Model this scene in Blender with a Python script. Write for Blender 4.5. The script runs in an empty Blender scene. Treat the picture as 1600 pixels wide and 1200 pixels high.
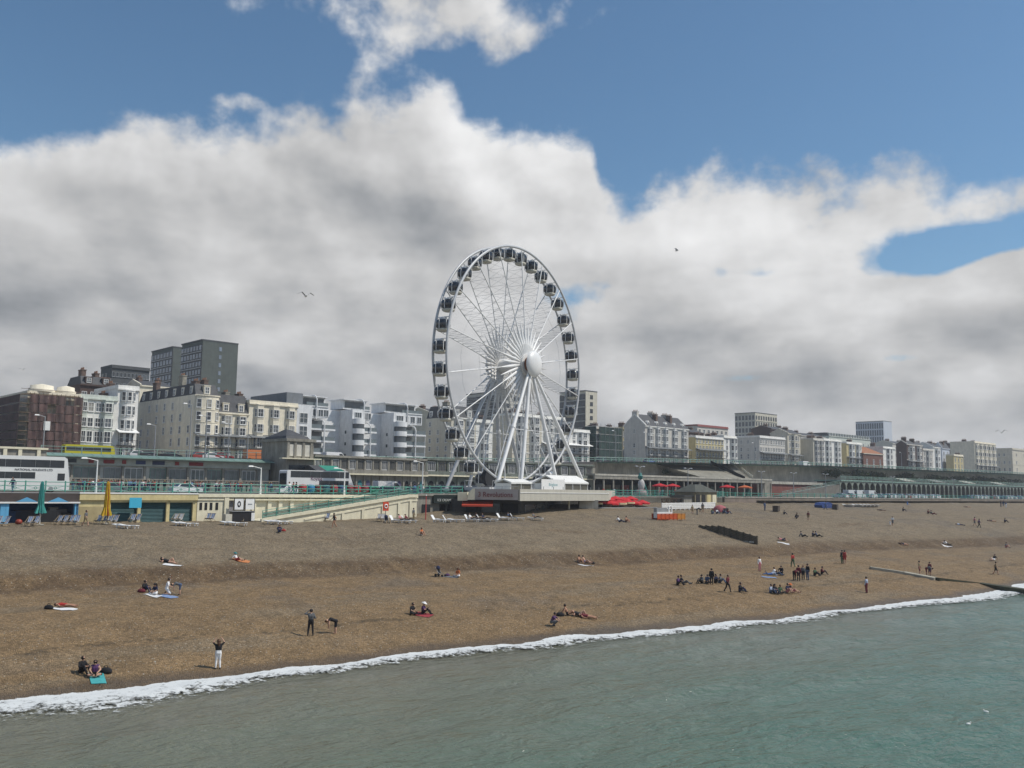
import bpy, bmesh, math, random
import numpy as np
from mathutils import Vector, Matrix, noise as mnoise
R = math.radians
random.seed(7)
SC = bpy.context.scene
COL = SC.collection
# ------------------------------------------------------------------ camera
FPX, CAMZ, PITCH, ROLL = 1450.0, 11.5, 6.45, 0.8
cam_d = bpy.data.cameras.new('camera'); cam = bpy.data.objects.new('camera', cam_d); COL.objects.link(cam)
cam_d.sensor_fit = 'HORIZONTAL'; cam_d.sensor_width = 36.0; cam_d.lens = FPX / 1600 * 36
cam_d.clip_start = 0.5; cam_d.clip_end = 20000
CR = Matrix.Rotation(R(90 + PITCH), 3, 'X') @ Matrix.Rotation(R(ROLL), 3, 'Z')
cam.matrix_world = Matrix.Translation((0, 0, CAMZ)) @ CR.to_4x4()
SC.camera = cam
# ------------------------------------------------------------------ view
SC.view_settings.view_transform = 'Standard'; SC.view_settings.look = 'None'
SC.view_settings.gamma = 1.0; SC.view_settings.use_curve_mapping = False
SC.view_settings.exposure = -0.36
SC.render.engine = 'CYCLES'
SC.cycles.use_denoising = True; SC.cycles.use_adaptive_sampling = True; SC.cycles.adaptive_threshold = 0.012; SC.cycles.adaptive_min_samples = 16
SC.cycles.max_bounces = 5; SC.cycles.diffuse_bounces = 2; SC.cycles.glossy_bounces = 3
SC.cycles.transmission_bounces = 4; SC.cycles.transparent_max_bounces = 6
SC.cycles.sample_clamp_indirect = 6

def ray(px, py):
    v = CR @ Vector(((px - 800) / FPX, (600 - py) / FPX, -1.0))
    return v
# ------------------------------------------------------------------ sun and sky
SUN_AZ, SUN_EL = 94.0, 53.0     # clockwise from +Y (the way the camera looks), above the horizon
sun_d = bpy.data.lights.new('sun', 'SUN'); sun = bpy.data.objects.new('sun', sun_d); COL.objects.link(sun)
sun_d.energy = 4.8; sun_d.angle = R(0.6); sun_d.color = (1.0, 0.94, 0.85)
sd = Vector((math.sin(R(SUN_AZ)) * math.cos(R(SUN_EL)), math.cos(R(SUN_AZ)) * math.cos(R(SUN_EL)), math.sin(R(SUN_EL))))
sun.rotation_euler = sd.to_track_quat('Z', 'Y').to_euler()
sun.location = (60, 40, 120)

class NT:
    """small helper around a node tree"""
    def __init__(s, tree): s.t = tree; s.n = tree.nodes; s.l = tree.links
    def node(s, typ, **kw):
        nd = s.n.new(typ)
        for k, v in kw.items(): setattr(nd, k, v)
        return nd
    def put(s, sock, v):
        if isinstance(v, bpy.types.NodeSocket): s.l.new(v, sock)
        elif v is not None: sock.default_value = v
    def m(s, op, a, b=None, c=None, clamp=False):
        nd = s.node('ShaderNodeMath', operation=op, use_clamp=clamp)
        s.put(nd.inputs[0], a); s.put(nd.inputs[1], b); s.put(nd.inputs[2], c)
        return nd.outputs[0]
    def noise(s, vec, scale, detail=4, rough=0.5, dist=0.0, out=0, dim='3D'):
        nd = s.node('ShaderNodeTexNoise', noise_dimensions=dim); s.put(nd.inputs['Vector'], vec)
        nd.inputs['Scale'].default_value = scale; nd.inputs['Detail'].default_value = detail
        nd.inputs['Roughness'].default_value = rough; nd.inputs['Distortion'].default_value = dist
        return nd.outputs[out]
    def comb(s, x, y, z=0.0):
        nd = s.node('ShaderNodeCombineXYZ')
        for i, v in enumerate((x, y, z)): s.put(nd.inputs[i], v)
        return nd.outputs[0]
    def sep(s, v):
        nd = s.node('ShaderNodeSeparateXYZ'); s.put(nd.inputs[0], v); return nd.outputs
    def mix(s, f, a, b, blend='MIX'):
        nd = s.node('ShaderNodeMix', data_type='RGBA', blend_type=blend)
        s.put(nd.inputs[0], f); s.put(nd.inputs[6], a); s.put(nd.inputs[7], b)
        return nd.outputs[2]
    def smooth(s, v, a, b, o0=0.0, o1=1.0):
        nd = s.node('ShaderNodeMapRange', interpolation_type='SMOOTHSTEP')
        s.put(nd.inputs[0], v); s.put(nd.inputs[1], a); s.put(nd.inputs[2], b); s.put(nd.inputs[3], o0); s.put(nd.inputs[4], o1)
        return nd.outputs[0]
    def lin(s, v, a, b, o0=0.0, o1=1.0):
        nd = s.node('ShaderNodeMapRange'); nd.clamp = True
        s.put(nd.inputs[0], v); s.put(nd.inputs[1], a); s.put(nd.inputs[2], b); s.put(nd.inputs[3], o0); s.put(nd.inputs[4], o1)
        return nd.outputs[0]

def azel(px, py):
    v = ray(px, py).normalized()
    return math.atan2(v.x, v.y), math.asin(v.z)

def build_world():
    w = bpy.data.worlds.new('World'); SC.world = w; w.use_nodes = True
    w.cycles.sampling_method = 'MANUAL'; w.cycles.sample_map_resolution = 512
    t = NT(w.node_tree); t.n.clear()
    out = t.node('ShaderNodeOutputWorld'); bg = t.node('ShaderNodeBackground'); bg.inputs['Strength'].default_value = 0.14
    t.l.new(bg.outputs[0], out.inputs[0])
    sky = t.node('ShaderNodeTexSky', sky_type='NISHITA'); sky.sun_disc = False
    sky.sun_elevation = R(SUN_EL); sky.sun_rotation = R(SUN_AZ); sky.altitude = 10; sky.air_density = 1.0; sky.dust_density = 0.6; sky.ozone_density = 1.6
    d = t.node('ShaderNodeTexCoord').outputs['Generated']
    x, y, z = t.sep(d)
    az = t.m('ARCTAN2', x, y); el = t.m('ARCSINE', t.m('MINIMUM', t.m('MAXIMUM', z, -1.0), 1.0))
    # cumulus banks: the height of the bank's top as a function of azimuth, broken up by noise
    pts = [(-60, 232), (30, 216), (120, 206), (200, 190), (270, 206), (330, 212), (420, 178), (480, 168), (520, 186), (560, 168), (600, 176), (680, 152),
           (750, 178), (810, 196), (880, 186), (915, 196), (945, 268), (985, 288), (1040, 282), (1090, 258), (1150, 246), (1220, 258), (1290, 278), (1340, 282),
           (1380, 250), (1420, 243), (1470, 258), (1540, 250), (1590, 268), (1650, 275)]
    A0, A1, E1 = -0.62, 0.62, 0.62
    fc = t.node('ShaderNodeFloatCurve'); cm = fc.mapping; cu = cm.curves[0]
    q = [azel(*p) for p in pts]
    q = [(0.0 + A0, q[0][1] - 0.02)] + q + [(A1, q[-1][1] - 0.02)]
    q = [((a - A0) / (A1 - A0), e / E1) for a, e in q]
    while len(cu.points) < len(q): cu.points.new(0.5, 0.5)
    for p_, (a, e) in zip(cu.points, q): p_.location = (a, e); p_.handle_type = 'AUTO'
    cm.update()
    t.put(fc.inputs['Value'], t.lin(az, A0, A1))
    edge = t.m('MULTIPLY', fc.outputs[0], E1)
    P = t.comb(az, t.m('MULTIPLY', el, 1.25), 3.7)
    nbig = t.noise(P, 3.2, 2, 0.5, dim='2D')
    nmid = t.noise(P, 7.0, 7, 0.56, dim='2D')
    nfin = t.noise(P, 26.0, 4, 0.55, dim='2D')
    SHIFT = t.node('ShaderNodeVectorMath', operation='ADD'); t.put(SHIFT.inputs[0], P); SHIFT.inputs[1].default_value = (0.012, 0.018, 0)
    nmid2 = t.noise(SHIFT.outputs[0], 7.0, 4, 0.5, dim='2D'); nmid3 = t.noise(P, 7.0, 4, 0.5, dim='2D')
    SH2 = t.node('ShaderNodeVectorMath', operation='ADD'); t.put(SH2.inputs[0], P); SH2.inputs[1].default_value = (0.035, 0.055, 0)
    nbig2 = t.noise(SH2.outputs[0], 3.2, 2, 0.5, dim='2D')
    def c(v): return t.m('SUBTRACT', v, 0.5)
    def gauss(px, py, sx, sy, amp, rot=0.0):
        a, e = azel(px, py); sx /= FPX; sy /= FPX
        da = t.m('SUBTRACT', az, a); de = t.m('SUBTRACT', el, e)
        cr, sr = math.cos(rot), math.sin(rot)
        u = t.m('ADD', t.m('MULTIPLY', da, cr / sx), t.m('MULTIPLY', de, sr / sx))
        v = t.m('ADD', t.m('MULTIPLY', da, -sr / sy), t.m('MULTIPLY', de, cr / sy))
        r2 = t.m('ADD', t.m('MULTIPLY', u, u), t.m('MULTIPLY', v, v))
        return t.m('MULTIPLY', t.m('EXPONENT', t.m('MULTIPLY', r2, -1.0)), amp)
    def add(*a):
        r = a[0]
        for b in a[1:]: r = t.m('ADD', r, b)
        return r
    below = t.m('SUBTRACT', edge, el)
    core = t.m('MAXIMUM', t.m('MINIMUM', t.m('MULTIPLY', below, 15.0), 0.8), -0.62)
    nlay_d = t.noise(t.comb(t.m('MULTIPLY', az, 4.2), t.m('MULTIPLY', el, 9.0), 5.2), 2.0, 4, 0.55, dim='2D')
    holes = add(gauss(1545, 372, 140, 30, -1.5, 0.05), gauss(1440, 405, 70, 26, -1.0), gauss(1135, 425, 130, 17, -0.62, -0.08), gauss(900, 455, 70, 22, -0.42),
                gauss(1400, 560, 60, 10, -0.7), gauss(1180, 590, 90, 8, -0.35), t.m('MULTIPLY', t.m('MULTIPLY', c(nlay_d), 0.9), t.smooth(el, 0.12, 0.36, 1.0, 0.0)), gauss(240, 408, 120, 12, -0.34, 0.15), gauss(700, 440, 60, 16, -0.3), gauss(20, 330, 90, 26, -0.22, -0.5),
                gauss(1570, 420, 50, 26, 0.9), gauss(620, 5, 300, 66, 1.0, 0.04), gauss(600, 95, 100, 36, 0.42, 0.4), gauss(800, 75, 70, 26, 0.55, 0.5),
                gauss(370, 158, 60, 18, 0.42), gauss(1010, 92, 40, 14, 0.36, 0.5), gauss(940, 25, 45, 16, 0.36, 0.4), gauss(30, 20, 60, 20, 0.2))
    # high cloud elsewhere in the dome, so that the sky goes on as it is in view
    dome = t.m('MULTIPLY', t.smooth(el, 0.5, 0.9), t.m('MULTIPLY', c(nbig), 3.0))
    dens = add(core, t.m('MULTIPLY', c(nmid), 1.5), t.m('MULTIPLY', c(nfin), 0.62), holes, dome)
    mask = t.smooth(dens, -0.12, 0.40)
    thin = t.smooth(dens, 0.1, 1.15)
    # light on the cloud: bright towards the sun (up and to the right), grey underneath
    relief = t.m('ADD', t.m('SUBTRACT', nmid3, nmid2), t.m('MULTIPLY', t.m('SUBTRACT', nbig, nbig2), 0.9))
    depth = t.smooth(below, 0.0, 0.16)
    band = t.noise(t.comb(t.m('MULTIPLY', az, 0.9), t.m('MULTIPLY', el, 3.4), 9.1), 5.5, 4, 0.5, dim='2D')
    lowf = t.smooth(el, 0.12, 0.36, 1.0, 0.0)
    nlay = t.noise(t.comb(t.m('MULTIPLY', az, 4.2), t.m('MULTIPLY', el, 8.5), 1.7), 2.4, 5, 0.52, dim='2D')
    layer = t.m('MULTIPLY', t.m('MULTIPLY', c(nlay), 0.62), lowf)
    grey = add(t.m('MULTIPLY', t.smooth(band, 0.36, 0.68), t.m('MULTIPLY', depth, 0.34)), gauss(330, 350, 300, 75, 0.62, 0.05), gauss(620, 330, 150, 60, 0.25),
               gauss(60, 480, 260, 70, 0.42), gauss(150, 580, 300, 60, 0.42), gauss(600, 620, 350, 60, 0.3), gauss(1250, 650, 450, 70, 0.16), gauss(430, 480, 60, 24, 0.2), gauss(1040, 528, 190, 26, 0.36), gauss(1500, 548, 150, 26, 0.38),
               gauss(1080, 350, 220, 60, -0.3), gauss(720, 230, 150, 60, -0.2), gauss(1500, 300, 90, 40, -0.25))
    lum = add(0.92, t.m('MULTIPLY', grey, -0.37), t.m('MULTIPLY', relief, t.lin(lowf, 0.0, 1.0, 1.0, 0.55)), layer, t.m('MULTIPLY', c(nfin), 0.05), t.m('MULTIPLY', depth, -0.10), 0.06)
    lum = t.m('MULTIPLY', t.m('MAXIMUM', lum, 0.2), 6.5)
    cloud = t.mix(t.smooth(lum, 1.5, 5.4), (0.93, 0.99, 1.07, 1), (1.0, 1.0, 1.0, 1))
    cl = t.node('ShaderNodeVectorMath', operation='SCALE'); t.put(cl.inputs[0], cloud); t.put(cl.inputs['Scale'], lum)
    skc = t.mix(1.0, sky.outputs[0], (0.72, 0.92, 0.98, 1), 'MULTIPLY')
    col = t.mix(mask, skc, cl.outputs[0])
    t.l.new(col, bg.inputs['Color'])
build_world()

# ------------------------------------------------------------------ pixel-to-place helpers (surveying from the photograph)
COAST = R(43.0); V2 = Vector((math.cos(COAST), math.sin(COAST))); N2 = Vector((-math.sin(COAST), math.cos(COAST)))
def on_line(px, n, py=760):
    """t along the coast of the point on the line `n` metres inland that stands in column px"""
    r = ray(px, py); k = r.x / r.y
    p0 = N2 * n
    t = (k * p0.y - p0.x) / (V2.x - k * V2.y)
    return t
def P2(t, n): return N2 * n + V2 * t
def z_at(px, py, n):
    t = on_line(px, n, py); p = P2(t, n); r = ray(px, py)
    return CAMZ + r.z / r.y * p.y
def at(px, py, Y):
    r = ray(px, py); k = Y / r.y
    return Vector((r.x * k, Y, CAMZ + r.z * k))
def on_z(px, py, z):
    r = ray(px, py); k = (z - CAMZ) / r.z
    return Vector((r.x * k, r.y * k, z))

# ------------------------------------------------------------------ materials
MATS = {}
def mat(name, col, rough=0.7, var=0.12, scale=3.0, metal=0.0, spec=0.3, streak=0.0, bump=0.0, alpha=None, emit=None, trans=0.0):
    if name in MATS: return MATS[name]
    m = bpy.data.materials.new(name); m.use_nodes = True
    t = NT(m.node_tree); b = t.n['Principled BSDF']
    b.inputs['Roughness'].default_value = rough; b.inputs['Metallic'].default_value = metal
    b.inputs['Specular IOR Level'].default_value = spec
    if trans: b.inputs['Transmission Weight'].default_value = trans
    c4 = (*col, 1)
    if var > 0:
        tc = t.node('ShaderNodeTexCoord'); geo = t.node('ShaderNodeNewGeometry').outputs['Position']
        n1 = t.noise(geo, scale, 5, 0.6)
        f = t.lin(n1, 0.3, 0.7, 1 - var, 1 + var)
        if streak:
            mp = t.node('ShaderNodeMapping'); t.put(mp.inputs[0], geo); mp.inputs['Scale'].default_value = (1.3, 1.3, 0.12)
            n2 = t.noise(mp.outputs[0], 1.6, 4, 0.6)
            f = t.m('MULTIPLY', f, t.lin(n2, 0.42, 0.75, 1.0, 1 - streak))
        mx = t.node('ShaderNodeVectorMath', operation='SCALE'); mx.inputs[0].default_value = col; t.put(mx.inputs['Scale'], f)
        t.l.new(mx.outputs[0], b.inputs['Base Color'])
        if bump:
            bp = t.node('ShaderNodeBump'); bp.inputs['Strength'].default_value = bump; bp.inputs['Distance'].default_value = 0.05
            t.put(bp.inputs['Height'], t.noise(geo, scale * 4, 4)); t.l.new(bp.outputs[0], b.inputs['Normal'])
    else:
        b.inputs['Base Color'].default_value = c4
    if alpha is not None: b.inputs['Alpha'].default_value = alpha
    if emit: b.inputs['Emission Color'].default_value = (*emit[0], 1); b.inputs['Emission Strength'].default_value = emit[1]
    MATS[name] = m
    return m
def srgb(r, g, b):
    f = lambda c: (c / 255 / 12.92) if c / 255 <= 0.04045 else ((c / 255 + 0.055) / 1.055) ** 2.4
    return (f(r), f(g), f(b))

# ------------------------------------------------------------------ mesh building
class MB:
    def __init__(s): s.v = []; s.f = []; s.mi = []; s.M = None; s.cur = 0; s.smooth = []; s.sm = False
    def add(s, vs, fs):
        o = len(s.v)
        if s.M is not None: vs = [s.M @ Vector(v) for v in vs]
        s.v += [tuple(v) for v in vs]
        for f in fs: s.f.append(tuple(i + o for i in f)); s.mi.append(s.cur); s.smooth.append(s.sm)
        return s
    def box(s, x0, x1, y0, y1, z0, z1):
        return s.add([(x0, y0, z0), (x1, y0, z0), (x1, y1, z0), (x0, y1, z0), (x0, y0, z1), (x1, y0, z1), (x1, y1, z1), (x0, y1, z1)],
                     [(3, 2, 1, 0), (4, 5, 6, 7), (0, 1, 5, 4), (1, 2, 6, 5), (2, 3, 7, 6), (3, 0, 4, 7)])
    def frustum(s, cx, cy, z0, z1, w0, d0, w1, d1, ox=0, oy=0):
        a = [(cx - w0 / 2, cy - d0 / 2, z0), (cx + w0 / 2, cy - d0 / 2, z0), (cx + w0 / 2, cy + d0 / 2, z0), (cx - w0 / 2, cy + d0 / 2, z0)]
        b = [(cx + ox - w1 / 2, cy + oy - d1 / 2, z1), (cx + ox + w1 / 2, cy + oy - d1 / 2, z1), (cx + ox + w1 / 2, cy + oy + d1 / 2, z1), (cx + ox - w1 / 2, cy + oy + d1 / 2, z1)]
        return s.add(a + b, [(3, 2, 1, 0), (4, 5, 6, 7), (0, 1, 5, 4), (1, 2, 6, 5), (2, 3, 7, 6), (3, 0, 4, 7)])
    def prism(s, poly, z0, z1):
        n = len(poly)
        return s.add([(x, y, z0) for x, y in poly] + [(x, y, z1) for x, y in poly],
                     [tuple(range(n - 1, -1, -1)), tuple(range(n, 2 * n))] + [(i, (i + 1) % n, n + (i + 1) % n, n + i) for i in range(n)])
    def extr(s, poly, axis, a0, a1):
        """a 2-D outline (u,w) extruded along axis 'x' (outline in y,z) or 'y' (outline in x,z)"""
        n = len(poly)
        if axis == 'x': g = lambda a: [(a, u, w) for u, w in poly]
        else: g = lambda a: [(u, a, w) for u, w in poly]
        return s.add(g(a0) + g(a1), [tuple(range(n)), tuple(range(2 * n - 1, n - 1, -1))] + [((i + 1) % n, i, n + i, n + (i + 1) % n) for i in range(n)])
    def tube(s, p0, p1, r0, r1=None, n=6, cap=True):
        if r1 is None: r1 = r0
        p0 = Vector(p0); p1 = Vector(p1); d = (p1 - p0)
        if d.length < 1e-6: return s
        d.normalize(); u = d.orthogonal().normalized(); w = d.cross(u)
        a = []
        for p, r in ((p0, r0), (p1, r1)):
            for i in range(n):
                th = 2 * math.pi * i / n; a.append(p + u * (r * math.cos(th)) + w * (r * math.sin(th)))
        fs = [(i, (i + 1) % n, n + (i + 1) % n, n + i) for i in range(n)]
        sm = s.sm; s.sm = n > 5
        s.add(a, fs); s.sm = sm
        if cap: s.add(a, [tuple(range(n - 1, -1, -1)), tuple(range(n, 2 * n))])
        return s
    def path(s, pts, r, n=6):
        for a, b in zip(pts[:-1], pts[1:]): s.tube(a, b, r, r, n)
        return s
    def lathe(s, prof, cx=0, cy=0, n=16, a0=0.0, a1=2 * math.pi):
        full = abs(a1 - a0 - 2 * math.pi) < 1e-6; k = n if full else n + 1
        vs = [(cx + r * math.cos(a0 + (a1 - a0) * i / n), cy + r * math.sin(a0 + (a1 - a0) * i / n), z) for r, z in prof for i in range(k)]
        fs = []
        for j in range(len(prof) - 1):
            for i in range(n):
                i2 = (i + 1) % k; fs.append((j * k + i, j * k + i2, (j + 1) * k + i2, (j + 1) * k + i))
        sm = s.sm; s.sm = True; s.add(vs, fs); s.sm = sm
        return s
    def ball(s, c, r, n=10, m=6, sc=(1, 1, 1)):
        c = Vector(c); vs = []; fs = []
        for j in range(m + 1):
            ph = math.pi * j / m
            for i in range(n):
                th = 2 * math.pi * i / n
                vs.append((c.x + r * sc[0] * math.sin(ph) * math.cos(th), c.y + r * sc[1] * math.sin(ph) * math.sin(th), c.z - r * sc[2] * math.cos(ph)))
        for j in range(m):
            for i in range(n): fs.append((j * n + i, j * n + (i + 1) % n, (j + 1) * n + (i + 1) % n, (j + 1) * n + i))
        sm = s.sm; s.sm = True; s.add(vs, fs); s.sm = sm
        return s
    def mesh(s, name, mats):
        me = bpy.data.meshes.new(name); me.from_pydata(s.v, [], s.f)
        for m in (mats if isinstance(mats, (list, tuple)) else [mats]): me.materials.append(m)
        me.polygons.foreach_set('material_index', s.mi); me.polygons.foreach_set('use_smooth', s.smooth)
        me.validate(); me.update()
        return me
    def build(s, name, mats, parent=None, loc=None, rz=None):
        o = bpy.data.objects.new(name, s.mesh(name, mats)); COL.objects.link(o)
        if parent is not None: o.parent = parent
        if loc is not None: o.location = loc
        if rz is not None: o.rotation_euler[2] = rz
        return o
def tag(o, label=None, cat=None, group=None, kind=None):
    if label: o['label'] = label
    if cat: o['category'] = cat
    if group: o['group'] = group
    if kind: o['kind'] = kind
    return o
def empty(name, loc=(0, 0, 0), rz=0.0, label=None, cat=None, group=None):
    o = bpy.data.objects.new(name, None); COL.objects.link(o); o.location = loc; o.rotation_euler[2] = rz
    return tag(o, label, cat, group)
def put(name, me, parent=None, loc=(0, 0, 0), rz=0.0):
    o = bpy.data.objects.new(name, me); COL.objects.link(o); o.location = loc; o.rotation_euler[2] = rz
    if parent is not None: o.parent = parent
    return o
def copy_tree(o, parent=None, label=None, group=None):
    c = o.copy(); COL.objects.link(c); c.parent = parent
    if label: c['label'] = label
    if group: c['group'] = group
    for ch in o.children: copy_tree(ch, c)
    return c
# ------------------------------------------------------------------ the ground: sea, shingle, promenade, terraces
N_P, N_C, N_M, N_B = 112.0, 150.0, 165.0, 200.0
W_ANG = R(36.8); WU = Vector((math.cos(W_ANG), math.sin(W_ANG))); WN = Vector((-math.sin(W_ANG), math.cos(W_ANG))); W_N0 = 55.4
Z_DRIVE = 10.3
def waterline(u):           # the swash edge is not straight
    return W_N0 + 0.9 * math.sin(u * 0.045 + 0.6) + 0.5 * math.sin(u * 0.13 + 2) + 0.25 * math.sin(u * 0.41) + (3.0 * math.exp(-((u - 128) / 14) ** 2) if u > 100 else 0) + max(0, u - 126) * 0.02
def lerp_tab(x, tab):
    if x <= tab[0][0]: return tab[0][1]
    for (x0, y0), (x1, y1) in zip(tab[:-1], tab[1:]):
        if x <= x1:
            k = (x - x0) / (x1 - x0); return y0 + (y1 - y0) * k
    return tab[-1][1]
def base_z(t):              # height of the shingle against the promenade wall
    return lerp_tab(t, [(-200, 7.0), (62, 7.0), (84, 7.5), (105, 8.9), (160, 9.35), (600, 9.4)])
PROF = [(-60, -6), (-15, -1.6), (0, 0.0), (5, 0.95), (14, 2.1), (28.5, 2.75), (30, 2.85), (31.8, 3.65), (45, 6.3), (48.5, 6.7)]
def beach_z(x, y, detail=True):
    p = Vector((x, y)); u = p.dot(WU); a = p.dot(WN) - waterline(u) 
    t = p.dot(V2); b = N_P - p.dot(N2)
    wig = 1.1 * mnoise.noise((u * 0.035, 1.3, 0)) + 0.5 * mnoise.noise((u * 0.12, 5.1, 0))
    aw = a + wig * max(0, min(1, (a - 10) / 15)) + max(0.0, min(8.0, (u - 95) * 0.08)) * max(0, min(1, (a - 12) / 16))
    if aw < 48.5: z = lerp_tab(aw, PROF)
    else: z = 6.7 + (base_z(t) - 6.7) * min(1.0, (aw - 48.5) / max(1.0, aw - 48.5 + b))
    global LAST_AW; LAST_AW = aw
    if detail:
        k = max(0.0, min(1.0, a / 6))
        z += k * (0.16 * mnoise.noise((x * 0.11, y * 0.11, 0.2)) + 0.08 * mnoise.noise((x * 0.45, y * 0.45, 3)) + 0.10 * mnoise.noise((x * 1.0, y * 1.0, 7)))
        if 26 < aw < 33: z += 0.16 * mnoise.noise((u * 1.6, a * 0.6, 2))
    return z
def on_beach(px, py):
    r = ray(px, py); lo = None
    d = 20.0
    while d < 420:
        x, y, z = r.x / r.y * d, d, CAMZ + r.z / r.y * d
        if z <= beach_z(x, y):
            break
        d += 0.25
    return Vector((x, y, beach_z(x, y)))

def build_beach():
    us = [-95.0]
    while us[-1] < 470: us.append(us[-1] + 0.42 * max(1.0, us[-1] / 75 if us[-1] > 0 else 1.0))
    vs, fs, aws = [], [], []; rows = 190
    for u in us:
        w = waterline(u)
        # inland end: the promenade wall
        p0 = WU * u
        aP = (N_P + 1.2 - p0.dot(N2)) / WN.dot(N2) - w
        for j in range(rows + 1):
            q = j / rows; a = -24 + (aP + 24) * q
            x, y = WU * u + WN * (w + a)
            vs.append((x, y, beach_z(x, y))); aws.append(LAST_AW)
    n = rows + 1
    fs = [(i * n + j, (i + 1) * n + j, (i + 1) * n + j + 1, i * n + j + 1) for i in range(len(us) - 1) for j in range(rows)]
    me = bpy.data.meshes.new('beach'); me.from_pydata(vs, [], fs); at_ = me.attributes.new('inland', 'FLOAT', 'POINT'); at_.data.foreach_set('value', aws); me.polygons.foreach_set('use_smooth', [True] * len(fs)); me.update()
    m = bpy.data.materials.new('shingle'); m.use_nodes = True; t = NT(m.node_tree); b = t.n['Principled BSDF']
    g = t.node('ShaderNodeNewGeometry').outputs['Position']
    x, y, z = t.sep(g)
    def dot2(v): return t.m('ADD', t.m('MULTIPLY', x, v.x), t.m('MULTIPLY', y, v.y))
    u = dot2(WU); a = t.m('SUBTRACT', dot2(WN), W_N0)
    big = t.noise(t.comb(t.m('MULTIPLY', u, 0.5), t.m('MULTIPLY', a, 1.2), 0), 0.055, 5, 0.6)
    mid = t.noise(g, 0.5, 5, 0.65); 
    # pebbles: a cell colour per stone plus coarser grit that survives at a distance
    vor = t.node('ShaderNodeTexVoronoi'); t.put(vor.inputs['Vector'], g); vor.inputs['Scale'].default_value = 13.0; vor.inputs['Randomness'].default_value = 1.0
    vor2 = t.node('ShaderNodeTexVoronoi'); t.put(vor2.inputs['Vector'], g); vor2.inputs['Scale'].default_value = 6.0
    cs = t.sep(vor.outputs['Color'])[0]; cs2 = t.sep(vor2.outputs['Color'])[1]
    orange = (0.245, 0.165, 0.085, 1); grey = (0.225, 0.176, 0.114, 1); dark = (0.13, 0.10, 0.075, 1); pale = (0.42, 0.38, 0.31, 1)
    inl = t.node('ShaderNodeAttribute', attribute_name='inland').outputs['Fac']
    lower = t.smooth(t.m('ADD', inl, t.m('MULTIPLY', t.m('SUBTRACT', big, 0.5), 9.0)), 29.0, 36.0)
    c1 = t.mix(lower, orange, grey)
    # bands of grey stones along the lower beach
    bandn = t.noise(t.comb(t.m('MULTIPLY', u, 0.09), t.m('MULTIPLY', a, 0.55), 2.0), 0.42, 5, 0.6)
    c1 = t.mix(t.m('MULTIPLY', t.smooth(bandn, 0.5, 0.66), 0.6), c1, grey)
    c1 = t.mix(t.m('MULTIPLY', t.smooth(u, 95.0, 190.0), 0.55), c1, grey)
    # damp shingle left by the tide, in patches
    damp = t.m('MULTIPLY', t.smooth(t.noise(t.comb(t.m('MULTIPLY', u, 0.35), t.m('MULTIPLY', a, 1.6), 5.0), 0.2, 5, 0.65), 0.52, 0.7), 0.5)
    c1 = t.mix(damp, c1, (0.175, 0.118, 0.066, 1))
    # darker grey patches of finer stones higher up
    pt = t.m('MULTIPLY', t.smooth(t.noise(g, 0.075, 5, 0.62), 0.52, 0.68), 0.5)
    c1 = t.mix(pt, c1, (0.15, 0.13, 0.105, 1))
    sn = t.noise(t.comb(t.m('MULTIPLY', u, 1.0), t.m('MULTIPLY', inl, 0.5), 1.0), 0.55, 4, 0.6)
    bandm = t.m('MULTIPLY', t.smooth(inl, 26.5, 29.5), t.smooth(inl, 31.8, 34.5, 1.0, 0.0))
    c1 = t.mix(t.m('MULTIPLY', bandm, t.smooth(sn, 0.25, 0.6, 0.3, 0.85)), c1, (0.115, 0.075, 0.042, 1))  # darker brown band along the scarp of the berm
    sp = t.lin(cs, 0.0, 1.0, 0.66, 1.34); sp2 = t.lin(cs2, 0.0, 1.0, 0.8, 1.2)
    f = t.m('MULTIPLY', t.m('MULTIPLY', sp, sp2), t.lin(mid, 0.3, 0.7, 0.8, 1.2))
    sc = t.node('ShaderNodeVectorMath', operation='SCALE'); t.put(sc.inputs[0], c1); t.put(sc.inputs['Scale'], f)
    c2 = t.mix(t.m('GREATER_THAN', cs, 0.985), sc.outputs[0], pale)
    # a broken line of weed and bits left by the last tide
    wl = t.noise(t.comb(t.m('MULTIPLY', u, 0.06), 0.0, 4.0), 1.0, 3); off = t.m('ABSOLUTE', t.m('SUBTRACT', inl, t.m('ADD', 4.5, t.m('MULTIPLY', wl, 7.0))))
    weed = t.m('MULTIPLY', t.smooth(off, 0.15, 0.7, 1.0, 0.0), t.smooth(t.noise(g, 1.1, 4, 0.7), 0.46, 0.6))
    c2 = t.mix(t.m('MULTIPLY', weed, 0.6), c2, (0.05, 0.04, 0.026, 1))
    # wet edge by the water
    wn = t.noise(t.comb(t.m('MULTIPLY', u, 0.3), 0.0, 0.0), 0.6, 3)
    wet = t.smooth(t.m('ADD', z, t.m('MULTIPLY', t.m('SUBTRACT', wn, 0.5), 0.5)), 0.16, 0.46, 1.0, 0.0)
    c3 = t.mix(t.m('MULTIPLY', wet, 0.62), c2, (0.062, 0.045, 0.03, 1))
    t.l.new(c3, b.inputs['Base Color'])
    t.put(b.inputs['Roughness'], t.lin(wet, 0, 1, 0.85, 0.45)); b.inputs['Specular IOR Level'].default_value = 0.25
    bp = t.node('ShaderNodeBump'); bp.inputs['Strength'].default_value = 0.8; bp.inputs['Distance'].default_value = 0.26
    h = t.m('ADD', t.m('MULTIPLY', vor.outputs['Distance'], -0.5), t.m('MULTIPLY', t.noise(g, 1.3, 5, 0.7), 1.5))
    t.put(bp.inputs['Height'], h); t.l.new(bp.outputs[0], b.inputs['Normal'])
    me.materials.append(m)
    o = bpy.data.objects.new('beach', me); COL.objects.link(o); tag(o, 'brown shingle beach sloping to the water', kind='structure')
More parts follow.
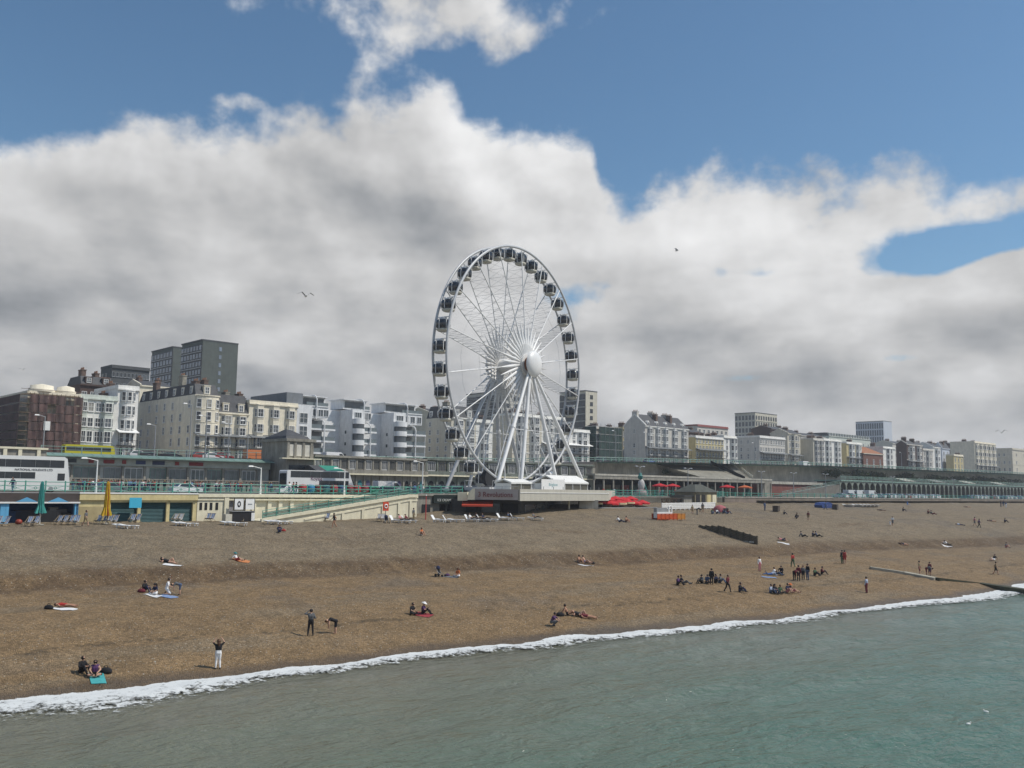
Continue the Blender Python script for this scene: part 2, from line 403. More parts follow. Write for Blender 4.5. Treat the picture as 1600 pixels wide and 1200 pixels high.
build_beach()

def build_sea():
    m = bpy.data.materials.new('sea_water'); m.use_nodes = True; t = NT(m.node_tree); b = t.n['Principled BSDF']
    g = t.node('ShaderNodeNewGeometry').outputs['Position']; x, y, z = t.sep(g)
    def dot2(v): return t.m('ADD', t.m('MULTIPLY', x, v.x), t.m('MULTIPLY', y, v.y))
    u = dot2(WU); a = t.m('SUBTRACT', dot2(WN), W_N0)
    murk = t.noise(t.comb(t.m('MULTIPLY', u, 0.6), a, 0), 0.05, 4, 0.6)
    # suspended silt near the shore, greener further out
    k = t.smooth(t.m('ADD', t.m('MULTIPLY', a, -1.0), t.m('ADD', t.m('MULTIPLY', t.m('SUBTRACT', murk, 0.5), 26.0), t.m('MULTIPLY', u, 0.22))), 6.0, 46.0)
    col = t.mix(k, (0.150, 0.148, 0.108, 1), (0.070, 0.142, 0.104, 1))
    t.l.new(col, b.inputs['Base Color'])
    b.inputs['Roughness'].default_value = 0.13; b.inputs['IOR'].default_value = 1.33; b.inputs['Specular IOR Level'].default_value = 0.5
    ru = t.comb(t.m('MULTIPLY', u, 0.55), a, 0.0)
    h = t.m('ADD', t.m('MULTIPLY', t.noise(ru, 0.55, 4, 0.6, 0.4), 1.0), t.m('MULTIPLY', t.noise(ru, 2.6, 4, 0.6, 0.3), 0.3))
    bp = t.node('ShaderNodeBump'); bp.inputs['Strength'].default_value = 0.85; bp.inputs['Distance'].default_value = 0.6
    t.put(bp.inputs['Height'], h); t.l.new(bp.outputs[0], b.inputs['Normal'])
    # near sea with real swell, far sea flat around it
    def wave(x, y):
        u = x * WU.x + y * WU.y; a = x * WN.x + y * WN.y
        s = 0.10 * math.sin(a * 0.55 + 1.3 * mnoise.noise((u * 0.04, a * 0.03, 0)) * 3)
        s += 0.17 * mnoise.noise((u * 0.16, a * 0.34, 1)) + 0.07 * mnoise.noise((u * 0.5, a * 0.9, 2)) + 0.03 * mnoise.noise((u * 1.4, a * 2.2, 4))
        return s
    vs, fs = [], []
    us = np.concatenate([np.arange(-70, 190, 0.7), np.arange(190, 420, 2.5)]); as_ = np.concatenate([np.arange(-70, 10, 1.2), np.arange(10, 61, 0.45)])
    for u_ in us:
        w = waterline(u_)
        for a_ in as_:
            q = WU * float(u_) + WN * float(a_)
            fade = max(0.0, min(1.0, (w - a_) / 6.0)) * max(0, min(1, (a_ + 70) / 12)) * max(0, min(1, (u_ + 70) / 10, (420 - u_) / 40))
            vs.append((q.x, q.y, wave(q.x, q.y) * fade))
    n = len(as_)
    fs = [(i * n + j, (i + 1) * n + j, (i + 1) * n + j + 1, i * n + j + 1) for i in range(len(us) - 1) for j in range(n - 1)]
    # skirt out to the horizon
    def W(u_, a_): q = WU * u_ + WN * a_; return (q.x, q.y, 0.0)
    o0 = len(vs); U0, U1, A0, A1 = float(us[0]), float(us[-1]), float(as_[0]), float(as_[-1]); B = 6000.0
    vs += [W(-B, -B), W(B, -B), W(B, A0), W(-B, A0), W(-B, A1), W(U0, A0), W(U0, A1), W(U1, A0), W(U1, A1), W(B, A1)]
    fs += [(o0, o0 + 1, o0 + 2, o0 + 3), (o0 + 3, o0 + 5, o0 + 6, o0 + 4), (o0 + 7, o0 + 2, o0 + 9, o0 + 8)]
    me = bpy.data.meshes.new('sea'); me.from_pydata(vs, [], fs); me.polygons.foreach_set('use_smooth', [True] * len(fs)); me.update(); me.materials.append(m)
    o = bpy.data.objects.new('sea', me); COL.objects.link(o); tag(o, 'grey green sea with small choppy waves', kind='structure')

    # foam: a band of broken white water with its own thickness along the swash edge
    fm = bpy.data.materials.new('foam'); fm.use_nodes = True; t = NT(fm.node_tree); b = t.n['Principled BSDF']
    b.inputs['Base Color'].default_value = (0.62, 0.64, 0.63, 1); b.inputs['Roughness'].default_value = 0.9
    g = t.node('ShaderNodeNewGeometry').outputs['Position']
    at_ = t.node('ShaderNodeAttribute', attribute_name='cover').outputs['Fac']
    n1 = t.noise(g, 1.5, 6, 0.7, 0.6); n2 = t.noise(g, 5.0, 4, 0.7)
    cov = t.m('ADD', t.m('ADD', at_, t.m('MULTIPLY', t.m('SUBTRACT', n1, 0.5), 2.0)), t.m('MULTIPLY', t.m('SUBTRACT', n2, 0.5), 1.3))
    t.put(b.inputs['Alpha'], t.smooth(cov, 0.40, 0.85))
    vs, fs, cover = [], [], []
    uu = np.arange(-70, 330, 0.3); J = 16
    for u_ in uu:
        u_ = float(u_); w = waterline(u_)
        wid = 2.3 + 1.3 * mnoise.noise((u_ * 0.05, 0.5, 0)) + 0.7 * mnoise.noise((u_ * 0.3, 4.5, 0))
        wid *= lerp_tab(u_, [(-70, 2.1), (14, 2.2), (28, 1.35), (40, 1.15), (130, 1.2), (330, 1.4)])
        up = 0.45 + 0.5 * mnoise.noise((u_ * 0.22, 9, 0)) + 0.25 * mnoise.noise((u_ * 0.9, 3, 0))
        for j in range(J + 1):
            s = j / J; a_ = w + up - s * (wid + up)
            q = WU * u_ + WN * a_
            bz = max(beach_z(q.x, q.y, False) + 0.05, 0.06)
            hump = 0.16 * math.sin(math.pi * min(1, s * 1.15)) ** 1.5 * (0.6 + 0.8 * mnoise.noise((u_ * 0.8, a_ * 0.9, 3)))
            vs.append((q.x, q.y, bz + max(0.0, hump) + (0.05 * mnoise.noise((u_ * 3, a_ * 3, 1)) if 0 < j < J else 0)))
            gap = 0.35 * mnoise.noise((u_ * 0.09, 2.5, 8))
            cover.append(-0.5 if j in (0, J) else (1.1 - 0.9 * s ** 1.7 + gap * 0.6))
    n = J + 1
    fs = [(i * n + j, i * n + j + 1, (i + 1) * n + j + 1, (i + 1) * n + j) for i in range(len(uu) - 1) for j in range(J)]
    me = bpy.data.meshes.new('surf'); me.from_pydata(vs, [], fs); me.polygons.foreach_set('use_smooth', [True] * len(fs))
    at_ = me.attributes.new('cover', 'FLOAT', 'POINT'); at_.data.foreach_set('value', cover); me.update(); me.materials.append(fm)
    o = bpy.data.objects.new('surf', me); COL.objects.link(o); tag(o, 'white surf breaking along the edge of the shingle', kind='stuff')
build_sea()

def z_upper(t):   # level of the upper road along the coast
    return lerp_tab(t, [(-200, 16.1), (60, 16.1), (120, 16.8), (150, 17.4), (182, 18.9), (288, 20.7), (462, 21.7), (900, 23)])
M_ASPH = mat('asphalt', (0.07, 0.07, 0.072), 0.85, 0.2, 2.0, bump=0.2)
M_PAVE = mat('paving', (0.23, 0.22, 0.2), 0.85, 0.2, 1.2)
M_CONC = mat('weathered_concrete', (0.44, 0.42, 0.36), 0.85, 0.25, 0.35, streak=0.3, bump=0.2)
M_CREAMW = mat('cream_render', (0.74, 0.69, 0.52), 0.7, 0.08, 1.5, streak=0.15)
M_YELW = mat('yellow_render', (0.62, 0.53, 0.28), 0.7, 0.1, 1.5, streak=0.2)
M_GREEN = mat('green_paint', (0.075, 0.30, 0.235), 0.45, 0.15, 2.0)
M_GREEND = mat('faded_green_paint', (0.22, 0.34, 0.29), 0.6, 0.2, 0.8, streak=0.3)
M_WHITE = mat('white_paint', (0.78, 0.78, 0.76), 0.45, 0.05, 2.0)
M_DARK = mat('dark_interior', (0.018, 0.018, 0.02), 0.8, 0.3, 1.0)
M_GLASS = mat('window_glass', (0.035, 0.042, 0.05), 0.12, 0.3, 0.5, spec=0.6)
M_BLACK = mat('black_paint', (0.02, 0.02, 0.022), 0.5, 0.0)
M_STONE = mat('grey_stone', (0.29, 0.275, 0.235), 0.85, 0.25, 0.6, streak=0.35)
M_GREYMET = mat('grey_metal', (0.32, 0.33, 0.34), 0.45, 0.1, 2.0, metal=0.3)

def strip(name, t0, t1, n0, n1, z, m, label, th=0.4):
    """a flat ground sheet between two lines parallel to the coast"""
    mb = MB(); ts = np.linspace(t0, t1, max(2, int((t1 - t0) / 12)))
    for a, b in zip(ts[:-1], ts[1:]):
        za = z(a) if callable(z) else z; zb = z(b) if callable(z) else z
        q = [(*P2(a, n0), za), (*P2(b, n0), zb), (*P2(b, n1), zb), (*P2(a, n1), za)]
        mb.add(q, [(0, 1, 2, 3)])
    return tag(mb.build(name, m), label, kind='structure')
strip('promenade', -160, 900, N_P, 122, Z_DRIVE, M_PAVE, 'pale paved promenade beside the beach railing')
strip('road', -160, 900, 122, 140, Z_DRIVE - 0.1, M_ASPH, 'seafront road below the terraces')
strip('pavement', -160, 900, 140, 160, Z_DRIVE, M_PAVE, 'pavement in front of the seafront terraces')
strip('upper_road', -160, 1200, N_M - 8, N_B - 4, z_upper, M_ASPH, 'upper seafront road')
strip('upper_pavement', -160, 1200, N_B - 4, N_B + 40, lambda t: z_upper(t) + 0.12, M_PAVE, 'pavement in front of the houses')
# land behind the houses, out to the horizon
mb = MB()
ts = list(np.linspace(-900, 4500, 28)); ns = [N_B + 36, 300, 420, 700, 1500, 4000]
hz = [0, 1.0, 3.0, 4, 8, 20]
idx = {}
vs = []
for i, t_ in enumerate(ts):
    for j, n_ in enumerate(ns):
        idx[i, j] = len(vs); vs.append((*P2(float(t_), n_), z_upper(t_) + 0.05 + hz[j]))
mb.add(vs, [(idx[i, j], idx[i + 1, j], idx[i + 1, j + 1], idx[i, j + 1]) for i in range(len(ts) - 1) for j in range(len(ns) - 1)])
tag(mb.build('ground', mat('town_ground', (0.12, 0.13, 0.09), 0.9, 0.3, 0.05)), 'ground of the town behind the seafront', kind='structure')
# ------------------------------------------------------------------ buildings
M_SLATE = mat('slate', (0.075, 0.077, 0.082), 0.7, 0.25, 1.5, bump=0.2)
M_CHIM = mat('chimney_brick', (0.15, 0.105, 0.085), 0.85, 0.3, 2.0)
M_CHIMG = mat('chimney_render', (0.30, 0.28, 0.23), 0.85, 0.3, 2.0)
M_POT = mat('clay_pot', (0.26, 0.15, 0.10), 0.8, 0.2, 3.0)
M_FRAME = mat('window_frame_paint', (0.72, 0.72, 0.70), 0.5, 0.0)
M_IRON = mat('dark_ironwork', (0.035, 0.038, 0.04), 0.6, 0.0)
M_LEAD = mat('lead_canopy', (0.16, 0.17, 0.175), 0.6, 0.2, 1.0)
def render_mat(key, col): return mat('render_' + key, col, 0.75, 0.1, 0.8, streak=0.18)
WHITE = render_mat('white', (0.80, 0.79, 0.74)); CREAM = render_mat('cream', (0.78, 0.72, 0.58)); BUFF = render_mat('buff', (0.60, 0.56, 0.46))
PALE = render_mat('pale_green', (0.58, 0.62, 0.56)); GREYR = render_mat('grey', (0.60, 0.575, 0.52)); YELR = render_mat('yellow', (0.55, 0.47, 0.26))
BRICK = render_mat('brick', (0.17, 0.085, 0.062)); DKBRICK = render_mat('dark_brick', (0.085, 0.055, 0.047)); BLUEW = render_mat('blue_white', (0.55, 0.59, 0.66))
BRIGHT = render_mat('bright_white', (0.80, 0.79, 0.75)); DKGREY = render_mat('dark_grey', (0.085, 0.09, 0.095))

WIN = {}; WRND = random.Random(4)
M_GLASS2 = mat('sky_lit_glass', (0.10, 0.115, 0.13), 0.15, 0.4, 0.5, spec=0.6); M_CURT = mat('curtained_glass', (0.30, 0.29, 0.26), 0.4, 0.3, 0.8)  # mid-toned and curtained panes, mixed at random among the dark ones
def window_mesh(w, h, fm=None, gm=None, bars=(1, 1), lintel=True):
    fm = fm or M_FRAME; gm = gm or WRND.choice([M_GLASS, M_GLASS, M_GLASS, M_GLASS2, M_GLASS2, M_CURT])
    key = (round(w, 2), round(h, 2), fm.name, gm.name, bars, lintel)
    if key in WIN: return WIN[key]
    mb = MB(); f = min(0.1, w * 0.12); a, b = -w / 2, w / 2
    ring = [(a - f, 0 - f), (b + f, 0 - f), (b + f, h + f), (a - f, h + f)]; inn = [(a, 0), (b, 0), (b, h), (a, h)]
    vs = [(x, -0.11, z) for x, z in ring] + [(x, -0.11, z) for x, z in inn] + [(x, -0.03, z) for x, z in inn] + [(x, 0.02, z) for x, z in ring]
    fs = []
    for i in range(4):
        j = (i + 1) % 4; fs += [(i, j, 4 + j, 4 + i), (4 + i, 4 + j, 8 + j, 8 + i), (12 + i, 12 + j, j, i)]
    mb.add(vs, fs)
    for k in range(bars[0]): x = a + (b - a) * (k + 1) / (bars[0] + 1); mb.box(x - 0.035, x + 0.035, -0.08, -0.03, 0, h)
    for k in range(bars[1]): z = h * (k + 1) / (bars[1] + 1); mb.box(a, b, -0.085, -0.035, z - 0.035, z + 0.035)
    if lintel: mb.box(a - f - 0.08, b + f + 0.08, -0.2, 0.02, -f - 0.12, -f)
    mb.cur = 1; mb.add([(a, -0.032, 0), (b, -0.032, 0), (b, -0.032, h), (a, -0.032, h)], [(0, 1, 2, 3)])
    WIN[key] = mb.mesh('window', [fm, gm]); return WIN[key]

def back_depth(t0, n, px):
    p = P2(t0, n); r = ray(px, 700); k = r.x / r.y
    return (k * p.y - p.x) / (N2.x - k * N2.y)

def chimney(root, x, y, z, w=1.0, d=2.2, h=2.2, m=None, pots=4):
    h *= .72
    mb = MB(); mb.box(x - w / 2, x + w / 2, y - d / 2, y + d / 2, z - 1.5, z + h); mb.box(x - w / 2 - .1, x + w / 2 + .1, y - d / 2 - .1, y + d / 2 + .1, z + h, z + h + .2)
    mb.cur = 1
    for i in range(pots): mb.tube((x, y - d / 2 + d * (i + .5) / pots, z + h + .2), (x, y - d / 2 + d * (i + .5) / pots, z + h + .75), .14, .11, 6)
    mb.build('chimney', [m or M_CHIM, M_POT], root)

def building(label, px0, px1, ytop, back=None, depth=12.0, n=N_B, wall=WHITE, floors=4, cols=3, bays=(), bay='canted', roof='flat', side_cols=0,
             chims=(), verandah=None, cat='house', roof_h=3.0, win=(0.95, 1.7), dz=0.0, name='terraced_house', trim=None, ground=3.2, fm=None, group='houses along the upper road', side_wall=None, sidefloors=None, bars=(1, 1), dormers=0, right=False):
    t0 = on_line(px0, n, 715); t1 = on_line(px1, n, 715); W = t1 - t0
    zb = z_upper(t0) + 0.1 + dz; H = z_at((px0 + px1) / 2, ytop, n) - zb
    if back is not None: depth = back_depth(t0, n, back)
    depth = max(4.0, depth)
    root = empty(name, (*P2(t0, n), zb), COAST, label, cat, group)
    tm = trim or wall
    mb = MB()
    if roof == 'pitch':
        yr = depth * 0.5; pr = [(0, -0.4), (depth, -0.4), (depth, H), (yr, H + roof_h), (0, H)]
        mb.extr(pr, 'x', 0, W)
    else: mb.box(0, W, 0, depth, -0.4, H)
    mb.build('wall', wall, root)
    fh = (H - ground - 0.5) / max(1, floors - 1)
    # cornice, parapet and string courses
    if roof == 'flat':
        MB().box(-.12, W + .12, -.38, .1, H - .75, H - .45).build('cornice', tm, root); MB().box(-.05, W + .05, -.14, .12, H - .45, H + .28).build('parapet', tm, root)
        MB().box(-.14, .1, .12, depth + .05, H - .45, H + .28).build('parapet', tm, root)
    else: MB().box(-.1, W + .1, -.35, .1, H - .35, H + .02).build('cornice', tm, root)
    MB().box(-.04, W + .04, -.12, .06, ground - .2, ground + .1).build('string_course', tm, root)
    if floors > 3: MB().box(-.04, W + .04, -.1, .06, ground + fh - .15, ground + fh + .05).build('string_course', tm, root)
    zs = [0.9] + [ground + fh * (k) + 0.55 for k in range(floors - 1)]
    hs = [min(2.0, ground - 1.3)] + [min(win[1] * (1.25 if k == 0 else 1.0), fh - 1.0) for k in range(floors - 1)]
    ww = win[0]
    # bays
    spans = []
    for ib, (c, bw) in enumerate(bays):
        xc = W * c; bw = W * bw; pr = min(1.1, bw * 0.3); top = H - (0.9 if roof == 'flat' else 0.3); top = H - fh * 0.02 - 0.8 if floors < 5 else H - fh - 0.3 if roof == 'flatlow' else top
        if bay == 'canted': poly = [(xc - bw / 2, 0.05), (xc - bw * .28, -pr), (xc + bw * .28, -pr), (xc + bw / 2, 0.05)]
        else: poly = [(xc - bw / 2 * math.cos(math.pi * i / 10), 0.05 - pr * 1.15 * math.sin(math.pi * i / 10)) for i in range(11)]
        mb = MB(); mb.prism(poly, -0.4, top)
        big = [(xc + (x - xc) * 1.06, y * 1.12 - .04 if y < 0 else y) for x, y in poly]
        mb.prism(big, top, top + .22); mb.prism(big, ground - .15, ground + .08)
        for k in range(1, floors - 1): mb.prism([(xc + (x - xc) * 1.03, y * 1.05 - .02 if y < 0 else y) for x, y in poly], ground + fh * k - .1, ground + fh * k + .06)
        b = mb.build('bay', tm, root)
        for z, h in zip(zs, hs):
            if z + h > top: continue
            if bay == 'canted':
                put('window', window_mesh(min(bw * .46, 1.5), h, fm, None, bars), b, (xc, -pr, z))
                for s in (-1, 1):
                    ang = math.atan2(pr, bw * .22); put('window', window_mesh(bw * .16, h, fm, None, (0, 1)), b, (xc + s * bw * .385, -pr * .55, z), s * ang)
            else:
                for th in (-52, 0, 52):
                    a = R(th); ex, ey = bw / 2, pr * 1.15
                    px_, py_ = xc + ex * math.sin(a), 0.05 - ey * math.cos(a)
                    nx, ny = math.sin(a) / ex, -math.cos(a) / ey
                    put('window', window_mesh(min(.85, bw * .25), h, fm, None, (0, 1)), b, (px_, py_, z), math.atan2(nx, -ny))
        spans.append((xc - bw / 2 - ww * .4, xc + bw / 2 + ww * .4))
    for i in range(cols):
        x = W * (i + .5) / cols
        if any(a < x < b for a, b in spans): continue
        for z, h in zip(zs, hs): put('window', window_mesh(min(ww, W / cols * .62), h, fm, None, bars), root, (x, 0, z))
    sf = sidefloors or floors
    for i in range(side_cols):
        y = depth * (i + .6) / (side_cols + .2)
        for k, (z, h) in enumerate(zip(zs[:sf], hs)):
            if (i * 7 + k * 3) % 5 == 4: continue
            put('window', window_mesh(ww * .85, h * .9, fm, None, bars), root, (0, y, z), -math.pi / 2)
    # roof
    if roof == 'mansard':
        mb = MB(); mb.frustum(W / 2, depth / 2, H + .02, H + roof_h, W - .3, depth - .3, W - .8, depth - 3.2); r_ = mb.build('roof', M_SLATE, root)
        nd = dormers or max(1, int(W / 3.2))
        for i in range(nd):
            x = W * (i + .5) / nd; mb = MB(); mb.box(x - .75, x + .75, .25, 1.9, H + .1, H + min(2.1, roof_h * .8)); mb.box(x - .85, x + .85, .15, 2, H + min(2.1, roof_h * .8), H + min(2.1, roof_h * .8) + .15)
            d_ = mb.build('dormer', tm, r_); put('window', window_mesh(.85, min(1.3, roof_h * .5), fm, None, (1, 1), False), r_, (x, .25, H + .45))
        for i in range(side_cols):
            y = depth * (i + .6) / (side_cols + .2); mb = MB(); mb.box(.2, 1.9, y - .75, y + .75, H + .1, H + min(2.1, roof_h * .8)); mb.build('dormer', tm, r_)
            put('window', window_mesh(.85, min(1.3, roof_h * .5), fm, None, (1, 1), False), r_, (.2, y, H + .45), -math.pi / 2)
    elif roof == 'pitch':
        mb = MB(); yr = depth * .5; ov = .3
        for (ya, za, yb, zb_) in ((-ov, H - .1, yr, H + roof_h + .12), (yr, H + roof_h + .12, depth + ov, H - .1)):
            mb.add([(.35, ya, za), (W, ya, za), (W, yb, zb_), (.35, yb, zb_), (.35, ya, za + .16), (W, ya, za + .16), (W, yb, zb_ + .16), (.35, yb, zb_ + .16)],
                   [(3, 2, 1, 0), (4, 5, 6, 7), (0, 1, 5, 4), (1, 2, 6, 5), (2, 3, 7, 6), (3, 0, 4, 7)])
        r_ = mb.build('roof', M_SLATE, root)
        mb = MB(); mb.extr([(-.35, H - .2), (-.35, H + .3), (yr, H + roof_h + .45), (depth + .3, H + .3), (depth + .3, H - .2), (yr, H + roof_h - .1)], 'x', -.06, .34); mb.build('gable_coping', tm, root)
        for i in range(dormers):
            x = W * (i + .5) / dormers; z0 = H + .35
            mb = MB(); mb.extr([(x - .6, z0 - .3), (x + .6, z0 - .3), (x + .6, z0 + 1.0), (x, z0 + 1.6), (x - .6, z0 + 1.0)], 'y', .5, 2.8); mb.build('dormer', WHITE, r_)
            put('window', window_mesh(.7, .9, fm, None, (1, 0), False), r_, (x, .5, z0))
    elif roof == 'hip':
        mb = MB(); mb.frustum(W / 2, depth / 2, H + .02, H + roof_h, W + .7, depth + .7, max(.4, W - depth * .8), max(.3, depth * .15)); mb.build('roof', trim if False else M_ROOFO, root)
    else:
        mb = MB(); mb.box(.6, W - .6, .6, depth - .4, H - .3, H + .12); mb.build('roof', M_LEAD, root)
    for c_ in chims:
        fx, fy, hh = c_[:3]; m = c_[3] if len(c_) > 3 else M_CHIM
        chimney(root, W * fx, depth * fy, H + (roof_h * .8 if roof in ('pitch', 'mansard') else 0), h=hh, m=m)
    if verandah is not None:
        k = verandah; z = ground + fh * (k - 1) if k > 0 else 0; x0, x1 = .2, W - .2
        mb = MB(); mb.box(x0, x1, -1.5, -.05, z - .15, z)
        for i in range(int((x1 - x0) / .45) + 1): x = x0 + .45 * i; mb.tube((x, -1.45, z), (x, -1.45, z + 1.0), .025, .025, 4, False)
        mb.box(x0, x1, -1.5, -1.4, z + .95, z + 1.05)
        nP = max(2, int(W / 3)); 
        for i in range(nP + 1): x = x0 + (x1 - x0) * i / nP; mb.tube((x, -1.42, z), (x, -1.42, z + 2.7), .05, .05, 4, False)
        bl = mb.build('balcony', M_IRON, root)
        mb = MB(); mb.extr([(-1.75, z + 2.6), (-1.7, z + 2.75), (-.8, z + 3.05), (-.02, z + 3.35), (-.02, z + 3.2), (-.8, z + 2.9)], 'x', x0 - .15, x1 + .15); mb.build('canopy', M_LEAD if wall not in (WHITE, BRIGHT) else M_WHITE, bl)
    return root, W, H, depth
M_ROOFO = mat('orange_tiles', (0.30, 0.13, 0.065), 0.8, 0.25, 1.5)

# --- left end, behind the bus
def scaffold_block():
    n = N_B; t0, t1 = on_line(36, n, 715), on_line(119, n, 715); W = t1 - t0; zb = z_upper(t0) + .1; H = z_at(78, 608, n) - zb; D = back_depth(t0, n, -25)
    root = empty('scaffolded_hotel', (*P2(t0, n), zb), COAST, 'cream hotel wrapped in reddish brown netting and scaffolding, leftmost building', 'hotel', 'houses along the upper road')
    MB().box(0, W, 0, D, -.4, H - .6).build('wall', CREAM, root)
    MB().box(-.2, W + .1, -.35, .2, H - 1.1, H - .6).box(-.2, .2, -.35, D, H - 1.1, H - .6).build('cornice', CREAM, root)
    for c, r in ((.30, .19), (.76, .14)):
        mb = MB(); mb.lathe([(W * r + .5, H - .6), (W * r + .6, H - .1), (W * r + .3, H), (W * r + .25, H + .7), (0.05, H + 1.1)], W * c, 1.6, 18); mb.build('parapet', CREAM, root)
    for i in range(2):
        for j in range(2): put('window', window_mesh(1.4, 2.0), root, (W * (.3 + .45 * i), 0, 4.5 + 6 * j))
    net = [mat('debris_netting', (0.135, 0.085, 0.078), 0.9, 0.4, 0.45, streak=.35), mat('debris_netting_dark', (0.105, 0.072, 0.067), 0.9, 0.4, 0.5, streak=.35)]
    lifts = 7; fh = (H - 1.4) / lifts; bx = 6
    k = 0
    for j in range(lifts):
        for i in range(bx):
            if (i, j) in ((2, 5), (4, 6)): continue
            w = W / bx; mb = MB(); n_ = 6; vs = []
            for s in range(n_ + 1):
                for q in (0, 1): vs.append((w * i + .06 + (w - .12) * s / n_, -1.78 - .10 * math.sin(s * 1.1 + i * 2 + j), fh * j + .1 + (fh - .12) * q))
            mb.add(vs, [(2 * s, 2 * s + 2, 2 * s + 3, 2 * s + 1) for s in range(n_)]); mb.build('netting', net[(i * 3 + j) % 2], root)
        mb = MB(); mb.box(-1.8, -1.72, -1.4, D * .8, fh * j + .15, fh * j + fh - .12); mb.build('netting', net[1], root)
    for i in range(bx * 2 + 1):
        x = W * i / (bx * 2); MB().tube((x, -1.62, 0), (x, -1.62, H - 1.0), .05, .05, 5).build('scaffold_pole', M_CHIM, root)
    for j in range(1, lifts + 1):
        MB().box(-1.6, W + .2, -1.66, -.3, fh * j - .1, fh * j - .02).build('scaffold_deck', mat('scaffold_boards', (0.27, 0.2, 0.13), .9, .2, 2.0), root)
        MB().tube((-1.7, -1.66, fh * j + 1.0), (W + .2, -1.66, fh * j + 1.0), .045, .045, 5).build('guard_rail', M_CHIM, root)
    MB().box(W * .28, W * .40, -2.0, -1.92, fh * 3.1, fh * 4.1).build('sign_board', M_WHITE, root)
    chimney(root, W * .5, D * .5, H, h=1.6)
scaffold_block()
building('white narrow house with a pale green canted bay, beside the netted hotel', 119, 178, 619, depth=13, wall=WHITE, trim=PALE, floors=4, cols=5, bays=[(.74, .34), (.12, .2)], chims=[(.9, .5, 1.6)], name='white_house')
building('tall white house with a rounded bow, left of the side street', 178, 211, 604, depth=14, wall=BRIGHT, floors=5, cols=1, bays=[(.5, .62)], bay='bow', verandah=1, chims=[(.3, .6, 1.5)], name='white_bow_house')
building('dark slate-roofed brick house peeping over the white house roofs', 118, 172, 601, n=222, depth=10, wall=DKBRICK, floors=5, cols=4, roof='mansard', roof_h=2.0, chims=[(.2, .4, 2.6), (.6, .4, 1.8)], name='brick_house', group='buildings behind the front row')
building('brown brick block with flat roof on the skyline behind the white houses', 136, 165, 590, n=262, depth=12, wall=BRICK, floors=6, cols=5, name='brick_block', cat='building', group='buildings behind the front row')
building('dark grey office block left of the twin towers', 166, 226, 573, back=150, n=300, wall=DKGREY, floors=9, cols=10, side_cols=3, win=(1.6, 1.3), ground=4, bars=(0, 0), name='office_block', cat='building', group='tower blocks behind the seafront', fm=M_GREYMET)
# cream hotel on the corner of the side street
r_, W_, H_, D_ = building('cream corner hotel with a rounded bow tower and long windowed side wall', 300, 338, 617, back=212, wall=CREAM, floors=5, cols=1, bays=[(.5, .96)], bay='bow', roof='mansard', roof_h=2.6, side_cols=7, chims=[(.3, .12, 1.6), (.25, .32, 4.0, M_CHIMG), (.3, .8, 3.2, M_CHIM), (.6, .1, 2.0)], verandah=1, name='corner_hotel', cat='hotel', win=(1.0, 1.7))
building('cream pair of bay-windowed houses right of the rounded corner hotel', 338, 386, 645, depth=12, wall=CREAM, floors=4, cols=4, bays=[(.27, .36), (.75, .36)], roof='mansard', roof_h=4.2, chims=[(.5, .4, 2.2, M_CHIMG), (.95, .4, 2.0), (.02, .3, 2.5)], verandah=1, name='bay_house')
building('cream four-storey house with flat parapet beside the white apartment block', 386, 462, 629, depth=13, wall=CREAM, trim=CREAM, floors=4, cols=6, bays=[(.2, .2), (.52, .2), (.85, .2)], verandah=1, chims=[(.1, .5, 1.2)], name='parapet_house', bars=(1, 1))

def tower(label, px0, px1, ytop, back, n, front, side, floors, fcols, scols, mode='grid', dz=0, glass=None, band=None):
    t0, t1 = on_line(px0, n, 650), on_line(px1, n, 650); W = t1 - t0; zb = z_upper(t0) + 2; H = z_at(px0, ytop, n) - zb; D = back_depth(t0, n, back)
    root = empty('tower_block', (*P2(t0, n), zb), COAST, label, 'tower block', 'tower blocks behind the seafront')
    mb = MB(); mb.box(0, W, 0, D, -2.5, H); mb.build('wall', front, root)
    mb = MB(); mb.box(-.25, -.02, .1, D - .1, -2.5, H - 1.4); mb.build('side_cladding', side, root)
    mb = MB(); mb.box(-.35, W + .1, -.1, D + .1, H, H + .5); mb.build('roof', DKGREY, root)
    fh = (H - 3) / floors; g = glass or M_GLASS
    for k in range(floors):
        z = 2 + fh * k
        if scols:
            mb = MB()
            for i in range(scols):
                y = D * (i + .5) / scols; w = D / scols * .33; mb.box(-.33, -.27, y - w, y + w, z + .6, z + fh - .7)
            mb.build('window_row', g, root)['kind'] = 'stuff'
            mb = MB(); mb.box(-.36, -.25, .2, D - .2, z - .12, z + .22); mb.build('floor_band', band or M_GREYMET, root)
        if fcols:
            mb = MB()
            for i in range(abs(fcols)):
                if fcols < 0: x = W * (.5 + (i - (abs(fcols) - 1) / 2) * .13); w = .5
                else: x = W * (i + .5) / fcols; w = W / fcols * .3
                mb.box(x - w, x + w, -.1, -.02, z + .7, z + fh - .8)
            mb.build('window_row', g, root)['kind'] = 'stuff'
            if mode == 'bands': MB().box(.1, W - .1, -.3, -.02, z - .1, z + .55).build('floor_band', band or WHITE, root)
    return root, W, H, D
M_TWRG = mat('grey_green_cladding', (0.10, 0.115, 0.105), 0.7, 0.1, 0.5, streak=.15); M_TWRD = mat('dark_cladding', (0.05, 0.052, 0.06), 0.6, 0.15, 0.6)
M_PANE = mat('pale_blue_pane', (0.22, 0.26, 0.32), 0.2, 0.3, 0.4, spec=.6)
tower('grey green tower block with blank sea wall, right one of the dark twin towers', 311, 367, 531, 276, 330, M_TWRG, M_TWRD, 14, -1, 7, glass=M_PANE)
tower('dark gridded tower block, left and lower one of the dark twin towers', 265, 290, 542, 229, 372, M_TWRG, M_TWRD, 14, 0, 7, glass=M_PANE)
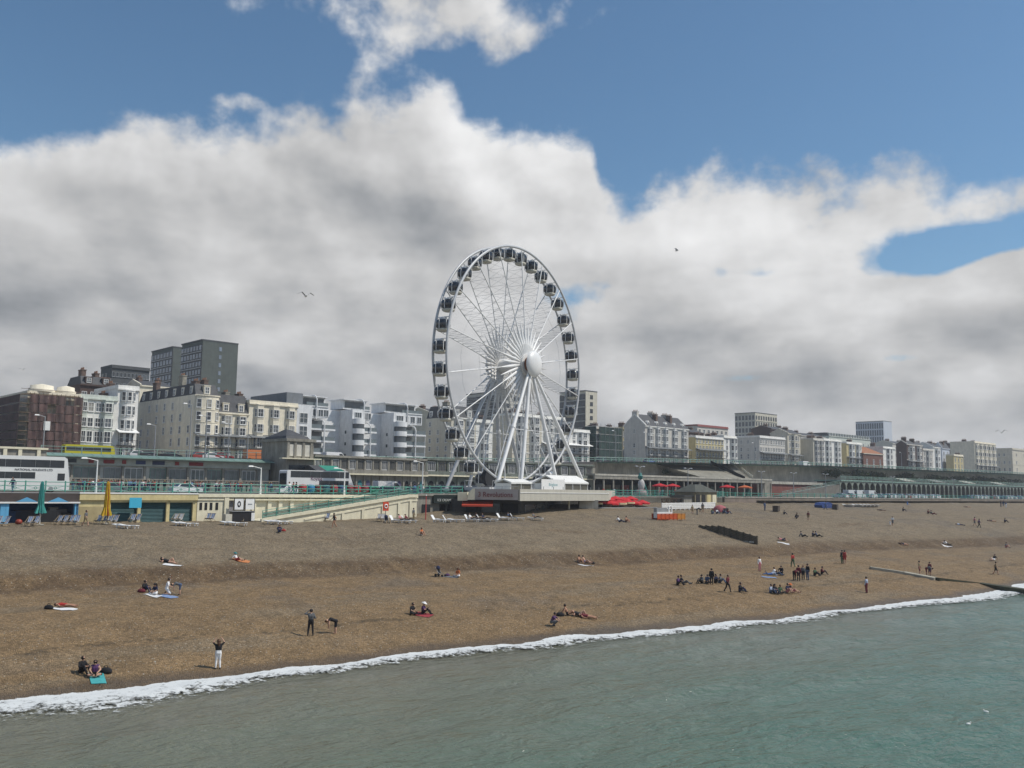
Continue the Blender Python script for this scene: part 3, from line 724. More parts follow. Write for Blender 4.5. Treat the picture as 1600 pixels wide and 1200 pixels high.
tower('dark grey slab block behind the left half of the big wheel', 783, 815, 612, 728, 330, GREYR, DKGREY, 9, 2, 8, band=GREYR)
tower('beige tower block with small paired windows behind the right rim of the wheel', 915, 933, 611, 874, 322, BUFF, DKGREY, 10, -2, 5, band=GREYR)
tower('pale grey tower block with white balcony bands right of the wheel', 1180, 1214, 645, 1149, 352, BUFF, GREYR, 9, 9, 6, mode='bands', band=BUFF)
tower('blue glass office tower with a pale end wall, far right on the skyline', 1380, 1393, 658, 1338, 400, BLUEW, BLUEW, 8, 0, 12, glass=mat('blue_glass', (0.035, 0.055, 0.085), .2, .2, .5), band=BLUEW)

def flats():
    n = N_B; A = lambda px: on_line(px, n, 690)
    t0 = A(463); zb = z_upper(t0) + .1
    root = empty('apartment_block', (*P2(t0, n), zb), COAST, 'modern white apartment block with curved fins, bow fronts and long balconies', 'apartment block')
    X = lambda px: A(px) - t0
    Z = lambda py, px=560: z_at(px, py, n) - zb
    gl = mat('tinted_glass', (0.075, 0.09, 0.10), .12, .3, .4, spec=.6); wm = render_mat('flats_white', (0.74, 0.75, 0.75)); rail = mat('glass_balustrade', (0.15, 0.18, 0.19), .2, .15, .5, spec=.5)
    fl = [0, 3.0, 5.95, 8.9]; ZU0, ZU1, ZP = 11.6, 14.4, 17.3
    end = X(668); D = 20
    MB().box(.2, end - .2, 7, D, -.4, ZU1 - .2).build('wall', wm, root)
    MB().box(-.2, X(486), .0, 6.98, -.4, ZU1).build('stair_tower', wm, root)
    for z in (3.6, 6.8, 10.0, 12.0)[:3]: put('window', window_mesh(2.0, 2.3, None, gl, (1, 1), False), root, (X(473), 0, z))
    MB().box(-2.2, X(476), 1.6, D, ZU1 + .05, ZP).build('penthouse', render_mat('flats_grey', (0.20, 0.215, 0.23)), root)
    mods = [(486, 486, 526, 526), (553, 571, 591, 526), (618, 637, 668, 591)]
    for k, (b0, b1, e, s0) in enumerate(mods):
        xb0, xb1, xe = X(b0), X(b1), X(e)
        if k:   # projecting bow tower with its long side wall
            xs = xb0; mb = MB(); mb.box(xs, xb1, 1.1, 7.0, -.4, ZU1); w = xb1 - xb0
            mb.build('side_wall', wm, root)
            for z in (2.2, 5.2, 8.2): MB().box(xs - .06, xs - .02, 3.6, 4.3, z, z + .8).build('window', gl, root)
            poly = lambda s: [(xb0 + w / 2 - w / 2 * s * math.cos(math.pi * i / 14), 1.0 - (w * .42) * s * math.sin(math.pi * i / 14) ** .8) for i in range(15)]
            for z in fl[1:] + [11.4]: MB().prism(poly(1.0), z - .75, z + .55).build('bow_band', wm, root)
            MB().prism(poly(.9), .2, 11.0).build('bow_glazing', gl, root)
            put('window', window_mesh(w * .55, 1.3, wm, gl, (2, 0), False), root, (xb0 + w * .5, 1.09, 12.3))
        else: xb1 = X(486)
        # balconies
        for z in fl:
            if z == 0: MB().box(xb1, xe - .1, 6.9, 6.98, .1, 2.6).build('glazing', gl, root); continue
            b = MB().box(xb1 - .05, xe - .1, .6, 7, z - .42, z).build('balcony_slab', wm, root)
            MB().box(xb1, xe - .15, .72, .78, z + .02, z + 1.0).build('balustrade', rail, b)
            MB().box(xb1, xe - .1, 6.88, 6.98, z + .1, z + 2.5).build('glazing', gl, root)
            npst = max(2, int((xe - xb1) / 4))
            for i in range(1, npst): x = xb1 + (xe - xb1) * i / npst; MB().box(x - .12, x + .12, 6.7, 6.86, z, z + 2.6).build('mullion', wm, root)
        if k == 2:
            for z in fl[1:]: MB().tube((xe - .3, .8, z - 3), (xe - .3, .8, z), .1, .1, 6).build('post', wm, root)
        # upper storey wall with square windows
        xu0 = xb1 if k else X(486); xu1 = xe - .1 - (0 if k == 2 else 1.0)
        MB().box(xu0, xu1, 2.6, 7, ZU0, ZU1).build('upper_wall', wm, root)
        MB().box(xu0 - (0 if k else .2), xu1, 2.4, 7, ZU1, ZU1 + .25).build('parapet', wm, root)
        for i in range(3 if k else 4):
            x = xu0 + (xu1 - xu0) * (i + .55) / (3 if k else 4); put('window', window_mesh(1.35, 1.6, wm, gl, (1, 0), False), root, (x, 2.6, 12.1))
        # penthouse, set back, with thin roof
        xp0 = (xb0 - .4) if k else X(478); xp1 = xe - .6
        MB().box(xp0, xp1, 5.0, 11, ZU1 + .25, ZP - .3).build('penthouse', wm if k else wm, root)
        MB().box(xp0 + .5, xp1 - .5, 4.9, 4.98, ZU1 + .6, ZP - .6).build('glazing', gl, root)
        MB().box(xp0 - .5, xp1, 3.9, 11.4, ZP - .3, ZP - .1).build('roof', wm, root)
        MB().box(xu0, xu1, 2.75, 2.8, ZU1 + .25, ZU1 + 1.1).build('balustrade', rail, root)
        # curved fins: arched tubes that rise, bend back and meet the facade
        for (xf, z0, z1, y0) in ((xb1 + (xe - xb1) * (.52 if k == 0 else .42), 0, 11.2, .25), (xb1 + (xe - xb1) * (.35 if k == 0 else .2), 11.2, ZP + .1, 2.2)):
            pts = [(y0, z0), (y0, z1 - 1.4)] + [(y0 + 2.2 - 2.2 * math.cos(a), z1 - 1.4 + 1.4 * math.sin(a)) for a in (R(20), R(40), R(60), R(78), R(90))] + [(y0 + 4.6, z1)]
            mb = MB()
            for (ya, za), (yb, zb_) in zip(pts[:-1], pts[1:]): mb.tube((xf, ya, za), (xf, yb, zb_), .17, .17, 6)
            # the web between fin and wall
            mb.build('fin', wm, root)
            if z1 < 12: pass
    return root
flats()
building('grey cream hotel with slate mansard and long side wall, left of the wheel legs', 704, 743, 653, back=664, wall=BUFF, trim=WHITE, floors=5, cols=3, bays=[(.3, .34), (.75, .34)], roof='mansard', roof_h=3.4, side_cols=3, chims=[(.3, .5, 2.5, M_CHIMG)], name='mansard_hotel', cat='hotel')
building('white bay-fronted house seen between the wheel legs', 743, 769, 657, depth=11, wall=WHITE, floors=4, cols=2, bays=[(.5, .5)], chims=[(.9, .4, 1.6)], name='bay_house', right=True)
building('house with a big blank beige side wall behind the wheel', 800, 846, 648, back=769, wall=BUFF, trim=WHITE, floors=5, cols=4, bays=[(.3, .3), (.75, .3)], side_cols=2, sidefloors=4, chims=[(.2, .3, 1.8), (.7, .5, 1.5)], name='side_street_house')
building('pale bow-fronted house directly behind the bright wheel leg', 846, 882, 652, depth=12, wall=WHITE, floors=5, cols=3, bays=[(.3, .36), (.78, .36)], bay='bow', verandah=1, chims=[(.5, .5, 1.6)], name='bow_house')
building('white house with a glazed first-floor verandah right of the wheel', 882, 921, 672, depth=12, wall=BRIGHT, floors=4, cols=4, bays=[(.72, .42)], verandah=1, chims=[(.3, .4, 1.4)], name='verandah_house')
def net_house():
    r, W, H, D = building('house hidden under dark green netting right of the wheel', 931, 967, 668, back=919, wall=GREYR, floors=4, cols=4, side_cols=2, name='netted_house')
    nm = mat('green_netting', (0.042, 0.07, 0.062), .9, .35, .5, streak=.3)
    for j in range(5):
        h = H / 5
        for i in range(3): MB().box(W / 3 * i + .05, W / 3 * (i + 1) - .05, -1.35, -1.3, h * j + .1, h * (j + 1) - .06).build('netting', nm, r)
        MB().box(-1.35, -1.3, -1.2, D * .9, h * j + .1, h * (j + 1) - .06).build('netting', nm, r)
        MB().tube((-1.45, -1.42, h * (j + 1)), (W + .3, -1.42, h * (j + 1)), .05, .05, 5).build('scaffold_pole', M_GREYMET, r)
    for i in range(7): MB().tube((-1.4 + (W + 1.6) * i / 6, -1.42, 0), (-1.4 + (W + 1.6) * i / 6, -1.42, H + 1), .05, .05, 5).build('scaffold_pole', M_GREYMET, r)
net_house()
building('thin cream side wall between netted house and grey terrace', 973, 977, 668, back=965, n=214, wall=YELR, floors=4, cols=1, chims=[(.5, .3, 2.0)], name='rear_house', group='buildings behind the front row')
building('long grey gabled terrace with tall chimneys and many narrow bays', 1008, 1076, 668, back=975, wall=GREYR, trim=WHITE, floors=5, cols=9, bays=[(.1, .09), (.28, .09), (.46, .09), (.66, .09), (.88, .09)], roof='pitch', roof_h=4.0, side_cols=1, dormers=5, verandah=1,
         chims=[(.02, .5, 2.4, GREYR), (.36, .5, 2.6, GREYR), (.36, .32, 1.6), (.68, .5, 2.2, GREYR), (.68, .3, 1.6)], name='gabled_terrace', cat='terrace')
building('modern block with a red roof edge standing behind the white terrace', 1090, 1138, 666, n=262, depth=14, wall=GREYR, trim=mat('red_fascia', (.3, .1, .09), .6, .1), floors=6, cols=7, win=(1.4, 1.5), name='modern_block', cat='building', group='buildings behind the front row')
building('white parapeted terrace with a yellow side wall and iron balcony', 1087, 1131, 683, back=1075, wall=YELR, trim=BRIGHT, floors=4, cols=9, verandah=1, win=(.8, 1.5), name='parapet_terrace', cat='terrace', chims=[(.2, .5, 1.4), (.6, .5, 1.4)])
building('slim white house at the right end of the parapeted terrace', 1131, 1151, 682, depth=11, wall=WHITE, floors=4, cols=2, bays=[(.75, .46)], bay='bow', name='slim_house', chims=[(.2, .5, 1.6)])
building('grey and white hotel with an awning-covered balcony below the pale tower', 1187, 1227, 683, back=1152, wall=GREYR, trim=BRIGHT, floors=4, cols=10, side_cols=3, verandah=1, win=(.85, 1.5), name='balcony_hotel', cat='hotel', chims=[(.1, .5, 1.2)])
building('beige pitched-roof hotel right of the awning-balcony hotel', 1231, 1251, 678, back=1204, n=204, wall=BUFF, floors=5, cols=3, bays=[(.5, .5)], roof='pitch', roof_h=1.8, side_cols=2, verandah=1, chims=[(.5, .5, 1.6)], name='pitched_hotel', cat='hotel')
building('bay-fronted brown house with a plain beige side wall', 1271, 1287, 686, back=1249, wall=BUFF, trim=GREYR, floors=5, cols=2, bays=[(.3, .36), (.76, .36)], chims=[(.2, .4, 1.4), (.7, .6, 1.8)], name='bay_house')
building('white pair of bay-windowed houses under the long curved roof', 1287, 1315, 687, depth=12, wall=WHITE, floors=5, cols=4, bays=[(.25, .3), (.75, .3)], chims=[(.5, .5, 1.6)], name='bay_house')
building('white bay house with a yellow side wall left of the orange roof', 1323, 1347, 692, back=1314, wall=YELR, trim=WHITE, floors=4, cols=3, bays=[(.3, .3), (.75, .3)], verandah=1, chims=[(.4, .4, 1.5)], name='bay_house')
building('pale modern building with a long curved dark roof behind the bay houses', 1296, 1361, 684, n=270, depth=16, wall=PALE, floors=5, cols=8, name='curved_roof_building', cat='building', roof='mansard', roof_h=2.0, group='buildings behind the front row')
building('low red brick house with an orange hipped roof', 1349, 1380, 709, n=198, depth=14, wall=BRICK, trim=BUFF, floors=2, cols=3, roof='hip', roof_h=3.4, name='brick_house', ground=3.0)
building('white bay house between orange-roofed house and dark brick house', 1380, 1399, 699, depth=11, wall=WHITE, floors=4, cols=2, bays=[(.5, .5)], chims=[(.1, .5, 2.2)], name='bay_house')
building('dark brick house with tall dark chimneys on the right', 1417, 1442, 695, back=1400, wall=DKBRICK, trim=GREYR, floors=4, cols=4, bays=[(.3, .26), (.75, .26)], chims=[(.1, .4, 2.4, DKBRICK), (.6, .4, 1.8, DKBRICK)], roof='pitch', roof_h=1.8, name='dark_brick_house', verandah=1)
building('grey house beside the dark brick house', 1442, 1458, 702, depth=11, wall=GREYR, floors=4, cols=3, bays=[(.5, .4)], name='grey_house', chims=[(.5, .5, 2.0)])
building('white gabled house right of the grey house', 1458, 1470, 699, depth=10, wall=WHITE, floors=4, cols=2, bays=[(.5, .5)], roof='pitch', roof_h=2.4, name='gabled_house', chims=[(.9, .5, 1.4)])
building('pale blue gabled house with white side wall on the right', 1472, 1484, 701, back=1464, n=206, wall=BLUEW, floors=4, cols=2, roof='pitch', roof_h=3.0, name='gabled_house', chims=[(.5, .5, 1.6)])
building('low cream house with a pale yellow side wall', 1490, 1505, 711, back=1480, wall=YELR, trim=CREAM, floors=3, cols=3, name='cream_house', chims=[(.8, .5, 1.2)])
building('blue white house with a dark side wall on the far right', 1507, 1523, 700, back=1492, n=206, wall=BLUEW, floors=4, cols=4, name='blue_house', chims=[(.2, .4, 1.6)])
building('tall cream bow-windowed hotel with a long white verandah, far right', 1523, 1556, 692, depth=13, wall=CREAM, trim=CREAM, floors=5, cols=5, bays=[(.1, .15), (.3, .15), (.5, .15), (.7, .15), (.9, .15)], bay='bow', verandah=1, name='verandah_hotel', cat='hotel', chims=[(.1, .5, 1.6), (.5, .5, 1.4)])
building('dull beige block at the right edge of the picture', 1582, 1680, 706, back=1556, wall=BUFF, floors=4, cols=9, side_cols=3, name='beige_block', cat='building', chims=[(.3, .5, 1.0)])
# houses further up the streets, filling the gaps
for i, (a, b, y, n_, w_, lb) in enumerate([(668, 700, 646, 235, BUFF, 'beige rear house peeping over the mansard hotel'), (938, 975, 672, 245, DKBRICK, 'dark rear house above the netted house'), (1076, 1100, 676, 240, DKBRICK, 'dark rear roofs between the grey terrace and white terrace'),
                                       (1205, 1240, 672, 245, DKBRICK, 'brown rear house behind the awning-balcony hotel'), (1252, 1290, 682, 240, GREYR, 'grey rear house behind the plain beige side wall'), (1395, 1425, 694, 245, GREYR, 'grey rear house behind the dark brick house'),
                                       (1440, 1480, 697, 250, BRICK, 'brick rear house above the gabled houses'), (1485, 1515, 696, 250, DKBRICK, 'dark rear house between the yellow and blue houses'), (212, 262, 603, 258, CREAM, 'cream rear house below the dark towers')]):
    building(lb, a, b, y, n=n_, depth=11, wall=w_, floors=5, cols=3, roof='pitch', roof_h=1.6, chims=[(.2, .5, 1.6), (.8, .5, 1.4)], name='rear_house', group='buildings behind the front row')
# ------------------------------------------------------------------ seafront walls, promenade and terraces
class Site:
    """local frame along the coast: x to the right, y inland, origin on line n under column px"""
    def __init__(s, px, n, z, name=None, label=None, cat=None, group=None, kind=None):
        s.n = n; s.t0 = on_line(px, n); s.z = z
        s.root = empty(name, (*P2(s.t0, n), z), COAST, label, cat, group) if name else None
        if s.root is not None and kind: s.root['kind'] = kind
    def X(s, px, dn=0.0): return on_line(px, s.n + dn) - s.t0
    def Z(s, px, py, dn=0.0): return z_at(px, py, s.n + dn) - s.z
def text_mesh(body, size, m, parent, loc, rz=0.0, name='lettering', depth=0.02, tilt=90.0, sx=1.0, align='CENTER', bold=0.0):
    cu = bpy.data.curves.new(name, 'FONT'); cu.body = body; cu.size = size; cu.extrude = depth; cu.align_x = align; cu.offset = bold; cu.resolution_u = 3
    o = bpy.data.objects.new(name, cu); COL.objects.link(o)
    dg = bpy.context.evaluated_depsgraph_get(); me = bpy.data.meshes.new_from_object(o.evaluated_get(dg))
    bpy.data.objects.remove(o); me.materials.clear(); me.materials.append(m)
    p = put(name, me, parent, loc); p.rotation_euler = (R(tilt), 0, rz); p.scale = (sx, 1, 1)
    return p
Z0 = 6.7
# --- blue beach shop
S = Site(-60, N_P, Z0, 'beach_shop', 'open-fronted blue beach shop under the promenade, at the left edge', 'shop')
r = S.root; x1 = S.X(124); H = Z_DRIVE - Z0
M_BLUE = mat('shop_blue', (0.03, 0.09, 0.25), .6, .2, 1.0); M_SKYB = mat('pillar_blue', (0.12, 0.38, 0.62), .5, .1, 1.0); M_BROWNF = mat('brown_fascia', (0.075, 0.06, 0.055), .7, .2, 1.0)
MB().box(0, x1, 4.5, 5, 0, H - .3).build('back_wall', M_BLUE, r)
MB().box(0, x1, -.25, 6, H - .95, H - .03).build('fascia', M_BROWNF, r)
MB().box(0, x1 + .1, -.4, -.26, H - 1.12, H - .95).build('white_trim', M_WHITE, r)
for px in (33, 82):
    xc = S.X(px + 9); MB().add([(xc - 1.1, -.3, H - .95), (xc + 1.1, -.3, H - .95), (xc, -.3, H - .45), (xc - 1.1, -.42, H - .95), (xc + 1.1, -.42, H - .95), (xc, -.42, H - .45)], [(0, 1, 2), (5, 4, 3), (0, 3, 4, 1), (1, 4, 5, 2), (2, 5, 3, 0)]).build('pediment', M_SKYB, r)
for px, w in ((7, .55), (13, .35), (121, .4), (-25, .4)):
    x = S.X(px); MB().box(x - w / 2, x + w / 2, -.2, .3, 0, H - 1.0).build('pillar', M_SKYB, r)
MB().box(0, x1, 0, 4.6, -.3, .25).build('floor', M_PAVE, r)
MB().box(x1 - .25, x1, -.2, 5, 0, H - .9).build('party_wall', M_BLUE, r)
for i, (px, w, h, c) in enumerate([(22, 1.6, 1.3, (0.02, .05, .12)), (45, 2.4, 1.4, (.03, .03, .04)), (98, 1.1, 1.5, (.10, .10, .11)), (107, 1.3, 1.1, (.04, .04, .05)), (86, .9, 1.7, (.2, .2, .2))]):
    x = S.X(px, 1.6); MB().box(x - w / 2, x + w / 2, 1.4, 2.2, .25, .25 + h).box(x - w / 2 - .06, x + w / 2 + .06, 1.35, 2.25, .25 + h, .3 + h).build('counter', mat('counter_%d' % i, c, .6, .2), r)
MB().box(S.X(53), S.X(81), -2.6, -2.5, .5, 1.75).build('windbreak', M_BLACK, r)
MB().ball((S.X(29), -1.0, .5), .38, 10, 6, (1, 1, .8)).build('inflatable_ring', mat('inflatable_red', (.28, .05, .03), .4, .1), r)

# --- yellow arches with shutters
S = Site(124.5, N_P, Z0, 'beach_arches', 'yellow seafront arches with three teal roller shutters', 'arches')
r = S.root; x1 = S.X(309)
M_TEAL = mat('teal_shutter', (0.045, 0.115, 0.125), .5, .15, 1.0)
wallpieces = []
op = [(175, 217), (222, 262), (267, 303)]
prev = 0.0
for a, b in op:
    xa, xb = S.X(a), S.X(b); MB().box(prev, xa, 0, 4, 0, H - .75).build('pier', M_YELW, r)
    mb = MB(); k = 16; hh = H - 1.0
    for i in range(k): mb.extr([(.35, hh * i / k + .01), (.28, hh * (i + .5) / k), (.35, hh * (i + 1) / k - .01)], 'x', xa, xb)
    mb.build('shutter', M_TEAL, r); MB().box(xa, xb, .36, 4, 0, H - .75).build('back_wall', M_DARK, r)
    MB().box(xa - .05, xb + .05, -.12, .5, H - 1.02, H - .74).build('lintel', M_YELW, r)
    prev = xb
MB().box(prev, x1, 0, 4, 0, H - .75).build('pier', M_YELW, r)
MB().box(0, x1, -.28, 4, H - .75, H - .02).build('fascia', M_YELW, r)
MB().box(S.X(126), S.X(166), -.03, .0, .35, 2.1).build('wall_panel', mat('sand_panel', (.40, .33, .18), .8, .15, 1), r)
MB().box(S.X(126), S.X(166), -.06, .0, 0, .35).build('plinth', mat('plinth_cream', (.55, .48, .28), .8, .15, 1), r)
MB().box(S.X(200), S.X(219), -.75, -.68, 1.95, 3.15).build('hanging_sign', mat('cyan_board', (0.06, .42, .62), .4, .05), r)
MB().box(-.05, x1, -.34, -.05, H - .02, H + .14).build('coping', M_WHITE, r)

# --- pale cream wall with slot windows, recess and blind panels behind the ramp
S = Site(309.5, N_P, Z0, 'sea_wall', 'pale cream seafront wall with slot windows and blind panels', 'wall')
r = S.root; x1 = S.X(652)
xr0, xr1 = S.X(351), S.X(385)
MB().box(0, xr0, -.05, 4, 0, H - .35).build('wall_panel', M_CREAMW, r); MB().box(xr1, x1, .3, 4, 0, H - .35).build('wall_panel', M_CREAMW, r)
MB().box(xr0, xr1, 3.6, 4, 0, H - .7).build('recess', M_DARK, r); MB().box(xr0, xr1, .2, 4, H - .8, H - .35).build('lintel', M_CREAMW, r)
MB().box(xr0 + .05, xr0 + (xr1 - xr0) * .47, .3, .4, 0, H - .82).build('door', mat('grey_shutter', (.28, .28, .3), .5, .1), r)
for px in (313, 321, 329, 338): MB().box(S.X(px), S.X(px + 4), -.09, -.055, 1.65, 2.55).build('window', M_DARK, r)
for px in (385, 396, 420, 437, 455, 485, 520, 560, 600, 640): MB().box(S.X(px), S.X(px) + .55, .05, .35, 0, H - .35).build('pilaster', M_CREAMW, r)
MB().box(0, x1, -.3, 4, H - .35, H + .02).build('coping', M_CREAMW, r)
MB().box(0, x1, -.18, .3, H - .75, H - .55).build('string_course', M_CREAMW, r)
MB().box(S.X(351), S.X(352) + .5, -.25, .3, 0, H - .3).build('pilaster', M_CREAMW, r)

# --- ramp from the beach to the promenade
S = Site(412, N_P - 4.2, Z0, 'beach_ramp', 'cream concrete ramp with green railings rising to the promenade', 'ramp')
r = S.root; xa, xb, xe = 0.0, S.X(640), S.X(652)
za, zb_ = S.Z(412, 812), Z_DRIVE - Z0
mb = MB(); mb.extr([(xa, -.4), (xe, -.4), (xe, zb_), (xb, zb_), (xa, .35)], 'y', 0, 3.6); mb.build('ramp_body', M_CREAMW, r)
mb = MB(); mb.extr([(xa - .2, .25), (xb, zb_ - .2), (xe, zb_ - .2), (xe, zb_ + .22), (xb, zb_ + .22), (xa - .2, .62)], 'y', -.22, .12); mb.build('coping', M_CREAMW, r)
mb = MB(); mb.extr([(xa + 6, .35), (xb, zb_ - .75), (xe, zb_ - .75), (xe, zb_ - .5), (xb, zb_ - .5), (xa + 6, .55)], 'y', -.1, .0); mb.build('string_course', M_CREAMW, r)
for px in (535, 566, 597, 622, 640):
    x = S.X(px); zt = .35 + (zb_ - .35) * min(1, x / xb) - .7
    if zt > .4: MB().box(x, x + .4, -.14, .0, 0, zt).build('pilaster', M_CREAMW, r)
mb = MB(); K = 12
for i in range(K + 1):
    x = xa + (xb - xa) * i / K; z = .62 + (zb_ + .22 - .62) * i / K
    MB().tube((x, -.05, z - .1), (x, -.05, z + 1.05), .05, .05, 6).build('post', M_GREEN, r)
for dz_ in (.25, .65, 1.05): MB().tube((xa, -.05, .6 + dz_), (xb, -.05, zb_ + .2 + dz_), .035, .035, 5).build('rail', M_GREEN, r)
MB().add([(xa, -.02, .68), (xb, -.02, zb_ + .28), (xb, -.02, zb_ + 1.0), (xa, -.02, 1.4)], [(0, 1, 2, 3)]).add([(xa, .0, .68), (xb, .0, zb_ + .28), (xb, .0, zb_ + 1.0), (xa, .0, 1.4)], [(3, 2, 1, 0)]).build('mesh_panel', mat('green_mesh', (.09, .17, .15), .7, .1, 2, alpha=.55), r)

# --- railings
def railing(label, t0, t1, n, z, step=2.1, h=1.12, detail=True, m=M_GREEN, r0=.045):
    z_ = z if callable(z) else (lambda t: z)
    root = empty('railing', (*P2(t0, n), 0), COAST, label, 'railing', 'green railings along the seafront')
    K = max(1, int(round((t1 - t0) / step))); s = (t1 - t0) / K
    post = MB().box(-r0 * 1.3, r0 * 1.3, -r0 * 1.3, r0 * 1.3, 0, h).ball((0, 0, h + .06), .09, 6, 4).mesh('post', m)
    brace = MB()
    if detail:
        brace.tube((0, 0, .16), (s, 0, h * .62), .022, .022, 4, False); brace.tube((0, 0, h * .62), (s, 0, .16), .022, .022, 4, False)
        brace.lathe([(.14, -.02), (.17, 0), (.14, .02), (.11, 0), (.14, -.02)], 0, 0, 8)
        v = brace.v; nb = 8 * 5   # stand the little ring upright in the middle of the lattice
        for i in range(len(v) - nb, len(v)): x_, y_, q = v[i]; v[i] = (x_ + s / 2, q, y_ + h * .39)
        bm_ = brace.mesh('lattice', m)
    for i in range(K + 1):
        put('post', post, root, (s * i, 0, z_(t0 + s * i)))
        if detail and i < K: put('lattice', bm_, root, (s * i, 0, z_(t0 + s * i)))
    for hz in ((h, h * .62, .16) if detail else (h, h * .55)):
        mb = MB(); seg = max(1, int((t1 - t0) / 20))
        for k in range(seg):
            a, b = (t1 - t0) * k / seg, (t1 - t0) * (k + 1) / seg
            mb.tube((a, 0, z_(t0 + a) + hz), (b, 0, z_(t0 + b) + hz), r0 * (1.15 if hz == h else .8), None, 5, False)
        mb.build('rail', m, root)
    return root
railing('green lattice railing on the promenade edge left of the wheel', on_line(-60, N_P), on_line(652, N_P), N_P + .05, Z_DRIVE + .14)
railing('green lattice railing on the promenade edge right of the wheel', on_line(1125, N_P), on_line(1690, N_P), N_P + .3, Z_DRIVE, step=3.0, h=1.0, detail=False)
railing('green railing high on the upper road above the shop terrace', on_line(60, N_M - 6), on_line(445, N_M - 6), N_M - 6, lambda t: z_upper(t) + .05, step=3.0, detail=False, m=M_GREEND)
railing('green railing high on the upper road right of the wheel', on_line(600, N_M - 6), on_line(1690, N_M), N_M - 1, lambda t: z_upper(t) + .05, step=3.2, detail=False, m=M_GREEND, r0=.085)

# --- left shop terrace with green glazed canopy
S = Site(70, N_C, Z_DRIVE, 'shop_terrace', 'grey shop terrace with green glass canopy and coloured fascia signs', 'shops')
r = S.root; x1 = S.X(432); HT = z_upper(0) - Z_DRIVE
MB().box(-30, x1, 3.0, 14.5, -.2, HT - .05).build('wall', mat('terrace_render', (.52, .52, .47), .8, .15, .7, streak=.2), r)
MB().box(-1, x1, -1.2, 3.0, -.2, 1.0).build('raised_floor', M_PAVE, r)
MB().box(-1, x1, 2.5, 3.0, HT - 1.75, HT - .55).build('fascia', mat('fascia_grey', (.42, .45, .41), .6, .15, 1.0), r)
K = 26
for i in range(K):
    a, b = x1 * i / K, x1 * (i + 1) / K
    MB().add([(a + .04, 1.2, HT - .5), (b - .04, 1.2, HT - .5), (b - .04, 3.0, HT - .05), (a + .04, 3.0, HT - .05), (a + .04, 1.2, HT - .45), (b - .04, 1.2, HT - .45), (b - .04, 3.0, HT), (a + .04, 3.0, HT)],
             [(3, 2, 1, 0), (4, 5, 6, 7), (0, 1, 5, 4), (1, 2, 6, 5), (2, 3, 7, 6), (3, 0, 4, 7)]).build('canopy_pane', mat('green_glazing', (.16, .25, .21), .35, .25, .6), r)
    MB().tube((a, 1.15, HT - .47), (a, 3.0, HT), .05, .05, 4).build('canopy_bar', M_GREEND, r)
MB().box(-1, x1, 1.05, 1.2, HT - .58, HT - .42).build('canopy_gutter', M_GREEND, r)
shops = [(74, 108), (112, 150), (160, 188), (192, 222), (232, 258), (262, 290), (296, 318), (320, 345), (350, 372), (376, 398)]
for i, (a, b) in enumerate(shops):
    xa, xb = S.X(a, 3), S.X(b, 3); k = max(2, int((xb - xa) / 1.3))
    f = put('shop_window', window_mesh(xb - xa - .3, 2.6, [M_FRAME, M_GREEND, M_GREYMET][i % 3], mat('shop_glass', (.16, .18, .175), .2, .35, .6, spec=.5), (k, 0), False), r, ((xa + xb) / 2, 2.95, 1.05))
    MB().box(xb, xb + .35, 2.6, 3.0, 1.0, HT - 1.6).build('pilaster', M_STONE, r)
for px, w, c in ((78, 11, (.05, .055, .06)), (105, 24, (.06, .07, .08)), (140, 8, (.28, .05, .05)), (168, 17, (.26, .045, .045)), (192, 6, (.3, .05, .05)), (218, 15, (.05, .07, .16)), (246, 19, (.045, .06, .12)), (275, 6, (.3, .05, .05)), (305, 22, (.26, .04, .045))):
    xa, xb = S.X(px - w / 2, 2.4), S.X(px + w / 2, 2.4); MB().box(xa, xb, 2.4, 2.5, HT - 1.45, HT - .85).build('shop_sign', mat('sign_%d' % px, c, .5, .05), r)
# balustrade of the raised floor
for i in range(60):
    x = -1 + (x1 + 1) * i / 60
    if i % 6 == 0: MB().box(x, x + .5, -1.3, -.9, 1.0, 2.05).build('pier', M_STONE, r)
MB().box(-1, x1, -1.25, -.95, 1.85, 1.98).build('balustrade_rail', M_STONE, r)
bal = MB().lathe([(.06, 0), (.11, .2), (.05, .45), (.08, .82)], 0, 0, 6).mesh('baluster', M_STONE)
for i in range(150): put('baluster', bal, r, (-1 + (x1 + 1) * (i + .5) / 150, -1.1, 1.02))
# stone loggia at the far left
S = Site(-40, N_C - 1, Z_DRIVE, 'stone_loggia', 'old stone arched wall behind the white double-decker', 'wall')
r = S.root; x1 = S.X(69.5); h = S.Z(40, 702)
MB().box(0, x1, 0, 3, -.2, h).build('wall', M_STONE, r); MB().box(-.1, x1 + .1, -.3, 3, h, h + .3).build('cornice', M_CREAMW, r)
for px in (-20, 4, 34):
    xc = S.X(px); MB().extr([(xc - 1.1, 2.2), (xc + 1.1, 2.2), (xc + 1.1, 4.0)] + [(xc + 1.1 * math.cos(a), 4.0 + .7 * math.sin(a)) for a in np.linspace(.3, math.pi - .3, 6)] + [(xc - 1.1, 4.0)], 'y', -.04, 0).build('arch', M_DARK, r)
    MB().box(xc + 1.7, xc + 2.2, -.25, 0, 0, h).build('pilaster', M_CREAMW, r)

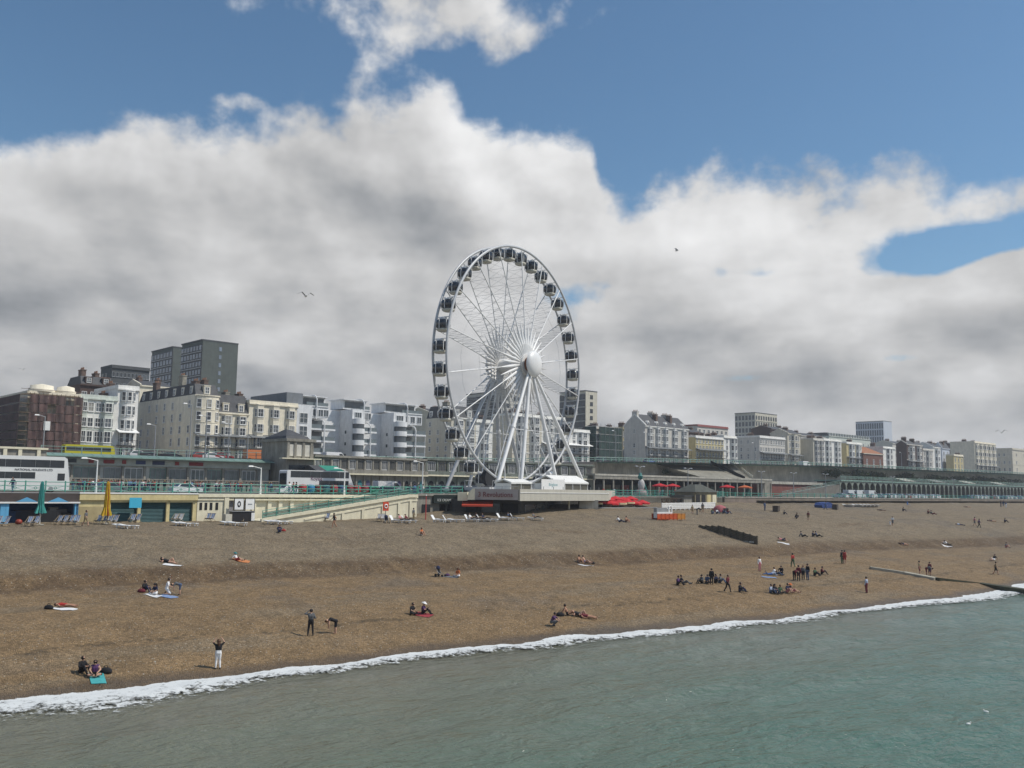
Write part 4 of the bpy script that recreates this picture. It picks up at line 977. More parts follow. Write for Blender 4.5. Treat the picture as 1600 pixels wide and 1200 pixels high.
# --- stone pavilion with pyramid roof
S = Site(446, N_C - 2, Z_DRIVE, 'stone_pavilion', 'grey stone pavilion with a stepped pyramid roof and white blind niches', 'pavilion')
r = S.root; w = S.X(488); zt = S.Z(465, 690); D = back_depth(S.t0, S.n, 409); zb_ = S.Z(465, 716)
MB().box(0, w, 0, D, -.2, zt).build('wall', M_STONE, r)
MB().box(-.3, w + .3, -.35, D + .3, zt, zt + .5).build('cornice', M_STONE, r)
MB().frustum(w * .45, D / 2, zt + .5, zt + 1.0, w * .9, D * .9, w * .8, D * .8).frustum(w * .45, D / 2, zt + 1.0, zt + 2.3, w * .75, D * .75, w * .12, D * .12).build('roof', M_SLATE, r)
MB().lathe([(.25, zt + 2.3), (.3, zt + 2.5), (.12, zt + 2.6), (.2, zt + 2.9), (.02, zt + 3.5)], w * .45, D / 2, 10).build('finial', M_STONE, r)
for px in (452, 465, 478):
    xc = S.X(px); MB().box(xc - .62, xc + .62, -.08, .0, zb_ + .35, zt - .55).build('niche', mat('niche_white', (.58, .56, .5), .7, .15, 1), r)
for px in (447.5, 458.5, 471.5, 484):
    xc = S.X(px); MB().box(xc - .25, xc + .25, -.22, .0, zb_, zt).build('pilaster', M_STONE, r)
MB().box(-1.5, w + 1.0, -1.2, 0, zb_ - .2, zb_).build('ledge', M_CREAMW, r)
MB().box(.5, w - .5, -.06, .0, .3, zb_ - 1.2).build('shop_window', M_GLASS, r)

# --- aquarium terrace, two storeys of stone
def terrace(label, pxa, pxb, n, ytop, bays, colr, name='stone_terrace', arches=True, hgt=None):
    S = Site(pxa, n, Z_DRIVE, name, label, 'building'); r = S.root; x1 = S.X(pxb); zt = hgt or S.Z((pxa + pxb) / 2, ytop)
    MB().box(0, x1, 0, N_M - n - .6, -.2, zt).build('wall', colr, r)
    MB().box(-.1, x1 + .1, -.5, .2, zt - .25, zt + .15).build('cornice', colr, r)
    zm = zt * .52
    MB().box(-.1, x1 + .1, -.9, .0, zm - .1, zm + .18).build('ledge', M_CREAMW, r)
    MB().box(-.1, x1 + .1, -.85, -.7, zm + .18, zm + .9).build('parapet', colr, r)
    for i in range(bays):
        xc = x1 * (i + .5) / bays; bw = x1 / bays
        put('window', window_mesh(bw * .62, zt - zm - 1.7, [M_FRAME, M_STONE][i % 2], M_GLASS, (3, 0), False), r, (xc, 0, zm + 1.05))
        hh = zm - .9; hw = bw * .26
        pts = [(xc - hw, 0), (xc + hw, 0), (xc + hw, hh * .6)] + [(xc + hw * math.cos(a), hh * .6 + hh * .35 * math.sin(a)) for a in np.linspace(.25, math.pi - .25, 6)] + [(xc - hw, hh * .6)]
        MB().extr(pts, 'y', -.06, .0).build('arch', [M_DARK, M_GLASS, mat('teal_arch', (.05, .2, .22), .5, .1), mat('mauve_arch', (.10, .09, .17), .5, .1)][(i * 5 + 1) % 4 if arches else 0], r)
        MB().box(xc - bw / 2 - .15, xc - bw / 2 + .2, -.25, 0, 0, zt - .25).build('pilaster', colr, r)
    return S
terrace('grey stone two-storey terrace right of the pavilion, below the apartment block', 489, 664, N_C, 715, 14, M_STONE)
terrace('green grey two-storey terrace glimpsed behind the wheel legs', 664.5, 926, N_C + 2, 722, 18, mat('green_stone', (.17, .19, .165), .8, .25, .7, streak=.3), arches=False)
# green roofed hut and canopy by the coach
S = Site(494, N_C - 6, Z_DRIVE, 'green_hut', 'small hut with a bright green pitched roof behind the coach', 'hut'); r = S.root; w = S.X(535); z = S.Z(515, 736); z2 = S.Z(515, 727)
MB().box(.2, w, .2, 5, -.1, z).build('wall', M_STONE, r)
MB().extr([(-.3, z), (5.4, z), (2.6, z2)], 'x', -.2, w * .35).build('roof', M_SLATE, r); MB().extr([(-.3, z), (5.4, z), (2.6, z2)], 'x', w * .35 + .01, w + .2).build('roof', mat('green_roof', (.04, .26, .18), .5, .15, 1), r)

# --- right of the wheel: retaining wall, arcade, shops
ts = np.linspace(on_line(926, N_M), on_line(1700, N_M), 60)
for (na, nb, nm, lb) in ((N_M - 1.5, N_M, 'retaining_wall', 'tall weathered concrete retaining wall under the upper road'),):
    root = empty(nm, (0, 0, 0), 0, lb, 'wall')
    for i in range(len(ts) - 1):
        a, b = float(ts[i]), float(ts[i + 1]); za, zb_ = z_upper(a) + .02, z_upper(b) + .02
        q = [P2(a, na - 1.2), P2(b, na - 1.2), P2(b, nb), P2(a, nb)]; q2 = [P2(a, na), P2(b, na), P2(b, nb), P2(a, nb)]
        mb = MB(); mb.add([(p.x, p.y, Z_DRIVE - .3) for p in q] + [(p.x, p.y, (za, zb_, zb_, za)[k]) for k, p in enumerate(q2)], [(0, 1, 5, 4), (1, 2, 6, 5), (2, 3, 7, 6), (3, 0, 4, 7), (4, 5, 6, 7)])
        mb.build('wall_panel', M_CONC, root)
    mb = MB()
    for a, b in zip(ts[:-1], ts[1:]):
        a, b = float(a), float(b); q = [P2(a, na - .35), P2(b, na - .35), P2(b, nb + .1), P2(a, nb + .1)]; za, zb_ = z_upper(a) + .03, z_upper(b) + .03
        mb.add([(p.x, p.y, (za, zb_, zb_, za)[k] - .35) for k, p in enumerate(q)] + [(p.x, p.y, (za, zb_, zb_, za)[k]) for k, p in enumerate(q)], [(0, 1, 5, 4), (3, 2, 1, 0), (4, 5, 6, 7)])
    mb.build('coping', M_GREEND, root)
# shop colonnade 926..1205
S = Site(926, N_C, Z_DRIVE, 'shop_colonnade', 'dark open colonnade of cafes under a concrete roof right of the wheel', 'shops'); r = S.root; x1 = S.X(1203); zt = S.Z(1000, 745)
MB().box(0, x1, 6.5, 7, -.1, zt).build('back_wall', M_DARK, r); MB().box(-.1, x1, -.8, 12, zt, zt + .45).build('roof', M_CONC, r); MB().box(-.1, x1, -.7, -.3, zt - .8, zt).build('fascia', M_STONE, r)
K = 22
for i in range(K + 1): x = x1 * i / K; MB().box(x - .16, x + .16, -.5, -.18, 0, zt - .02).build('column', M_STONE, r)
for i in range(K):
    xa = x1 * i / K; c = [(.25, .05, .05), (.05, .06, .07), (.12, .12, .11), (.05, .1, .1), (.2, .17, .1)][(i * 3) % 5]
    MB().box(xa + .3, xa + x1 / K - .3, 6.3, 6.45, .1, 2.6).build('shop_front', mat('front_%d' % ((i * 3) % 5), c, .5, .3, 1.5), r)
# sloping concrete apron and stair
S = Site(1098, N_C + 1, Z_DRIVE, 'concrete_apron', 'plain sloping concrete apron between the upper road and the cafes', 'wall'); r = S.root; x1 = S.X(1176); z0 = S.Z(1130, 747); zu = z_upper(S.t0) - Z_DRIVE
MB().add([(0, 0, z0), (x1, 0, z0), (x1 - 2, 13, zu - .2), (-5, 13, zu - .2), (0, 0, z0 - .5), (x1, 0, z0 - .5), (x1, 13, zu - 4), (0, 13, zu - 4)], [(0, 1, 2, 3), (4, 5, 1, 0), (0, 3, 7, 4), (1, 5, 6, 2)]).build('slab', mat('apron_concrete', (.26, .245, .2), .85, .25, .4, streak=.3), r)
S = Site(1164, N_C + 1, Z_DRIVE, 'stairway', 'steep dark stairway with a pale handrail up to the upper road', 'stairs'); r = S.root; x1 = S.X(1176); z0 = S.Z(1170, 750); zu = z_upper(S.t0) - Z_DRIVE
for i in range(18): MB().box(0 + i * .42, x1 + i * .42, i * .65, 13, z0 + (zu - z0) * i / 18, z0 + (zu - z0) * (i + 1) / 18).build('step', M_STONE, r)
MB().extr([(0, z0), (11.7, zu), (11.7, zu + 1), (0, z0 + 1)], 'x', -.1, .1).build('side_wall', M_DARK, r)
for i in range(2): MB().tube((x1 + .1 + .1 * i, 0, z0 + .7 + .4 * i), (x1 + 7.6 + .1 * i, 11.7, zu + .7 + .4 * i), .12, .12, 5).build('handrail', M_CREAMW, r)
# red wall and ramp
S = Site(1203.5, N_C + 2, Z_DRIVE, 'red_wall', 'dull red painted wall beside the far ramp', 'wall'); r = S.root; x1 = S.X(1290)
MB().box(0, x1, 0, 8, -.1, S.Z(1240, 757)).build('wall_panel', mat('red_paint', (.20, .075, .06), .8, .25, .5, streak=.3), r); MB().box(-.1, x1, -.4, 8.1, S.Z(1240, 757), S.Z(1240, 753)).build('coping', M_CONC, r)
MB().box(-6, -.1, -.5, .5, 0, S.Z(1240, 752)).build('pier', M_STONE, r)
S = Site(1222, N_C - 4, Z_DRIVE, 'terrace_ramp', 'long green railed ramp climbing to the iron arcade deck', 'ramp'); r = S.root; x1 = S.X(1312); zt = S.Z(1312, 757)
MB().extr([(0, 0), (x1, 0), (x1, zt), (0, .3)], 'y', 0, 3).build('ramp_body', mat('ramp_dark', (.16, .15, .13), .9, .25, .6), r)
for i in range(13): x = x1 * i / 12; z = .3 + (zt - .3) * i / 12; MB().tube((x, 0, z), (x, 0, z + 1.2), .07, .07, 5).build('post', M_GREEND, r)
for dz_ in (.4, .8, 1.2): MB().tube((0, 0, .3 + dz_), (x1, 0, zt + dz_), .06, .06, 5).build('rail', M_GREEND, r)
# iron arcade
S = Site(1313, N_C - 4, Z_DRIVE, 'iron_arcade', 'long green cast-iron arcade with a railed walkway below the wall', 'arcade'); r = S.root; x1 = S.X(1700); zt = S.Z(1450, 756)
MB().box(0, x1, -.3, 9, zt, zt + .4).build('deck', M_GREEND, r); MB().box(0, x1, 7.5, 8, 0, zt).build('back_wall', mat('arcade_wall', (.10, .10, .09), .9, .3, .5), r)
sp = 4.0; K = int(x1 / sp); am = MB()
pts = [(0.25, zt), (.25, 0), (0, 0), (0, zt + .0), (sp, zt), (sp, zt - .3)]
arc = [(sp / 2 + (sp / 2 - .25) * math.cos(a), zt - 2.1 + 1.75 * math.sin(a)) for a in np.linspace(0, math.pi, 11)]
for (xa, za), (xb, zb_) in zip(arc[:-1], arc[1:]): am.add([(xa, 0, za), (xb, 0, zb_), (xb, 0, zt), (xa, 0, zt), (xa, .2, za), (xb, .2, zb_), (xb, .2, zt), (xa, .2, zt)], [(3, 2, 1, 0), (4, 5, 6, 7), (0, 1, 5, 4)])
am.box(-.24, .24, -.02, .22, 0, zt); am.box(-.35, .35, -.1, .3, zt - 2.4, zt - 2.1)
arm = am.mesh('arch', mat('arcade_paint', (.21, .24, .2), .6, .2, .8))
for i in range(K): put('arch', arm, r, (sp * i, 0, 0))
for i in range(int(x1 / 3) + 1): MB().tube((3 * i, -.2, zt + .4), (3 * i, -.2, zt + 1.6), .07, .07, 4).build('post', M_GREEND, r)
for dz_ in (.95, 1.3, 1.6): MB().tube((0, -.2, zt + dz_), (x1, -.2, zt + dz_), .08, .08, 4).build('rail', M_GREEND, r)
for i in range(4):
    xs = S.X(1432 + 48 * i) ; MB().add([(xs, 4, zt + .9), (xs + 9, 4, zt + .9), (xs + 9, 8, zt + 1.9), (xs, 8, zt + 1.9), (xs, 4, zt + .8), (xs + 9, 4, zt + .8)], [(0, 1, 2, 3), (4, 5, 1, 0)]).build('shelter_roof', M_CONC if i != 1 else M_PAVE, r)

# --- scrub on the wall above the arcade
def foliage(name, pts, m, label, n_leaf, size, seed=1, kind='stuff'):
    rnd = random.Random(seed); mb = MB()
    for _ in range(n_leaf):
        cx, cy, cz, rx, ry, rz_ = rnd.choice(pts)
        while True:
            u = Vector((rnd.uniform(-1, 1), rnd.uniform(-1, 1), rnd.uniform(-1, 1)))
            if .25 < u.length < 1: break
        p = Vector((cx + u.x * rx, cy + u.y * ry, cz + u.z * rz_)); a = Vector((rnd.uniform(-1, 1), rnd.uniform(-1, 1), rnd.uniform(-.3, 1))).normalized(); b = a.orthogonal().normalized() * size * rnd.uniform(.6, 1.3); c = a.cross(b.normalized()) * size * rnd.uniform(.4, .9)
        mb.add([p - b, p + c, p + b, p - c], [(0, 1, 2, 3)])
    return tag(mb.build(name, m), label, kind=kind)
M_LEAF = mat('scrub_leaves', (.05, .075, .028), .7, .45, .7)
pts = []
rnd = random.Random(5)
for i in range(70):
    px = rnd.uniform(1288, 1680)
    if 1395 < px < 1405: continue
    t_ = on_line(px, N_M - 5); p = P2(t_, N_M - 4 + rnd.uniform(-1.5, 1)); pts.append((p.x, p.y, Z_DRIVE + 7.3 + rnd.uniform(0, 1.2), rnd.uniform(1.5, 4), rnd.uniform(1, 2), rnd.uniform(.7, 1.7)))
foliage('wall_scrub', pts, M_LEAF, 'dark green scrub growing along the foot of the retaining wall', 9000, .32, 3)
t_ = on_line(1085, N_M - 3); pts = []
for i in range(14): p = P2(on_line(1040 + i * 4.6, N_M - 4), N_M - 4); pts.append((p.x, p.y, Z_DRIVE + 6.6 + .2 * (i % 3), 1.0, 1.0, .8))
foliage('hanging_plants', pts, M_LEAF, 'dark plants hanging over the cafe roof edge', 1500, .25, 8)
# turf verge on the beach side at the far right
strip('grass_verge', on_line(1180, N_P), on_line(1700, N_P), N_P - 2.2, N_P - .05, 9.75, mat('verge_grass', (.09, .09, .045), .95, .4, .6), 'narrow strip of dull turf beside the far railing')
S = Site(1130, N_P, 8.6, 'low_sea_wall', 'low brown sea wall at the top of the far beach', 'wall'); MB().box(0, S.X(1700), -.3, .25, 0, 1.72).build('wall_panel', mat('brown_wall', (.22, .18, .15), .9, .25, .6), S.root)
MB().box(0, S.X(1700), -.4, .3, 1.72, 1.85).build('coping', M_CONC, S.root)
# upper road retaining edge left of the wheel (hidden mostly by the terraces)
S = Site(432.5, N_M - 7.5, Z_DRIVE, 'upper_wall', 'grey wall carrying the upper road behind the pavilion', 'wall'); MB().box(0, S.X(930), 0, 1, 0, z_upper(60) - Z_DRIVE + .9).build('wall_panel', M_STONE, S.root)
# ------------------------------------------------------------------ bastion platform under the wheel
M_PLAT = mat('platform_render', (0.50, 0.48, 0.41), .7, .06, 1.0, streak=.12); M_SIGNG = mat('sign_grey', (0.30, 0.275, 0.265), .6, .06, 1.0); M_TXT = mat('sign_red_text', (0.17, 0.05, 0.055), .6, 0)
def bastion():
    root = empty('bastion', (0, 0, 0), 0, 'overhanging concrete bastion platform carrying the big wheel', 'platform')
    K_ = Vector((1.16, 140)); L_ = Vector((-5.3, 139.6)); Rr = Vector((16.6, 160.0))
    zt = 11.45; zb = 9.85; zd = 11.1
    dirR = (Rr - K_).normalized(); nR = Vector((dirR.y, -dirR.x))
    deck = [L_, K_, Rr, P2(on_line(962, 132), 132), P2(on_line(640, 134), 134), P2(on_line(728, 122), 122)]
    MB().prism([(p.x, p.y) for p in deck], zb + .02, zd).build('deck', M_PLAT, root)
    def slabwall(a, b, z0, z1, th, m, nm):
        d = (b - a).normalized(); nn = Vector((-d.y, d.x)); mb = MB(); mb.prism([(a.x, a.y), (b.x, b.y), (b.x + nn.x * th, b.y + nn.y * th), (a.x + nn.x * th, a.y + nn.y * th)], z0, z1); return mb.build(nm, m, root)
    slabwall(L_ - Vector((0, .35)), K_ - Vector((0, .35)), zb, zt, .32, M_SIGNG, 'sign_panel')
    slabwall(K_ + nR * .35, Rr + nR * .35, zb - .12, zt + .05, .33, M_PLAT, 'parapet')
    slabwall(K_ + nR * .42, Rr + nR * .42, 10.9, 11.0, .06, M_WHITE, 'string_course')
    slabwall(Rr + nR * .35, deck[3], zb, zt, .3, M_PLAT, 'parapet')
    # sloping shoulder at the left end of the sign
    a = L_ - Vector((0, .36)); MB().extr([(a.x - 1.15, zb - .05), (a.x - .02, zb - .05), (a.x - .02, zt), (a.x - .35, zt + .02), (a.x - 1.0, zb + .9)], 'y', a.y, a.y + 3).build('shoulder', M_CREAMW, root)
    MB().box(a.x - 2.6, a.x - 1.17, a.y + .6, a.y + 6, zb - .2, zb + 1.05).build('side_block', M_CREAMW, root)
    for k in range(9):
        p = K_ + (Rr - K_) * ((k + .3) / 9.5) + nR * .3; MB().tube((p.x, p.y, zt), (p.x, p.y, zt + .5), .05, .05, 5).build('post', M_GREYMET, root)
    for k in range(4):
        p = L_ + (K_ - L_) * ((k + .5) / 4) + Vector((0, -.2)); MB().tube((p.x, p.y, zt), (p.x, p.y, zt + .45), .05, .05, 5).build('post', M_GREYMET, root)
    MB().tube((L_.x, L_.y - .2, zt + .42), (K_.x, K_.y - .2, zt + .42), .03, .03, 5).build('rail', M_GREYMET, root)
    text_mesh('3 Revolutions', 1.02, M_TXT, root, (L_.x + 3.05, 139.6 - .36, 10.3), depth=.015, bold=.012, sx=.92)
    # recessed rooms below the overhang
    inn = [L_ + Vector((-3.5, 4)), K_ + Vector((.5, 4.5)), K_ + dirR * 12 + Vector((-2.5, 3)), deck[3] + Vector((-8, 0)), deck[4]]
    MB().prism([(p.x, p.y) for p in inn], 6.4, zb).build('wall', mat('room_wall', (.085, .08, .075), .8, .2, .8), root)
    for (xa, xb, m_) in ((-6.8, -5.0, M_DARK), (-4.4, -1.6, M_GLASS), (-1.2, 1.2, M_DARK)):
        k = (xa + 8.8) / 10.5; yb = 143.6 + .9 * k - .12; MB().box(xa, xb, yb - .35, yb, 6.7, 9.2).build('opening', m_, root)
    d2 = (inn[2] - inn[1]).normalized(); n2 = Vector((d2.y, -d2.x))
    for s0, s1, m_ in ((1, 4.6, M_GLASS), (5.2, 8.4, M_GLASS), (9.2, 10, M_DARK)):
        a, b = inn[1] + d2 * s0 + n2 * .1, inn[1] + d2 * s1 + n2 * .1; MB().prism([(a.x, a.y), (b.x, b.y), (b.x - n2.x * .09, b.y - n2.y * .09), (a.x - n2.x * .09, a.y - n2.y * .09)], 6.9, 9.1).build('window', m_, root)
    p = K_ + dirR * 16.5 + Vector((-1.6, .8)); MB().tube((p.x, p.y, 6.5), (p.x, p.y, zb), .16, .16, 8).build('column', M_CREAMW, root)
    p = K_ + dirR * 21.5 + Vector((-1.2, .2)); MB().box(p.x - 1.6, p.x + 1.6, p.y - 1, p.y + 1, 6.5, zb).build('pier', M_CONC, root)
    a, b = K_ + dirR * 12.5 + Vector((-1, .8)), Rr + dirR * 4.5 + Vector((4, 1)); slabwall(a, b, 6.6, 7.7, .3, mat('timber_dark', (.055, .042, .035), .9, .2, 1.5), 'low_wall')
    return root, K_, Rr, dirR, nR, zd
BAST = bastion()
# wall closing the promenade between bastion and the restaurant side
S = Site(652.5, N_P, Z0, 'kiosk_row', 'dark kiosk row with an ice cream fascia left of the bastion', 'kiosk'); r = S.root
xk0, xk1, xk2 = S.X(662), S.X(678), S.X(721); H = Z_DRIVE - Z0
MB().box(0, xk1, .2, 5, 0, H - .03).build('wall', M_STONE, r); MB().box(S.X(661), S.X(674), .12, .2, 0, 2.3).build('doorway', M_DARK, r)
MB().box(xk1, xk2, .6, 5, 0, H - .03).build('wall', mat('kiosk_wall', (.2, .21, .2), .7, .2, 1), r)
MB().box(xk1 - .1, xk2, -.15, .6, 2.45, H + .15).build('fascia', mat('kiosk_fascia', (.022, .03, .028), .5, .1), r)
text_mesh('ICE CREAMS', .52, mat('kiosk_letters', (.62, .64, .6), .6, 0), r, (xk1 + 2.0, -.17, 2.78), depth=.01, sx=1.0)
for a, b in ((691, 700), (703, 718)): MB().box(S.X(a), S.X(b), .5, .6, .1, 2.3).build('doorway', M_DARK, r)
MB().box(-.1, S.X(745), -.1, 5, H - .02, H + .3).build('coping', M_STONE, r)
railing('green lattice railing above the ice cream kiosk', on_line(655, N_P), on_line(724, N_P), N_P + .2, Z_DRIVE + .3)
# front wall of the promenade behind and right of the bastion
S = Site(885, N_P + 4, 6.4, 'promenade_wall', 'grey promenade wall behind the red parasols', 'wall'); r = S.root
MB().box(0, S.X(1132), 0, 1.2, 0, Z_DRIVE - 6.4 - .02).build('wall_panel', M_CONC, r); MB().box(0, S.X(1132), -.1, 1.3, Z_DRIVE - 6.42, Z_DRIVE - 6.3).build('coping', M_STONE, r)
railing('green railing behind the red parasols', on_line(950, N_P + 4), on_line(1132, N_P + 4), N_P + 4.2, Z_DRIVE + .1, step=2.4)
# blue hoarding and its vehicle-sized panels behind the kiosk
S = Site(680, 126, Z_DRIVE, 'hoarding', 'blue grey site hoarding left of the wheel base', 'hoarding'); r = S.root
K = 9; x1 = S.X(746)
for i in range(K): MB().box(x1 * i / K + .01, x1 * (i + 1) / K - .01, .0 + .02 * (i % 2), .08 + .02 * (i % 2), 0, 1.75).build('panel', mat('hoarding_blue', (.105, .13, .165), .6, .12, 1.0), r)
MB().box(x1 * .72, x1 * .86, -.06, -.02, 1.3, 1.6).build('notice', M_WHITE, r)

# ------------------------------------------------------------------ the big wheel
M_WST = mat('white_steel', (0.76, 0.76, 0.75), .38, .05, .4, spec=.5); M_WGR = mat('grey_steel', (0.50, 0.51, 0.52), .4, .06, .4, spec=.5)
M_CAB = mat('cabin_glass', (0.02, 0.022, 0.028), .1, .2, .8, spec=.7); M_PAN = mat('cabin_pan', (0.50, 0.48, 0.41), .5, .06, 1); M_RUST = mat('rust', (.18, .07, .035), .8, .3, 3)
def wheel():
    C = Vector((0.2, 165, 33.5)); Nn = Vector((.83, -.56, 0)).normalized(); T = Vector((.56, .83, 0)).normalized(); Zv = Vector((0, 0, 1)); RR = 21.2; HW = 1.4
    root = empty('observation_wheel', (C.x, C.y, 11.2), 0, 'tall white observation wheel with thirty-six dark enclosed gondolas', 'ferris wheel')
    O = Vector((C.x, C.y, 11.2))
    def W(a, r, o): return T * (r * math.cos(a)) + Zv * (r * math.sin(a)) + Nn * o + (C - O)
    # rims
    for o, nm in ((HW, 'rim'), (-HW, 'rim')):
        mb = MB(); k = 108; n = 8; vs = []; fs = []
        for i in range(k):
            a = 2 * math.pi * i / k; c = W(a, RR, o); er = T * math.cos(a) + Zv * math.sin(a)
            for j in range(n): th = 2 * math.pi * j / n; vs.append(c + er * (.24 * math.cos(th)) + Nn * (.2 * math.sin(th)))
        for i in range(k):
            for j in range(n): fs.append((i * n + j, ((i + 1) % k) * n + j, ((i + 1) % k) * n + (j + 1) % n, i * n + (j + 1) % n))
        mb.sm = True; mb.add(vs, fs); mb.build(nm, M_WGR if o > 0 else M_WGR, root)
    # hub
    HO = 3.6
    mb = MB(); mb.tube(Nn * -HO + C - O, Nn * HO + C - O, 1.15, 1.15, 20); mb.build('axle', M_WST, root)
    for s in (-1, 1):
        mb = MB(); mb.tube(C - O + Nn * (s * 2.6), C - O + Nn * (s * 3.1), 1.9, 1.9, 24); mb.build('flange', M_WST, root)
        mb = MB(); mb.tube(C - O + Nn * (s * 3.12), C - O + Nn * (s * 3.5), 1.25, 1.25, 18); mb.build('bearing', M_RUST, root)
        # cap: a shallow dome
        vs = []; fs = []; n = 26; m = 7; base = C - O + Nn * (s * 4.3)
        for j in range(m):
            ph = math.pi / 2 * j / (m - 1); rr = 2.35 * math.cos(ph); hh = .95 * math.sin(ph)
            for i in range(n): th = 2 * math.pi * i / n; vs.append(base + (T * math.cos(th) + Zv * math.sin(th)) * rr + Nn * (s * hh))
        for j in range(m - 1):
            for i in range(n): fs.append((j * n + i, j * n + (i + 1) % n, (j + 1) * n + (i + 1) % n, (j + 1) * n + i))
        mb = MB(); mb.sm = True; mb.add(vs, fs); mb.sm = False; mb.add(vs[:n], [tuple(range(n))]); mb.tube(C - O + Nn * (s * 3.5), base, .9, .9, 14); mb.build('hub_cap', M_WST, root)
    # spokes
    for i in range(18):
        a = math.pi * 2 * i / 18 + math.pi / 18
        for s in (-1, 1):
            q = lambda f: T * (f * RR * math.cos(a)) + Zv * (f * RR * math.sin(a)) + (C - O) + Nn * (s * (2.75 + (HW - 2.75) * min(1, f)))
            sp = MB().tube(q(.06), q(.17), .14, .38, 6).tube(q(.17), q(.34), .38, .12, 6).tube(q(.34), q(.985), .095, .095, 6).build('spoke', M_WST, root)
        mb = MB(); K = 11
        for k in range(K + 1):
            f = .2 + .76 * k / K
            A = T * (f * RR * math.cos(a)) + Zv * (f * RR * math.sin(a)) + (C - O); h = 2.75 + (HW - 2.75) * f
            mb.tube(A - Nn * h, A + Nn * h, .025, None, 4, False)
            if k < K:
                f2 = .2 + .76 * (k + 1) / K; B = T * (f2 * RR * math.cos(a)) + Zv * (f2 * RR * math.sin(a)) + (C - O); h2 = 2.75 + (HW - 2.75) * f2
                mb.tube(A - Nn * h, B + Nn * h2, .017, None, 4, False); mb.tube(A + Nn * h, B - Nn * h2, .017, None, 4, False)
        mb.build('spoke_bracing', M_WGR, sp)['kind'] = 'stuff'
        # short pointed spikes between the spokes, tied to the rim by cables
        a2 = a + math.pi / 18
        for s in (-1, 1):
            q = lambda f: T * (f * RR * math.cos(a2)) + Zv * (f * RR * math.sin(a2)) + (C - O) + Nn * (s * (2.75 + (HW - 2.75) * f))
            MB().tube(q(.06), q(.17), .12, .36, 6).tube(q(.17), q(.36), .36, .03, 6).build('spike', M_WST, root)
    # ring cables
    for o in (-1.9, 1.9):
        mb = MB(); k = 18
        for i in range(k):
            a, b = 2 * math.pi * i / k, 2 * math.pi * (i + 1) / k
            mb.tube(W(a, RR * .62, o), W(b, RR * .62, o), .02, None, 4, False)
        mb.build('ring_cable', M_WGR, root)
    # gondolas
    prof = [(.05, -2.05), (.78, -2.0), (.98, -1.75), (1.07, -1.3), (1.05, -.85), (.9, -.5), (.6, -.38), (.05, -.36)]
    def rsq(z, r, n=20): return [(r * math.copysign(abs(math.cos(t)) ** .62, math.cos(t)), r * math.copysign(abs(math.sin(t)) ** .62, math.sin(t)), z) for t in [2 * math.pi * i / n for i in range(n)]]
    def loft(prof, m, nm):
        mb = MB(); n = 20; vs = []; 
        for r_, z in prof: vs += rsq(z, r_, n)
        mb.sm = True; mb.add(vs, [(j * n + i, j * n + (i + 1) % n, (j + 1) * n + (i + 1) % n, (j + 1) * n + i) for j in range(len(prof) - 1) for i in range(n)])
        return mb.mesh(nm, m)
    cab = loft([(.75, -1.98), (.98, -1.75), (1.07, -1.3), (1.05, -.85), (.92, -.5), (.55, -.38), (.02, -.36)], M_CAB, 'gondola')
    pan = loft([(.02, -2.42), (.72, -2.4), (.9, -2.25), (.96, -1.96), (.74, -1.9)], M_PAN, 'floor_pan')
    mb = MB(); mb.box(-.5, .5, -.5, .5, -.36, -.16); mb.box(-.62, -.3, -.35, .35, -.16, .02); mb.box(.3, .62, -.35, .35, -.16, .02); roofm = mb.mesh('roof_unit', M_WST)
    mb = MB()
    for s in (-1, 1): mb.box(s * 1.08 - .03, s * 1.08 + .03, -.6, -.5, -1.95, -.5); mb.box(s * 1.08 - .03, s * 1.08 + .03, .5, .6, -1.95, -.5); mb.box(s * 1.08 - .03, s * 1.08 + .03, -.6, .6, -.55, -.47)
    mb.box(-1.1, 1.1, -.05, .05, -.52, -.46)
    framem = mb.mesh('door_frame', M_WST)
    mb = MB(); mb.tube((-1.4, 0, 0), (1.4, 0, 0), .07, .07, 6); mb.box(-.05, .05, -.9, .9, -1.2, -1.12); hang = mb.mesh('hanger', M_WST)
    mb = MB(); mb.box(-.05, .05, -1.09, -1.02, -1.95, -.45); mb.box(-.05, .05, 1.02, 1.09, -1.95, -.45); mul = mb.mesh('mullion', M_WST)
    rz = math.atan2(Nn.y, Nn.x)
    for i in range(36):
        a = 2 * math.pi * (i + .5) / 36; p = W(a, RR, 0)
        g = put('gondola', cab, root, p, rz)
        for nm, me in (('floor_pan', pan), ('roof_unit', roofm), ('door_frame', framem), ('hanger', hang), ('mullion', mul)): put(nm, me, g)
    # legs: each a stout tube from the axle end to the deck, with a sleeve half way
    zf = -.1
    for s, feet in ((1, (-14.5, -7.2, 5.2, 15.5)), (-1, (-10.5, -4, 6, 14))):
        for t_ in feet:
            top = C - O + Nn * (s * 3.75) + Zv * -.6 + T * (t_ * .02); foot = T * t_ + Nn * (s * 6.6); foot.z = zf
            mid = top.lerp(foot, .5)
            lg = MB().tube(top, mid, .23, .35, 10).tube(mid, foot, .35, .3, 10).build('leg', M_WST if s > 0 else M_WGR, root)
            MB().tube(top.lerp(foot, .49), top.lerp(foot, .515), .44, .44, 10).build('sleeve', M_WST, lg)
            MB().box(foot.x - .6, foot.x + .6, foot.y - .6, foot.y + .6, zf - .1, zf + .35).build('foot_plate', M_WGR, lg)
        for fr in (.52,):
            pts = [(C - O + Nn * (s * 3.75) + Zv * -.6).lerp(T * t_ + Nn * (s * 6.6) + Zv * zf, fr) for t_ in feet]
            for a_, b_ in zip(pts[:-1], pts[1:]): MB().tube(a_, b_, .06, .06, 6).build('tie_bar', M_WST, root)
